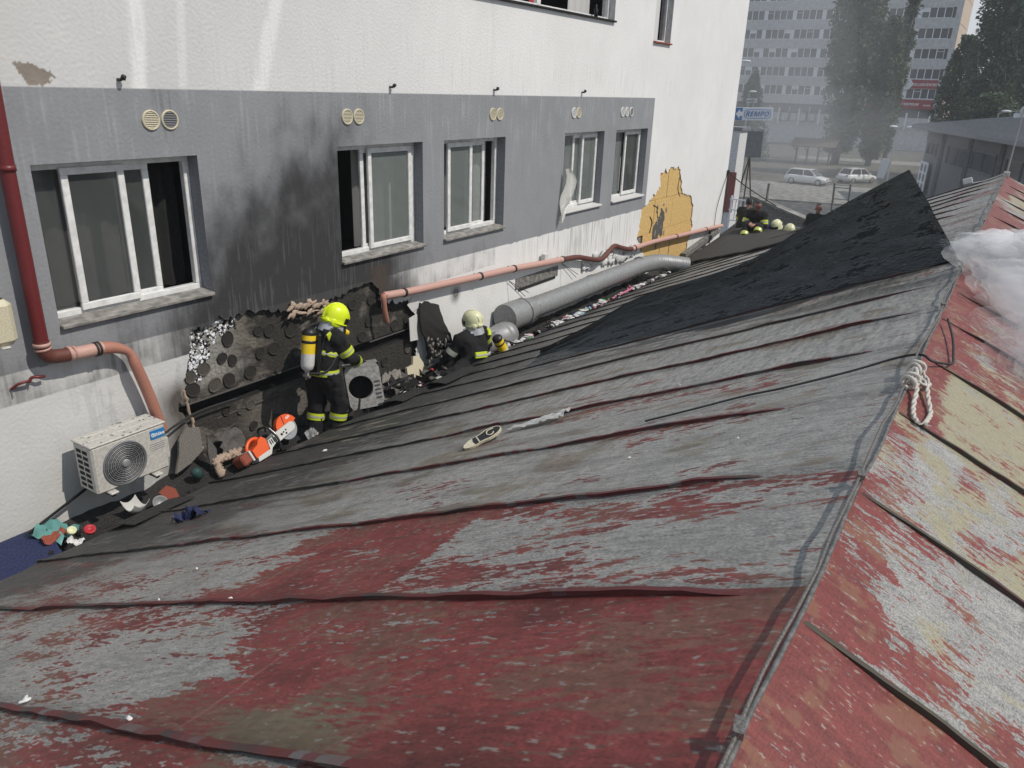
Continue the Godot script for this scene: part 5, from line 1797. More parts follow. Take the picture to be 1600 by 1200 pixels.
# crown: list of [height from, height to, radius at the middle]; narrow trees have upright limbs
func tree(called: String, label: String, at: Vector3, height: float, radius: float, trunk: float, density: int, leaf: float, mi: int, shape := "poplar", pale := false) -> void:
	var o := placed(called, label, "tree", at, "trees in front of the far block")
	var tr := begin()
	var pts := PackedVector3Array()
	var rad := PackedFloat32Array()
	for i in 9:
		var t := i / 8.0
		pts.append(at + Vector3(0.25 * na.get_noise_1d(t * 3.0 + at.x) * height * 0.05, height * 0.95 * t, 0.2 * nb.get_noise_1d(t * 3.0 + at.x)))
		rad.append(lerpf(trunk, 0.03, pow(t, 0.8)))
	tube(tr, pts, rad, 8)
	obj("trunk", tr, M.bark, o)
	var lb := begin()
	var n := 16 if not pale else 34
	for k in n:
		var h := height * rng.randf_range(0.1, 0.75)
		var an := rng.randf() * TAU
		var r := radius * rng.randf_range(0.5, 0.95)
		var up := height * (rng.randf_range(0.12, 0.25) if shape == "poplar" else 0.02)
		var p := at + Vector3(0, h, 0)
		var e := p + Vector3(cos(an) * r, up, sin(an) * r)
		tube(lb, smooth_line([p, p.lerp(e, 0.5) + Vector3(cos(an), -0.1, sin(an)) * r * 0.2, e], 3), [0.1, 0.09, 0.08, 0.07, 0.05, 0.04, 0.03] if not pale else [0.11, 0.1, 0.09, 0.08, 0.07, 0.06, 0.05], 5)
	obj("limbs", lb, M.pale_bark if pale else M.bark, o)
	# clumps of leaves in a volume that narrows at both ends, with gaps
	var sets := [[], [], []]
	var tries := 0
	while sets[0].size() + sets[1].size() + sets[2].size() < density and tries < density * 6:
		tries += 1
		var t := rng.randf()
		var an := rng.randf() * TAU
		var env := 0.0
		if shape == "poplar": env = pow(sin(PI * clampf(t * 0.88 + 0.08, 0.0, 1.0)), 0.6)
		elif shape == "spruce": env = (1.0 - t) * 0.95 + 0.05
		else: env = sqrt(maxf(0.0, sin(PI * clampf(t * 0.85 + 0.13, 0.0, 1.0))))
		var bumps := 1.0 + 0.45 * na.get_noise_3d(cos(an) * 1.2 + at.x, t * height * 0.22, sin(an) * 1.2 + at.z)
		var rr := radius * env * bumps * pow(rng.randf(), 0.42)
		var p := Vector3(cos(an) * rr, height * (0.06 + 0.94 * t), sin(an) * rr)
		if shape == "spruce": p.y -= rr * 0.35
		if nb.get_noise_3d(p.x * 0.42 + at.x, p.y * 0.3, p.z * 0.42) < -0.16: continue
		var bs := Basis.from_euler(Vector3(rng.randf_range(-0.6, 0.6), rng.randf() * TAU, rng.randf_range(-0.6, 0.6))).scaled(Vector3.ONE * rng.randf_range(0.6, 1.35))
		var c := clampi(int((nc.get_noise_3d(p.x * 0.5, p.y * 0.35, p.z * 0.5) + 0.5) * 3.0), 0, 2)
		sets[c].append(Transform3D(bs, p))
	for c in 3:
		if sets[c].is_empty(): continue
		var mm := MultiMesh.new()
		mm.transform_format = MultiMesh.TRANSFORM_3D
		mm.mesh = leaf_mesh(leaf)
		mm.instance_count = sets[c].size()
		for i in sets[c].size(): mm.set_instance_transform(i, sets[c][i])
		var mi2 := MultiMeshInstance3D.new()
		mi2.multimesh = mm
		mi2.material_override = M["leaf_%d" % ((c + mi) % 3)]
		mi2.name = "crown" if c == 0 else "crown_%03d" % c
		mi2.set_meta("kind", "stuff")
		o.add_child(mi2, true)


func build_trees() -> void:
	tree("poplar_tree", "tall broad poplar wrapped in smoke, left of the centre pair", Vector3(-20.6, GY, -110), 30.0, 3.0, 0.55, 4700, 0.42, 0)
	tree("poplar_tree", "poplar at the right of the centre pair, with a leaning slender tip", Vector3(-17.0, GY, -112), 17.5, 2.0, 0.4, 2900, 0.38, 1)
	tree("poplar_tree", "slender tall poplar top rising behind the right one of the centre pair", Vector3(-16.0, GY, -118), 27.5, 0.85, 0.35, 1500, 0.36, 2)
	tree("poplar_tree", "tall poplar with pale bare limbs at the right, behind the low building", Vector3(-4.9, GY, -100), 26.0, 2.4, 0.5, 4200, 0.4, 0, "poplar", true)
	tree("poplar_tree", "tallest dark poplar at the right edge of the view", Vector3(-1.2, GY, -98), 30.0, 3.6, 0.5, 5200, 0.4, 2, "poplar", true)
	tree("leafy_tree", "bushy tree in front of the cream end wall of the far block", Vector3(-8.0, GY, -104), 14.8, 2.0, 0.3, 2200, 0.36, 1, "poplar")
	tree("spruce_tree", "small dark spruce at the left, behind the arrow sign", Vector3(-32.0, GY, -108), 11.5, 3.2, 0.3, 2400, 0.36, 2, "spruce")
	tree("leafy_tree", "low bush below the two right-hand poplars", Vector3(-3.6, GY, -92), 9.0, 3.4, 0.25, 2200, 0.36, 0, "round")


# ---------------------------------------------------------------- street
func build_car(called: String, label: String, at: Vector3, turn: float, hatch: bool) -> void:
	var c := thing(called, label, "car", at, Vector3(0, turn, 0), "white cars parked by the road")
	# sections along the length (x forward): [x, y low, y belt, half width]
	var body := begin()
	var sec := [[-2.1, 0.45, 0.72, 0.72], [-2.02, 0.3, 0.86, 0.8], [-1.5, 0.24, 0.92, 0.85], [0.0, 0.22, 0.9, 0.86], [0.9, 0.24, 0.88, 0.85], [1.7, 0.27, 0.74, 0.81], [2.05, 0.34, 0.64, 0.72], [2.12, 0.42, 0.55, 0.62]]
	var rings := []
	for s in sec:
		var r := []
		for q in [[-1.0, 0.0], [-1.03, 0.5], [-1.0, 0.85], [-0.9, 1.0], [0.9, 1.0], [1.0, 0.85], [1.03, 0.5], [1.0, 0.0]]:
			r.append(Vector3(s[0], lerpf(s[1], s[2], q[1]), s[3] * q[0]))
		rings.append(r)
	body.set_smooth_group(0)
	for i in rings.size() - 1:
		for k in 8:
			var k2 := (k + 1) % 8
			quad(body, rings[i][k], rings[i][k2], rings[i + 1][k2], rings[i + 1][k], (rings[i][k] + rings[i + 1][k2]) * 0.5 - Vector3((rings[i][k].x + rings[i + 1][k].x) * 0.5, 0.6, 0))
	body.set_smooth_group(-1)
	for e in [0, rings.size() - 1]:
		for k in range(1, 7): tri(body, rings[e][0], rings[e][k], rings[e][k + 1], Vector3(-1 if e == 0 else 1, 0, 0))
	# roof
	var rx := [-1.75 if hatch else -1.95, -1.35 if hatch else -1.6, 0.35, 1.05]
	var roof_y := 1.45
	for z in [-1.0, 1.0]:
		pass
	soft_box(body, Vector3((rx[1] + rx[2]) / 2, roof_y - 0.03, 0), Vector3(rx[2] - rx[1], 0.07, 1.22), 0.03)
	for z in [-1.0, 1.0]:
		bar(body, Vector3(rx[3], 0.86, 0.75 * z), Vector3(rx[2], roof_y - 0.03, 0.6 * z), 0.06)
		bar(body, Vector3(rx[0], 0.88, 0.75 * z), Vector3(rx[1], roof_y - 0.03, 0.6 * z), 0.1)
		bar(body, Vector3(-0.25, 0.88, 0.79 * z), Vector3(-0.28, roof_y - 0.04, 0.6 * z), 0.07)
	obj("body", body, M.car_white, c)
	var panes := [[Vector3(rx[3], 0.87, -0.74), Vector3(rx[3], 0.87, 0.74), Vector3(rx[2], roof_y - 0.06, 0.58), Vector3(rx[2], roof_y - 0.06, -0.58), "windscreen"],
		[Vector3(rx[0], 0.9, -0.74), Vector3(rx[0], 0.9, 0.74), Vector3(rx[1], roof_y - 0.06, 0.58), Vector3(rx[1], roof_y - 0.06, -0.58), "rear_window"]]
	for z in [-1.0, 1.0]:
		panes.append([Vector3(rx[3] - 0.08, 0.88, 0.77 * z), Vector3(-0.22, 0.88, 0.78 * z), Vector3(-0.22, roof_y - 0.07, 0.6 * z), Vector3(rx[2] - 0.02, roof_y - 0.07, 0.6 * z), "side_window"])
		panes.append([Vector3(-0.3, 0.88, 0.78 * z), Vector3(rx[0] + 0.1, 0.9, 0.76 * z), Vector3(rx[1] + 0.03, roof_y - 0.07, 0.6 * z), Vector3(-0.3, roof_y - 0.07, 0.6 * z), "side_window"])
	for p in panes:
		var ps := begin()
		quad(ps, p[0], p[1], p[2], p[3], (p[0] + p[2]) * 0.5 - Vector3(-0.3, 0.9, 0))
		obj(p[4], ps, M.car_glass, c)
	for x in [-1.3, 1.32]:
		for z in [-1.0, 1.0]:
			var ty := begin()
			var xf := Transform3D(axes(Vector3(0, 0, z)), Vector3(x, 0.31, 0.7 * z))
			lathe(ty, [Vector2(0.0, 0.17), Vector2(0.2, 0.17), Vector2(0.29, 0.18), Vector2(0.315, 0.15), Vector2(0.315, 0.0), Vector2(0.0, 0.0)], xf, 18)
			var w := obj("wheel", ty, M.tyre, c)
			var rm := begin()
			lathe(rm, [Vector2(0.0, 0.185), Vector2(0.07, 0.19), Vector2(0.19, 0.18), Vector2(0.2, 0.172)], xf, 14)
			obj("rim", rm, M.steel, w)
	for z in [-0.55, 0.55]:
		box_part("headlight", Vector3(2.05, 0.6, z), Vector3(0.14, 0.12, 0.28), M.steel, c)
		box_part("tail_light", Vector3(-2.06, 0.78, z * 1.15), Vector3(0.08, 0.16, 0.2), M.red, c)
	box_part("bumper", Vector3(2.1, 0.42, 0), Vector3(0.06, 0.1, 0.9), M.black, c)
	box_part("number_plate", Vector3(-2.11, 0.62, 0), Vector3(0.02, 0.1, 0.42), M.sign_white, c)
	for z in [-1.0, 1.0]: box_part("mirror", Vector3(0.85, 0.95, 0.9 * z), Vector3(0.12, 0.12, 0.16), M.car_white, c)


func street_lamp(label: String, at: Vector3, h: float, arms: Array) -> void:
	var o := placed("street_lamp", label, "street lamp", at, "street lamps")
	var st := begin()
	tube(st, [at, at + Vector3(0, h, 0)], [0.1, 0.06], 8)
	for a in arms: tube(st, smooth_line([at + Vector3(0, h - 0.1, 0), at + Vector3(0, h + 0.15, 0) + a * 0.4, at + Vector3(0, h + 0.2, 0) + a], 4), 0.04, 6)
	obj("post", st, M.pole, o)
	for a in arms:
		var hd := begin()
		lump(hd, at + Vector3(0, h + 0.16, 0) + a * 1.12, Vector3(0.85, 0.22, 0.4), 0.0, axes(Vector3.UP, a.cross(Vector3.UP)), 0.0)
		obj("lamp_head", hd, M.sign_white, o)


func build_street() -> void:
	build_car("parked_car", "white estate car parked by the kerb, its side and bonnet towards us", Vector3(-17.7, GY + 0.11, -82.0), -0.12, false)
	build_car("parked_car", "white hatchback parked with its rear towards us, right of the estate car", Vector3(-14.2, GY + 0.11, -88.0), 1.0, true)
	street_lamp("lamp post with two heads standing left of the low building", Vector3(-11.3, GY, -88.0), 5.6, [Vector3(1.1, 0, 0.1), Vector3(-0.3, 0, 0.2)])
	street_lamp("lamp post whose two heads show above the low building's ridge", Vector3(-3.0, GY, -88.0), 7.4, [Vector3(0.5, 0, 0), Vector3(1.9, 0, -0.2)])
	street_lamp("street lamp head just right of the white building's corner", Vector3(-23.0, GY, -70.0), 10.7, [Vector3(1.2, 0, 0)])
	street_lamp("small round lamp in front of the spruce", Vector3(-26.4, GY, -88.0), 8.4, [Vector3(0.3, 0, 0)])
	# arrow sign on a post
	var at := Vector3(-20.6, GY, -70)
	var o := placed("arrow_sign", "blue and white arrow sign with slanted lettering on a post beside the white building", "sign", at)
	var face := Basis(Vector3(0.97, 0.03, -0.22).normalized(), Vector3(-0.03, 1, 0).normalized(), Vector3(0.22, 0, 0.97).normalized())
	var mid := Vector3(-20.4, -1.5, -70)
	var st := begin()
	tube(st, [at, Vector3(at.x, -0.3, at.z)], 0.07, 8)
	obj("post", st, M.pole, o)
	var bd := begin()
	soft_box(bd, mid, Vector3(3.1, 1.05, 0.08), 0.02, face)
	var board := obj("board", bd, M.sign_white, o)
	var bl := begin()
	prism(bl, PackedVector2Array([Vector2(-1.53, -0.5), Vector2(-0.95, -0.5), Vector2(-0.95, 0.5), Vector2(-1.53, 0.5)]), 0.02, Transform3D(face, mid + face.z * 0.05))
	obj("blue_end", bl, M.sign_blue, board)
	var ar := begin()
	prism(ar, PackedVector2Array([Vector2(-1.5, 0), Vector2(-1.15, 0.4), Vector2(-1.15, 0.18), Vector2(-0.9, 0.18), Vector2(-0.9, -0.18), Vector2(-1.15, -0.18), Vector2(-1.15, -0.4)]), 0.02, Transform3D(face, mid + face.z * 0.065))
	obj("arrow", ar, M.print_white, board)
	var tx := meshed("lettering", words("REMPO", 0.42, 0.03), M.sign_blue, board)
	tx.transform = Transform3D(face * Basis(Vector3(1, 0, 0), Vector3(0.28, 1, 0), Vector3(0, 0, 1)), mid + face.x * 0.32 + face.z * 0.06)
	var ol := begin()
	var loop := PackedVector3Array()
	for k in 33:
		var a := TAU * k / 32.0
		loop.append(mid + face.z * 0.05 + face.x * (0.32 + 1.08 * signf(cos(a)) * pow(absf(cos(a)), 0.4)) + face.y * (0.36 * signf(sin(a)) * pow(absf(sin(a)), 0.5)))
	tube(ol, loop, 0.022, 4, false)
	obj("outline", ol, M.sign_blue, board)
	var s2 := placed("small_sign", "small white street sign above the arrow sign", "sign", Vector3(-20.8, -0.6, -70.2))
	box_part("plate", Vector3(-20.8, -0.45, -70.2), Vector3(0.85, 0.34, 0.05), M.sign_white, s2, face)
	var t2 := meshed("lettering", words("KAMPA", 0.16, 0.02), M.shed_wall, s2)
	t2.transform = Transform3D(face, Vector3(-20.8, -0.45, -70.16) - in_world[s2])
	# dark notice board on splayed legs
	var nb_ := placed("notice_board", "dark notice board standing on splayed thin legs beyond the white building's corner", "notice board", Vector3(-16.0, GY, -56))
	box_part("board", Vector3(-16.05, -3.1, -56), Vector3(1.15, 1.9, 0.12), M.shed_wall, nb_, face)
	for k in 5: box_part("ledge", Vector3(-16.72, -2.4 - 0.32 * k, -55.9), Vector3(0.2, 0.05, 0.1), M.far_panel, nb_, face)
	var nt := meshed("lettering", words("KINO RADOST", 0.13, 0.02), M.far_panel, nb_)
	nt.transform = Transform3D(face, Vector3(-16.1, -2.25, -55.9) - in_world[nb_])
	for d in [-0.75, 0.0, 0.75]:
		var lg := begin()
		bar(lg, Vector3(-16.2, -4.0, -56), Vector3(-16.2 + d, GY, -56 + absf(d) * 0.3), 0.08)
		obj("leg", lg, M.timber, nb_)
	# small white kiosk with a red door, by the corner
	var kb := placed("kiosk", "low pale building with a rust red door just past the white building's corner", "building", Vector3(-15.6, GY, -48))
	var ks := begin()
	box(ks, Vector3(-17.95, -5.1, -48.75), Vector3(6.6, 6.2, 1.5))
	obj("wall", ks, M.white_wall, kb)
	box_part("roof_slab", Vector3(-17.95, -1.9, -48.75), Vector3(6.9, 0.18, 1.7), M.shed_roof, kb)
	box_part("door", Vector3(-14.95, -5.6, -47.96), Vector3(0.85, 2.4, 0.1), M.door_red, kb)
	var rl := placed("yard_railing", "white metal railing in front of the rust red door", "railing", Vector3(-13.6, GY, -46))
	var rs := begin()
	for k in 6: bar(rs, Vector3(-13.9 + k * 0.28, -6.9, -45.6), Vector3(-13.9 + k * 0.28, -5.7, -45.6), 0.05)
	obj("bars", rs, M.far_panel, rl)
	var r2 := begin()
	for y in [-5.7, -6.3, -6.9]: bar(r2, Vector3(-14.0, y, -45.6), Vector3(-12.4, y, -45.6), 0.06)
	bar(r2, Vector3(-13.9, GY, -45.6), Vector3(-13.9, -5.5, -45.6), 0.09)
	bar(r2, Vector3(-12.5, GY, -45.6), Vector3(-12.5, -5.5, -45.6), 0.09)
	obj("rail", r2, M.far_panel, rl)
	# timber shelter without walls on the grass
	var pg := placed("timber_shelter", "open timber shelter with braced posts on the grass behind the cars", "shelter", Vector3(-23.0, GY, -107))
	for k in 4:
		var x := -25.0 + 1.35 * k
		var ps := begin()
		bar(ps, Vector3(x, GY, -107), Vector3(x, -5.8, -107), 0.2)
		var post := obj("post", ps, M.timber, pg)
		var br := begin()
		bar(br, Vector3(x, -6.6, -107), Vector3(x + (0.75 if k > 1 else -0.6), -5.85, -107), 0.12)
		obj("brace", br, M.timber, post)
	var rf := begin()
	quad(rf, Vector3(-25.8, -5.8, -106), Vector3(-20.2, -5.8, -106), Vector3(-20.2, -4.9, -108.4), Vector3(-25.8, -4.9, -108.4), Vector3.UP)
	quad(rf, Vector3(-25.8, -5.8, -110.8), Vector3(-20.2, -5.8, -110.8), Vector3(-20.2, -4.9, -108.4), Vector3(-25.8, -4.9, -108.4), Vector3.UP)
	bar(rf, Vector3(-25.8, -5.85, -107), Vector3(-20.2, -5.85, -107), 0.2)
	obj("roof", rf, M.timber, pg)
	# yard wall and railing beyond the roof
	var yw := placed("yard_wall", "grey concrete wall with a pale coping beyond the sitting people", "wall", Vector3(-7, GY, -30))
	var a := Vector3(-8.6, -3.75, -31.0)
	var b := Vector3(-4.6, -4.55, -29.0)
	var ws := begin()
	quad(ws, a, b, Vector3(b.x, GY, b.z), Vector3(a.x, GY, a.z), Vector3(0, 0, 1))
	quad(ws, a + Vector3(0.1, 0, -0.25), b + Vector3(0.1, 0, -0.25), Vector3(b.x, GY, b.z - 0.25), Vector3(a.x, GY, a.z - 0.25), Vector3(0, 0, -1))
	obj("wall_face", ws, M.concrete, yw)
	var cp := begin()
	bar(cp, a + Vector3(0, 0.04, -0.12), b + Vector3(0, 0.04, -0.12), 0.4, 0.09)
	obj("coping", cp, M.paving, yw)
	for k in 2:
		var q := a.lerp(b, 0.15 + 0.62 * k)
		var rp := begin()
		tube(rp, [q, q + Vector3(0, 0.75 if k == 0 else 0.45, 0)], 0.05 if k == 0 else 0.03, 6)
		obj("post", rp, M.paving, yw)
	# ladder head leaning on the far eave
	var ld := placed("ladder", "dark ladder whose top shows above the lifted black sheet", "ladder", Vector3(-3.95, GY, -23.6))
	for s in [0, 1]:
		var rs2 := begin()
		bar(rs2, Vector3(-4.15 + 0.42 * s, GY, -24.2), Vector3(-4.12 + 0.4 * s, -2.1, -22.4), 0.045, 0.07)
		obj("rail", rs2, M.shed_wall, ld)
	for k in 20:
		var t := (k + 0.6) / 20.0
		var p := Vector3(-4.15, GY, -24.2).lerp(Vector3(-4.12, -2.1, -22.4), t)
		var q := Vector3(-3.73, GY, -24.2).lerp(Vector3(-3.72, -2.1, -22.4), t)
		var rg := begin()
		tube(rg, [p, q], 0.018, 6)
		obj("rung", rg, M.pole, ld)
	# stuff in the far yard
	var wb := placed("wall_board", "tall pale board standing left of the lamp post in the yard", "board", Vector3(-12.95, GY, -96))
	box_part("board", Vector3(-12.95, GY + 1.0, -96.0), Vector3(0.8, 2.4, 0.12), M.far_panel, wb, Basis(Vector3.BACK, -0.12))


# ---------------------------------------------------------------- pipes and duct
func ring_at(st: SurfaceTool, a: Vector3, dir: Vector3, r: float, w: float) -> void:
	var d := dir.normalized() * w * 0.5
	tube(st, [a - d, a - d * 0.98, a + d * 0.98, a + d], [r * 0.94, r, r, r * 0.94], 14)


func build_pipes() -> void:
	var x := -6.88
	var o := placed("downpipe", "dark red downpipe with a faded orange elbow, sagging down behind the fan unit", "drainpipe", Vector3(x, -3.9, -3.2))
	var st := begin()
	tube(st, [Vector3(x, 3.5, -3.22), Vector3(x, 0.0, -3.21), Vector3(x, -0.72, -3.2)], 0.061, 16)
	tube(st, [Vector3(x, -0.74, -3.2), Vector3(x, -1.5, -3.2), Vector3(x, -2.22, -3.2)], 0.059, 16)
	obj("upright", st, M.red_pipe, o)
	var cl := begin()
	ring_at(cl, Vector3(x, -0.74, -3.2), Vector3.UP, 0.067, 0.05)
	bar(cl, Vector3(-6.88, -0.74, -3.2), Vector3(-7.0, -0.74, -3.2), 0.03, 0.03)
	obj("collar", cl, M.red_pipe, o)
	var el := begin()
	tube(el, smooth_line([Vector3(x, -2.2, -3.2), Vector3(x, -2.29, -3.205), Vector3(x, -2.355, -3.25), Vector3(x, -2.375, -3.33), Vector3(x, -2.385, -3.42)], 4), 0.064, 16)
	obj("elbow", el, M.burnt_pipe, o)
	var rg := begin()
	ring_at(rg, Vector3(x, -2.235, -3.2), Vector3.UP, 0.071, 0.035)
	ring_at(rg, Vector3(x, -2.275, -3.203), Vector3(0, 1, 0.1), 0.068, 0.02)
	ring_at(rg, Vector3(x, -2.38, -3.42), Vector3.BACK, 0.07, 0.035)
	ring_at(rg, Vector3(x, -2.382, -3.46), Vector3.BACK, 0.067, 0.02)
	obj("socket", rg, M.pink_pipe, o)
	var hz := begin()
	tube(hz, smooth_line([Vector3(x, -2.385, -3.4), Vector3(x, -2.395, -3.56), Vector3(x, -2.4, -3.72)], 5), 0.06, 16)
	obj("level_pipe", hz, M.pink_pipe, o)
	var rb := begin()
	for z in [-3.655, -3.685]: ring_at(rb, Vector3(x, -2.4, z), Vector3.BACK, 0.069, 0.02)
	obj("rubber_clip", rb, M.rubber, o)
	var sg := begin()
	tube(sg, smooth_line([Vector3(x, -2.4, -3.7), Vector3(x, -2.425, -3.82), Vector3(x + 0.01, -2.47, -3.92), Vector3(x + 0.02, -2.53, -3.975), Vector3(x + 0.03, -2.63, -4.0), Vector3(x + 0.03, -2.85, -4.06), Vector3(x + 0.03, -3.1, -4.12), Vector3(x + 0.03, -3.4, -4.18)], 5), [0.06, 0.06, 0.06, 0.06, 0.058, 0.056, 0.054, 0.052, 0.05, 0.048, 0.046, 0.044, 0.043, 0.042, 0.042, 0.042, 0.043, 0.045, 0.047, 0.05, 0.052, 0.053, 0.054, 0.055, 0.055, 0.055, 0.055, 0.055, 0.055, 0.055, 0.055, 0.055, 0.055, 0.055, 0.055, 0.055], 14)
	obj("sagging_pipe", sg, M.orange_pipe, o)

	var p := placed("drain_run", "long pink orange drainpipe along the wall, melted at its near end and buckled half way", "drainpipe", Vector3(x, -3.0, -14.0))
	var runs := [["pink_pipe", [Vector3(x, -2.69, -7.62), Vector3(x, -2.735, -8.2), Vector3(x, -2.78, -9.06), Vector3(x, -2.825, -9.9), Vector3(x, -2.87, -10.84), Vector3(x, -2.93, -11.7), Vector3(x, -2.99, -12.63)], 0.055],
		["burnt_pipe", [Vector3(x, -2.99, -12.6), Vector3(x, -3.04, -13.2), Vector3(x, -3.15, -13.7), Vector3(x + 0.04, -3.22, -14.05), Vector3(x + 0.04, -3.2, -14.3), Vector3(x + 0.03, -3.1, -14.6), Vector3(x, -3.06, -14.85), Vector3(x, -3.12, -15.1), Vector3(x, -3.22, -15.5), Vector3(x, -3.26, -15.8)], 0.05],
		["pink_pipe", [Vector3(x, -3.26, -15.75), Vector3(x, -3.27, -16.9), Vector3(x, -3.35, -18.6), Vector3(x, -3.43, -20.3), Vector3(x, -3.51, -21.95)], 0.055]]
	for r in runs:
		var s := begin()
		tube(s, smooth_line(r[1], 4), r[2], 14)
		obj("pipe_length", s, M[r[0]], p)
	var me := begin()
	tube(me, smooth_line([Vector3(x, -2.69, -7.66), Vector3(x + 0.02, -2.68, -7.6), Vector3(x + 0.04, -2.74, -7.585), Vector3(x + 0.04, -2.9, -7.6), Vector3(x + 0.04, -3.06, -7.64)], 5), [0.055, 0.054, 0.053, 0.05, 0.047, 0.044, 0.042, 0.04, 0.038, 0.037, 0.036, 0.036, 0.036, 0.037, 0.038, 0.039, 0.04, 0.04, 0.04, 0.038, 0.03], 12, true, 0.6)
	obj("melted_end", me, M.orange_pipe, p)
	for z in [[-8.05, -2.725], [-9.9, -2.825], [-10.9, -2.873], [-12.6, -2.988], [-15.9, -3.262], [-18.4, -3.34], [-20.6, -3.445]]:
		var c := begin()
		ring_at(c, Vector3(x, z[1], z[0]), Vector3.BACK, 0.064, 0.045)
		bar(c, Vector3(x, z[1], z[0]), Vector3(-7.0, z[1] + 0.02, z[0]), 0.02, 0.02)
		obj("clip", c, M.rubber, p)
	box_part("socket", Vector3(x - 0.04, -2.86, -12.0), Vector3(0.08, 0.14, 0.12), M.white_plastic, p)


func build_duct() -> void:
	var o := placed("spiral_duct", "long grey spiral ventilation duct lying along the foot of the wall", "duct", Vector3(-6.7, -4.0, -13.5))
	var path := smooth_line([Vector3(-6.72, -3.62, -11.3), Vector3(-6.73, -3.635, -12.5), Vector3(-6.7, -3.62, -13.9), Vector3(-6.72, -3.64, -15.0), Vector3(-6.68, -3.63, -16.0), Vector3(-6.56, -3.65, -16.6), Vector3(-6.3, -3.7, -16.95), Vector3(-6.05, -3.74, -17.15)], 22)
	var rad := []
	for i in path.size(): rad.append(0.178 + (0.008 if i % 3 == 0 else 0.0) + 0.006 * nb.get_noise_1d(i * 0.4))
	var st := begin()
	tube(st, path, rad, 20, true)
	obj("spiral_tube", st, M.zinc, o)
	var rd := begin()
	tube(rd, smooth_line([Vector3(-6.74, -3.62, -10.45), Vector3(-6.74, -3.62, -10.6), Vector3(-6.73, -3.62, -10.9), Vector3(-6.72, -3.62, -11.3)], 4), [0.235, 0.238, 0.24, 0.242, 0.243, 0.243, 0.243, 0.242, 0.24, 0.225, 0.21, 0.195, 0.185], 20)
	obj("reducer", rd, M.zinc, o)
	for z in [-10.98, -11.3, -13.6, -15.9]:
		var b := begin()
		ring_at(b, Vector3(-6.72, -3.62, z), Vector3.BACK, 0.248 if z > -11.1 else 0.192, 0.05)
		obj("joint_band", b, M.zinc, o)
	for z in [-11.05, -12.9]:
		var w := begin()
		tube(w, [Vector3(-6.97, -3.1, z + 0.15), Vector3(-6.72, -3.36, z)], 0.006, 5)
		tube(w, [Vector3(-6.97, -3.1, z + 0.15), Vector3(-6.9, -3.4, z - 0.4)], 0.006, 5)
		obj("hanger_wire", w, M.black, o)
	var d := placed("duct_stub", "short detached grey duct piece with ribbed round end beside the crouching person", "duct", Vector3(-6.6, -4.05, -10.0))
	var ds := begin()
	var pr := [0.2, 0.2, 0.2, 0.214, 0.214, 0.2, 0.2, 0.214, 0.214, 0.2, 0.19, 0.17]
	var pz := [-9.45, -9.7, -10.0, -10.02, -10.06, -10.08, -10.14, -10.16, -10.2, -10.22, -10.3, -10.32]
	var pp := []
	for z in pz: pp.append(Vector3(-6.55, -3.8, z))
	tube(ds, pp, pr, 20)
	obj("tube", ds, M.zinc, d)
	var fl := begin()
	soft_box(fl, Vector3(-6.6, -3.78, -9.5), Vector3(0.44, 0.46, 0.3), 0.02)
	obj("square_end", fl, M.zinc, d)
	var cb := begin()
	tube(cb, smooth_line([Vector3(-6.3, -3.68, -9.62), Vector3(-6.25, -3.8, -9.9), Vector3(-6.18, -3.92, -10.2)], 4), 0.014, 6)
	obj("hose", cb, M.rubber, d)
	# slot in the wall above the duct
	var sl := begin()
	box(sl, Vector3(-6.998, -3.22, -11.9), Vector3(0.012, 0.2, 1.5))
	var so := obj("wall_patch", sl, M.concrete, house)
	var s2 := begin()
	box(s2, Vector3(-6.99, -3.33, -11.9), Vector3(0.012, 0.05, 1.3))
	obj("dark_gap", s2, M.dark_hole, so)
	# crumbled plaster above the duct
	var cr := begin()
	for k in 60:
		var t := rng.randf()
		lump(cr, Vector3(-6.97, lerpf(-3.28, -3.38, t) + rng.randf_range(-0.1, 0.14), lerpf(-13.6, -16.2, t)), Vector3(0.06, rng.randf_range(0.06, 0.2), rng.randf_range(0.08, 0.3)), k * 2.1, Basis.IDENTITY, 0.5)
	tag(obj("crumbled_plaster", cr, M.white_wall, house), "", "", "", "stuff")
	# corner flashing and gutter bits near the far corner
	var gp := placed("corner_gutter", "grey gutter piece and white bits in the corner below the far end of the pipe", "gutter", Vector3(-6.8, -3.95, -20.5))
	var gs := begin()
	bar(gs, Vector3(-6.92, -3.95, -19.2), Vector3(-6.9, -3.62, -21.7), 0.14, 0.12)
	obj("channel", gs, M.concrete, gp)
	box_part("bracket", Vector3(-6.92, -3.72, -21.1), Vector3(0.06, 0.34, 0.06), M.char_wood, gp)


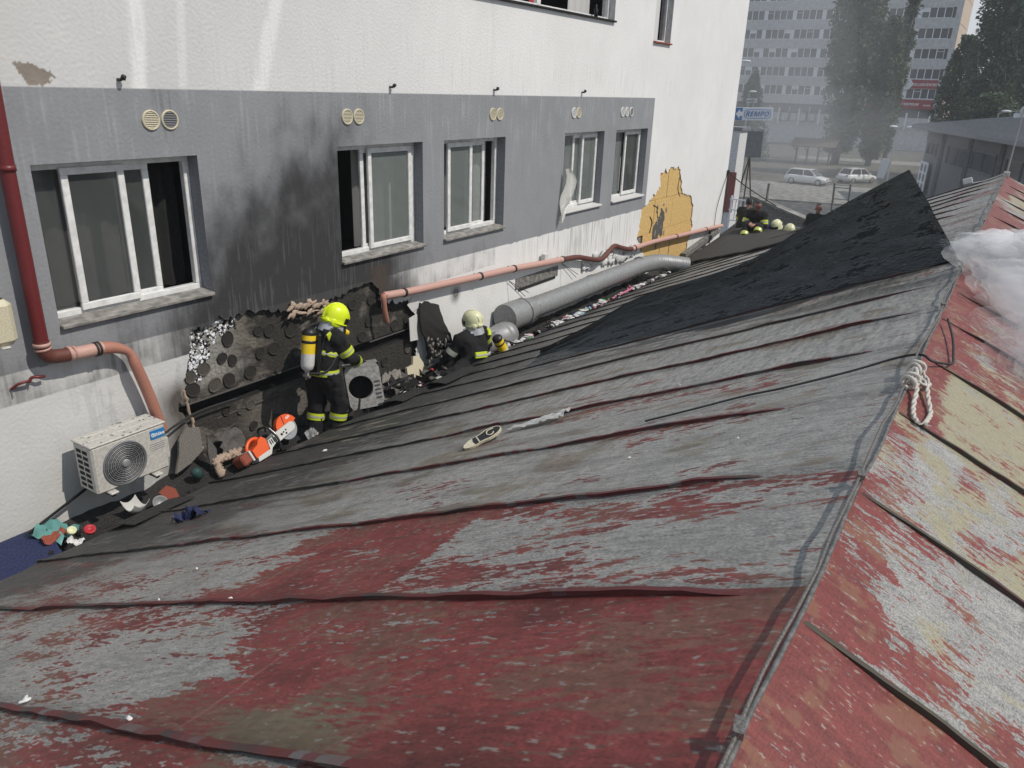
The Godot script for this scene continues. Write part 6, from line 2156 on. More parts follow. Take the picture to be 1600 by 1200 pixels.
# ---------------------------------------------------------------- fan units
func build_air_units() -> void:
	var o := placed("air_conditioner", "white outdoor fan unit with a round grille and a blue label, streaked with soot", "air conditioner", Vector3(-6.7, -3.9, -3.655))
	var c := Vector3(-6.7, -3.43, -3.655)
	var st := begin()
	soft_box(st, c, Vector3(0.3, 0.48, 0.75), 0.018)
	obj("casing", st, M.white_metal, o)
	var tp := begin()
	soft_box(tp, c + Vector3(0, 0.247, 0), Vector3(0.315, 0.02, 0.765), 0.006)
	soft_box(tp, c + Vector3(0.02, 0.26, 0.0), Vector3(0.05, 0.012, 0.66), 0.004)
	soft_box(tp, c + Vector3(-0.09, 0.26, 0.0), Vector3(0.04, 0.012, 0.6), 0.004)
	obj("lid", tp, M.white_metal, o)
	# grit on the lid
	var gr := begin()
	for k in 30: lump(gr, c + Vector3(rng.randf_range(-0.15, 0.15), 0.262, rng.randf_range(-0.37, 0.37)), Vector3(rng.randf_range(0.006, 0.02), 0.008, rng.randf_range(0.006, 0.03)), k * 1.1)
	tag(obj("grit", gr, M.concrete, o), "", "", "", "stuff")
	var fc := c + Vector3(0.15, -0.015, 0.075)
	var xf := Transform3D(axes(Vector3.RIGHT), fc)
	var dk := begin()
	disc(dk, fc + Vector3(0.003, 0, 0), Vector3.RIGHT, 0.208, 40)
	var fan := obj("fan_opening", dk, M.dark_hole, o)
	var rm := begin()
	lathe(rm, [Vector2(0.22, 0.0), Vector2(0.218, 0.014), Vector2(0.206, 0.016), Vector2(0.202, 0.004)], xf, 40)
	obj("grille_rim", rm, M.grille, o)
	for k in 9:
		var r := 0.055 + k * 0.0175
		var g := begin()
		lathe(g, [Vector2(r - 0.004, 0.012), Vector2(r, 0.02), Vector2(r + 0.0045, 0.012)], xf, 36)
		obj("grille_ring", g, M.zinc if k % 2 else M.grille, fan)
	var sp := begin()
	for k in 20:
		var a := TAU * k / 20.0
		var d := Vector3(0, cos(a), sin(a))
		bar(sp, fc + d * 0.04 + Vector3(0.01, 0, 0), fc + d.rotated(Vector3.RIGHT, 0.25) * 0.2 + Vector3(0.01, 0, 0), 0.004, 0.004)
	obj("grille_spokes", sp, M.grille, fan)
	var hb := begin()
	lathe(hb, [Vector2(0.042, 0.008), Vector2(0.04, 0.024), Vector2(0.03, 0.028), Vector2(0, 0.029)], xf, 20)
	obj("hub", hb, M.zinc, fan)
	# side vents (towards us)
	for i in 7:
		for j in 2:
			box_part("side_vent", c + Vector3(-0.06 + j * 0.1, 0.17 - i * 0.058, 0.374), Vector3(0.078, 0.036, 0.008), M.dark_hole, o, Basis.IDENTITY, 0.002)
	# label
	var lb := begin()
	soft_box(lb, c + Vector3(0.152, 0.155, -0.285), Vector3(0.006, 0.095, 0.155), 0.003)
	var label_part := obj("label_plate", lb, M.blue_label, o)
	var face := Basis(Vector3(0, 0, -1), Vector3(0, 1, 0), Vector3(1, 0, 0))
	var t := meshed("lettering", words("Midea", 0.033, 0.004), M.print_white, label_part)
	t.transform = Transform3D(face, c + Vector3(0.157, 0.152, -0.292))
	var arc := begin()
	var pts := PackedVector3Array()
	for k in 12:
		var a := lerpf(0.6, 4.9, k / 11.0)
		pts.append(c + Vector3(0.157, 0.155 + sin(a) * 0.017, -0.233 - cos(a) * 0.017))
	tube(arc, pts, 0.0035, 5)
	obj("logo_arc", arc, M.print_white, label_part)
	# louvre lines and valve cover
	for k in 4: box_part("pressed_line", c + Vector3(0.151, 0.06 - k * 0.02, -0.27), Vector3(0.004, 0.005, 0.16), M.grille, o, Basis.IDENTITY, 0.001)
	box_part("valve_cover", c + Vector3(0.05, -0.04, -0.385), Vector3(0.16, 0.22, 0.04), M.white_metal, o)
	for z in [0.24, -0.22]:
		box_part("foot", c + Vector3(0.13, -0.255, z), Vector3(0.14, 0.02, 0.08), M.white_metal, o)
		box_part("support_arm", c + Vector3(-0.08, -0.285, z), Vector3(0.5, 0.03, 0.04), M.black, o)
	var ho := begin()
	tube(ho, smooth_line([Vector3(-6.75, -3.4, -4.05), Vector3(-6.72, -3.38, -4.15), Vector3(-6.85, -3.42, -4.3), Vector3(-6.95, -3.4, -4.7), Vector3(-6.97, -3.42, -5.2)], 5), 0.012, 6)
	obj("refrigerant_line", ho, M.rubber, o)
	var rod := placed("wall_rod", "thin dark rod leaning low against the wall under the fan unit", "rod", Vector3(-6.9, -4.0, -3.0))
	var rs := begin()
	bar(rs, Vector3(-6.88, -4.05, -2.45), Vector3(-6.9, -3.72, -3.4), 0.02)
	obj("bar", rs, M.black, rod)

	var b := placed("upper_air_unit", "cream corner of a second wall unit at the left edge of the view", "air conditioner", Vector3(-6.78, -2.1, -2.55))
	var bs := begin()
	soft_box(bs, Vector3(-6.77, -1.91, -2.5), Vector3(0.34, 0.38, 0.84), 0.045)
	obj("casing", bs, M.cream_plastic, b)
	box_part("green_grime", Vector3(-6.77, -1.715, -2.62), Vector3(0.24, 0.012, 0.5), mat("moss", lin(0.07, 0.085, 0.03), 0.95, 0.0, "dirt", 6.0), b)
	box_part("support_arm", Vector3(-6.8, -2.13, -2.7), Vector3(0.4, 0.04, 0.05), M.black, b)
	box_part("foot", Vector3(-6.65, -2.105, -2.8), Vector3(0.12, 0.015, 0.07), M.white_metal, b)


# ---------------------------------------------------------------- the ridge wire and rope
func build_ridge_wire() -> void:
	var o := placed("lightning_wire", "twisted grey lightning wire held above the roof ridge by small clamps", "wire", Vector3(RX, RY, -5.0))
	var pts := PackedVector3Array()
	for i in 150:
		var z := lerpf(0.6, -15.3, i / 149.0)
		pts.append(Vector3(RX - 0.008 + 0.016 * na.get_noise_1d(z * 1.4 + 3.0), RY + 0.03 + 0.01 * nb.get_noise_1d(z * 1.1), z))
	var st := begin()
	tube(st, pts, 0.0045, 7)
	obj("strand", st, M.wire, o)
	for z in [-1.15, -2.36, -3.6, -4.9, -6.2, -8.9, -10.8, -13.0]:
		var c := begin()
		box(c, Vector3(RX - 0.006, RY + 0.032, z), Vector3(0.02, 0.016, 0.045), Basis(Vector3.UP, 0.2))
		tube(c, [Vector3(RX - 0.006, RY + 0.034, z), Vector3(RX, RY, z - 0.005)], 0.005, 6)
		obj("clamp", c, M.wire, o)
	# rod at the far end
	var m := placed("lightning_rod", "thin pale mast standing at the far end of the ridge", "mast", Vector3(RX, RY, -15.3))
	var ms := begin()
	tube(ms, [Vector3(RX, RY - 0.02, -15.3), Vector3(RX + 0.02, RY + 1.2, -15.25)], [0.014, 0.008], 7)
	obj("rod", ms, M.pole, m)
	box_part("foot", Vector3(RX, RY + 0.03, -15.3), Vector3(0.09, 0.08, 0.09), M.white_metal, m)
	var sg := placed("roof_edge_box", "small white box fixed at the far gable edge of the metal roof", "box", Vector3(-0.72, -1.3, -15.5))
	box_part("casing", Vector3(-0.74, -1.24, -15.5), Vector3(0.14, 0.09, 0.05), M.white_plastic, sg, Basis(Vector3.BACK, 0.35))
	var sw := begin()
	tube(sw, smooth_line([Vector3(-0.7, -1.28, -15.5), Vector3(-0.5, -1.22, -15.48), Vector3(-0.25, -1.08, -15.35)], 4), 0.01, 5)
	obj("lead", sw, M.white_plastic, sg)
	# knotted rope
	var r := placed("knotted_rope", "frayed off-white rope knotted round the ridge wire with two loose ends", "rope", Vector3(RX, RY, -3.45))
	var zc := -3.5
	var rs := begin()
	var loop := PackedVector3Array()
	for k in 60:
		var t := k / 59.0
		var a := t * TAU * 4.5
		loop.append(Vector3(RX + 0.008 + cos(a) * (0.022 + 0.01 * sin(t * 9.0)), RY + 0.03 + sin(a) * 0.026, zc + lerpf(0.16, -0.12, t) + 0.012 * sin(a * 1.7)))
	tube(rs, loop, 0.0085, 7)
	obj("turns", rs, M.rope, r)
	var ends := [[on_right(0.0, zc + 0.1, 0.04), on_right(0.03, zc + 0.16, 0.03), on_right(0.045, zc + 0.28, 0.015), on_right(0.06, zc + 0.38, 0.012), on_right(0.085, zc + 0.43, 0.012)],
		[on_right(0.02, zc + 0.02, 0.04), on_right(0.06, zc + 0.05, 0.03), on_right(0.085, zc + 0.14, 0.02), on_right(0.115, zc + 0.25, 0.012), on_right(0.115, zc + 0.33, 0.012), on_right(0.108, zc + 0.4, 0.012)],
		[on_right(0.02, zc - 0.05, 0.04), on_right(0.07, zc - 0.02, 0.02), on_right(0.05, zc + 0.06, 0.03), on_right(0.015, zc + 0.1, 0.04)]]
	for e in ends:
		var es := begin()
		var line := smooth_line(e, 8)
		for strand in 2:
			var tw := PackedVector3Array()
			for i in line.size():
				var a := i * 0.8 + strand * PI
				tw.append(line[i] + Vector3(cos(a), sin(a) * 0.7, sin(a)) * 0.0045)
			tube(es, tw, 0.0062, 6)
		obj("loose_end", es, M.rope, r)
	var fr := begin()
	for k in 9:
		var a: Vector3 = ends[1][5]
		tube(fr, [a, a + Vector3(rng.randf_range(-0.02, 0.03), 0.004, rng.randf_range(0.0, 0.04))], 0.0018, 4)
	tag(obj("frayed_strands", fr, M.rope, r), "", "", "", "stuff")
	# black cable loop and the cable running down the slope
	var c2 := placed("black_cable", "black cable that crosses the ridge in a loop and runs down the left slope", "cable", Vector3(RX, RY, -4.0))
	var cs := begin()
	tube(cs, smooth_line([on_right(0.03, -4.6, 0.04), on_right(0.09, -4.35, 0.03), on_right(0.125, -4.1, 0.02), on_right(0.13, -3.98, 0.02), on_right(0.09, -3.9, 0.02), on_right(0.04, -3.8, 0.03), Vector3(RX, RY + 0.025, -3.82), on_roof(0.1, -3.86, 0.02), on_roof(0.3, -3.8, 0.012), on_roof(0.6, -3.72, 0.012), on_roof(0.8, -3.7, 0.012), on_roof(1.05, -3.62, 0.012), on_roof(1.3, -3.56, 0.01)], 6), 0.006, 6)
	obj("line", cs, M.rubber, c2)


# ---------------------------------------------------------------- smoke
# nested shells, each thin, so that a billow fades towards its edge
func billow(at: Vector3, size: Vector3, sd: float) -> SurfaceTool:
	var st := begin()
	for shell in 3: billow_shell(st, at, size * (1.12 - 0.28 * shell), sd)
	return st


func billow_shell(st: SurfaceTool, at: Vector3, size: Vector3, sd: float) -> void:
	var rows := 18
	var cols := 28
	var p := []
	for i in rows + 1:
		var row := PackedVector3Array()
		for j in cols:
			var th := PI * i / rows
			var ph := TAU * j / cols
			var d := Vector3(sin(th) * cos(ph), cos(th), sin(th) * sin(ph))
			var q := d * 1.4 + Vector3(sd * 3.7, sd, -sd * 2.1)
			var k := 0.9 + 0.32 * nd.get_noise_3d(q.x * 0.8, q.y * 0.8, q.z * 0.8) + 0.06 * nd.get_noise_3d(q.x * 2.4, q.y * 2.4, q.z * 2.4)
			row.append(at + d * size * 0.5 * k)
		p.append(row)
	st.set_smooth_group(0)
	for i in rows:
		for j in cols:
			var j2 := (j + 1) % cols
			quad(st, p[i][j], p[i][j2], p[i + 1][j2], p[i + 1][j], (p[i][j] + p[i + 1][j2]) * 0.5 - at)
	st.set_smooth_group(-1)


func build_smoke() -> void:
	var o := placed("smoke_plume", "thick white smoke pouring over the ridge beside the lifted sheet", "smoke", Vector3(-0.2, -1.1, -7.0))
	o.set_meta("kind", "stuff")
	for k in 4:
		var m := mat("smoke_%d" % k, Color(0.98, 0.98, 0.98, [0.34, 0.24, 0.17, 0.09][k]), 1.0)
		m.transparency = BaseMaterial3D.TRANSPARENCY_ALPHA
		m.backlight_enabled = true
		m.backlight = Color(0.9, 0.9, 0.9)
	# a jet that leaves the gap at the ridge and spreads to the right: dense heart, thin skirts
	for k in 38:
		var skirt := k >= 24
		var t := pow(k / 23.0, 0.85)
		var wide := 0.04 + 0.22 * t
		var r := (0.08 + 0.2 * t) * rng.randf_range(0.85, 1.25)
		var at := Vector3(lerpf(-0.29, 0.95, t), -1.07 + 0.3 * t + wide * rng.randf_range(-0.8, 0.5), -6.92 + 0.75 * t + wide * rng.randf_range(-1.0, 1.0))
		if skirt:
			var x := rng.randf_range(0.0, 0.7)
			var z := lerpf(-6.6, -4.3, (k - 24) / 13.0)
			r = rng.randf_range(0.15, 0.3)
			at = Vector3(x, RY - PITCH * (x - RX) + rng.randf_range(0.02, 0.22), z + rng.randf_range(-0.2, 0.2))
		var st := billow(at, Vector3(r * 2.4, r * 1.5, r * 2.2), k * 1.7)
		obj("billow", st, M["smoke_%d" % ((2 if k < 31 else 3) if skirt else (0 if t > 0.15 and k % 3 != 0 else 1))], o)
	var f3 := FogMaterial.new()
	f3.albedo = Color(1, 1, 1)
	f3.density = 0.014
	f3.resource_name = "veil"
	var h := thing("smoke_haze", "thin grey smoke drifting in front of the poplars and the far block", "smoke", Vector3(-20, 0, -70))
	h.set_meta("kind", "stuff")
	for q in [[Vector3(-17.0, -1.0, -72.0), Vector3(8, 24, 8)], [Vector3(-22.0, -3.0, -74.0), Vector3(16, 16, 10)], [Vector3(-13.0, -4.0, -66.0), Vector3(16, 10, 10)], [Vector3(-26.0, 3.0, -90.0), Vector3(30, 26, 12)], [Vector3(-8.0, -4.0, -60.0), Vector3(12, 7, 8)]]:
		var v := FogVolume.new()
		v.shape = RenderingServer.FOG_VOLUME_SHAPE_ELLIPSOID
		v.size = q[1]
		v.material = f3
		v.position = q[0] - h.position
		v.name = "veil" if not h.has_node("veil") else "veil_%03d" % h.get_child_count()
		h.add_child(v, true)




# ---------------------------------------------------------------- people
# one closed surface from tapered bones [a, b, radius at a, radius at b], joined smoothly
func grow(st: SurfaceTool, bones: Array, cell: float, blend: float, rough := 0.0) -> void:
	var lo := Vector3.ONE * 1e6
	var hi := -lo
	for b in bones:
		for e in 2:
			var r := Vector3.ONE * (float(b[2 + e]) + blend + cell * 3.0)
			lo = lo.min(b[e] - r)
			hi = hi.max(b[e] + r)
	var n := Vector3i(((hi - lo) / cell).ceil()) + Vector3i.ONE
	var f := PackedFloat32Array()
	f.resize(n.x * n.y * n.z)
	f.fill(10.0)
	for b in bones:
		var a: Vector3 = b[0]
		var d: Vector3 = b[1] - a
		var dd := maxf(d.length_squared(), 1e-9)
		var m := maxf(b[2], b[3]) + blend + cell * 2.0
		var i0 := Vector3i(((a.min(b[1]) - Vector3.ONE * m - lo) / cell).floor()).clamp(Vector3i.ZERO, n - Vector3i.ONE)
		var i1 := Vector3i(((a.max(b[1]) + Vector3.ONE * m - lo) / cell).ceil()).clamp(Vector3i.ZERO, n - Vector3i.ONE)
		for z in range(i0.z, i1.z + 1):
			for y in range(i0.y, i1.y + 1):
				var at := (z * n.y + y) * n.x
				for x in range(i0.x, i1.x + 1):
					var p := lo + Vector3(x, y, z) * cell - a
					var t := clampf(p.dot(d) / dd, 0.0, 1.0)
					var v := (p - d * t).length() - lerpf(b[2], b[3], t)
					var o := f[at + x]
					var h := maxf(blend - absf(v - o), 0.0) / blend
					f[at + x] = minf(v, o) - h * h * blend * 0.25
	if rough > 0.0:
		for z in n.z:
			for y in n.y:
				for x in n.x:
					var at := (z * n.y + y) * n.x + x
					if absf(f[at]) < cell * 3.0:
						var p := lo + Vector3(x, y, z) * cell
						f[at] += rough * na.get_noise_3d(p.x * 5.0, p.y * 3.2, p.z * 5.0) + rough * 0.7 * nb.get_noise_3d(p.x * 11.0, p.y * 8.0, p.z * 11.0)
	var ids := {}
	var sx := 1
	var sy := n.x
	var sz := n.x * n.y
	var pts := PackedVector3Array()
	var corners := [0, sx, sy, sx + sy, sz, sx + sz, sy + sz, sx + sy + sz]
	for z in n.z - 1:
		for y in n.y - 1:
			for x in n.x - 1:
				var at := z * sz + y * sy + x
				var s := f[at] < 0.0
				if (f[at + sx] < 0.0) == s and (f[at + sy] < 0.0) == s and (f[at + sx + sy] < 0.0) == s and (f[at + sz] < 0.0) == s and (f[at + sx + sz] < 0.0) == s and (f[at + sy + sz] < 0.0) == s and (f[at + sx + sy + sz] < 0.0) == s: continue
				var sum := Vector3.ZERO
				var cnt := 0
				for e in [[0, 1], [2, 3], [4, 5], [6, 7], [0, 2], [1, 3], [4, 6], [5, 7], [0, 4], [1, 5], [2, 6], [3, 7]]:
					var va := f[at + corners[e[0]]]
					var vb := f[at + corners[e[1]]]
					if (va < 0.0) != (vb < 0.0):
						var pa := Vector3(e[0] & 1, (e[0] >> 1) & 1, e[0] >> 2)
						var pb := Vector3(e[1] & 1, (e[1] >> 1) & 1, e[1] >> 2)
						sum += pa.lerp(pb, va / (va - vb))
						cnt += 1
				ids[at] = pts.size()
				pts.append(lo + (Vector3(x, y, z) + sum / cnt) * cell)
	st.set_smooth_group(0)
	for at in ids:
		var s := f[at] < 0.0
		for q in [[sx, sy, sz], [sy, sz, sx], [sz, sx, sy]]:
			if (f[at + q[0]] < 0.0) == s: continue
			var a = ids.get(at)
			var b = ids.get(at - q[1])
			var c = ids.get(at - q[1] - q[2])
			var d = ids.get(at - q[2])
			if a == null or b == null or c == null or d == null: continue
			var o := Vector3(1, 0, 0) if q[0] == sx else (Vector3(0, 1, 0) if q[0] == sy else Vector3(0, 0, 1))
			if not s: o = -o
			quad(st, pts[a], pts[b], pts[c], pts[d], o)
	st.set_smooth_group(-1)


func band(called: String, a: Vector3, b: Vector3, ra: float, rb: float, root: Node, m := "hi_vis", silver := true) -> void:
	var st := begin()
	tube(st, [a, a.lerp(b, 0.5), b], [ra, (ra + rb) * 0.5 + 0.002, rb], 18, false)
	tube(st, [a, b], [ra - 0.006, rb - 0.006], 18, false)
	var o := obj(called, st, M[m], root)
	if silver:
		var s2 := begin()
		tube(s2, [a.lerp(b, 0.36), a.lerp(b, 0.64)], [ra + 0.005, rb + 0.005], 18, false)
		obj("silver_strip", s2, M.silver_tape, o)


func hoop(called: String, at: Vector3, basis: Basis, rx: float, rz: float, h: float, root: Node, m := "hi_vis") -> void:
	var st := begin()
	lathe(st, [Vector2(0.985, -h / 2), Vector2(1.0, -h * 0.3), Vector2(1.0, h * 0.3), Vector2(0.985, h / 2)], Transform3D(basis * Basis.from_scale(Vector3(rx, 1, rz)), at), 28)
	var o := obj(called, st, M[m], root)
	var s2 := begin()
	lathe(s2, [Vector2(1.012, -h * 0.14), Vector2(1.02, 0), Vector2(1.012, h * 0.14)], Transform3D(basis * Basis.from_scale(Vector3(rx, 1, rz)), at), 28)
	obj("silver_strip", s2, M.silver_tape, o)


# helmet with brim, comb and neck cape; basis.y up, -basis.z the way the face looks
func helmet(root: Node, at: Vector3, bs: Basis, m: String, cape := true, mask := true) -> void:
	var xf := Transform3D(bs * Basis.from_scale(Vector3(0.92, 1.0, 1.12)), at)
	var st := begin()
	lathe(st, [Vector2(0.0, 0.158), Vector2(0.05, 0.153), Vector2(0.095, 0.13), Vector2(0.125, 0.09), Vector2(0.14, 0.04), Vector2(0.143, -0.01), Vector2(0.14, -0.05), Vector2(0.15, -0.062), Vector2(0.15, -0.072), Vector2(0.132, -0.07)], xf, 28)
	# the shell drops lower over the ears and the nape
	for s in [-1.0, 1.0]:
		lump(st, xf * Vector3(0.118 * s, -0.065, 0.02), Vector3(0.05, 0.12, 0.17), 0.3, bs, 0.0)
	lump(st, xf * Vector3(0, -0.06, 0.11), Vector3(0.2, 0.1, 0.07), 0.1, bs, 0.0)
	var shell := obj("helmet", st, M[m], root)
	var cb := begin()
	var ridge := PackedVector3Array()
	for k in 14:
		var a := lerpf(-0.35, PI + 0.25, k / 13.0)
		ridge.append(xf * Vector3(0, sin(a) * 0.156, -cos(a) * 0.142))
	tube(cb, ridge, 0.014, 8)
	for s in [-1.0, 1.0]:
		var r2 := PackedVector3Array()
		for k in 10:
			var a := lerpf(0.1, PI - 0.1, k / 9.0)
			r2.append(xf * Vector3(0.075 * s, sin(a) * 0.128, -cos(a) * 0.13))
		tube(cb, r2, 0.007, 6)
	obj("comb", cb, M[m], shell)
	var vs := begin()
	var g := []
	for i in 4:
		var row := PackedVector3Array()
		for k in 9:
			var a := lerpf(-1.15, 1.15, k / 8.0)
			row.append(xf * Vector3(sin(a) * 0.15, -0.045 + i * 0.022, -cos(a) * 0.152))
		g.append(row)
	sheet(vs, g, 0.004, bs * Vector3.FORWARD)
	obj("visor", vs, M.black, shell)
	if cape:
		var cs := begin()
		var cg := []
		for i in 5:
			var row := PackedVector3Array()
			for k in 13:
				var a := lerpf(0.9, TAU - 0.9, k / 12.0)
				var r := 0.128 + 0.006 * i + 0.006 * sin(k * 2.3 + i)
				row.append(xf * Vector3(sin(a) * r, -0.06 - 0.035 * i, -cos(a) * r * 0.92))
			cg.append(row)
		sheet(cs, cg, 0.006, bs * Vector3.BACK)
		obj("neck_cape", cs, M.cape, root)
	if mask:
		var ms := begin()
		lump(ms, xf * Vector3(0, -0.11, -0.1), Vector3(0.15, 0.18, 0.13), 0.2, bs, 0.0)
		var mo := obj("breathing_mask", ms, M.black, root)
		var vl := begin()
		lathe(vl, [Vector2(0, 0.05), Vector2(0.03, 0.05), Vector2(0.035, 0.03), Vector2(0.035, 0.0)], Transform3D(bs * Basis(Vector3.RIGHT, -PI / 2), xf * Vector3(0, -0.15, -0.16)), 12)
		obj("valve", vl, M.cylinder_yellow, mo)


func head(root: Node, at: Vector3, bs: Basis, m: String, bald := false) -> void:
	var st := begin()
	var b := func(x: float, y: float, z: float) -> Vector3: return at + bs * Vector3(x, y, z)
	grow(st, [[b.call(0, 0.03, 0.01), b.call(0, 0.03, -0.015), 0.085, 0.08], [b.call(0, -0.05, -0.04), b.call(0, -0.08, -0.06), 0.058, 0.038], [b.call(0, 0.0, -0.085), b.call(0, -0.03, -0.105), 0.01, 0.015], [b.call(-0.082, -0.01, 0.01), b.call(-0.084, -0.04, 0.005), 0.016, 0.01], [b.call(0.082, -0.01, 0.01), b.call(0.084, -0.04, 0.005), 0.016, 0.01], [b.call(0, -0.08, 0.02), b.call(0, -0.17, 0.03), 0.052, 0.056]], 0.008, 0.02)
	var o := obj("head", st, M[m], root)
	var ey := begin()
	for s in [-1.0, 1.0]: lump(ey, b.call(0.032 * s, 0.005, -0.083), Vector3(0.026, 0.013, 0.016), 0.5, bs, 0.0)
	obj("eyes", ey, M.hair, o)
	var mo := begin()
	lump(mo, b.call(0, -0.062, -0.094), Vector3(0.045, 0.01, 0.012), 0.5, bs, 0.0)
	obj("mouth", mo, M.skin_red, o)
	var hr := begin()
	lathe(hr, [Vector2(0, 0.1), Vector2(0.045, 0.09), Vector2(0.075, 0.06), Vector2(0.088, 0.02), Vector2(0.086, -0.02)] if not bald else [Vector2(0, 0.092), Vector2(0.045, 0.084), Vector2(0.072, 0.058)], Transform3D(bs * Basis(Vector3.RIGHT, 0.35) * Basis.from_scale(Vector3(0.99, 1.13, 1.1)), b.call(0, 0.03, 0.012)), 18)
	obj("hair", hr, M.hair, o)


# five-fingered hand: wrist, direction of the fingers, palm normal, thumb side
func hand(st: SurfaceTool, wrist: Vector3, dir: Vector3, palm: Vector3, thumb: Vector3) -> void:
	dir = dir.normalized()
	palm = palm.normalized()
	thumb = (thumb - dir * thumb.dot(dir)).normalized()
	var bones := [[wrist, wrist + dir * 0.04, 0.034, 0.03]]
	for k in 4:
		var off := thumb * (0.03 - 0.02 * k)
		bones.append([wrist + dir * 0.03 + off * 0.8, wrist + dir * 0.085 + off, 0.017, 0.014])
		var l: float = [0.03, 0.036, 0.033, 0.026][k]
		var kn := wrist + dir * 0.09 + off
		var p1 := kn + (dir * 0.8 + palm * 0.6).normalized() * l
		var p2 := p1 + (dir * 0.25 + palm).normalized() * l * 0.9
		bones.append([kn, p1, 0.0125, 0.0115])
		bones.append([p1, p2, 0.0115, 0.0095])
	var t0 := wrist + dir * 0.03 + thumb * 0.028
	var t1 := t0 + (thumb * 0.7 + dir * 0.6 + palm * 0.4).normalized() * 0.04
	bones.append([t0, t1, 0.016, 0.0135])
	bones.append([t1, t1 + (dir + palm * 0.5).normalized() * 0.032, 0.013, 0.0105])
	grow(st, bones, 0.0065, 0.006)


func breathing_set(root: Node, top: Vector3, bottom: Vector3, r := 0.078) -> void:
	var bs := axes(top - bottom)
	var l := top.distance_to(bottom)
	var xf := Transform3D(bs, bottom)
	var st := begin()
	lathe(st, [Vector2(0, l), Vector2(r * 0.6, l * 0.99), Vector2(r * 0.92, l * 0.94), Vector2(r, l * 0.86), Vector2(r, l * 0.42)], xf, 20)
	var o := obj("air_cylinder", st, M.cylinder_yellow, root)
	var wb := begin()
	lathe(wb, [Vector2(r * 1.002, l * 0.42), Vector2(r * 1.002, l * 0.16), Vector2(r * 0.85, l * 0.06), Vector2(r * 0.4, 0.0), Vector2(0, 0)], xf, 20)
	obj("white_end", wb, M.white_plastic, o)
	var cp := begin()
	lathe(cp, [Vector2(0, l + 0.01), Vector2(r * 0.65, l * 0.995), Vector2(r * 1.02, l * 0.93), Vector2(r * 1.04, l * 0.86), Vector2(r * 1.0, l * 0.85)], xf, 20)
	obj("black_cover", cp, M.black, o)
	var st2 := begin()
	lathe(st2, [Vector2(r * 1.0, l * 0.73), Vector2(r * 1.05, l * 0.72), Vector2(r * 1.05, l * 0.67), Vector2(r * 1.0, l * 0.66)], xf, 20)
	obj("cylinder_strap", st2, M.black, o)
	var vl := begin()
	lathe(vl, [Vector2(0.03, 0.0), Vector2(0.03, -0.04), Vector2(0.02, -0.05), Vector2(0.02, -0.1), Vector2(0, -0.1)], xf, 12)
	tube(vl, [xf * Vector3(-0.05, -0.06, 0), xf * Vector3(0.05, -0.06, 0)], 0.018, 8)
	obj("valve", vl, M.steel, o)


func build_people() -> void:
	build_standing()
	build_crouching()
	build_sitting()
	build_far_man()


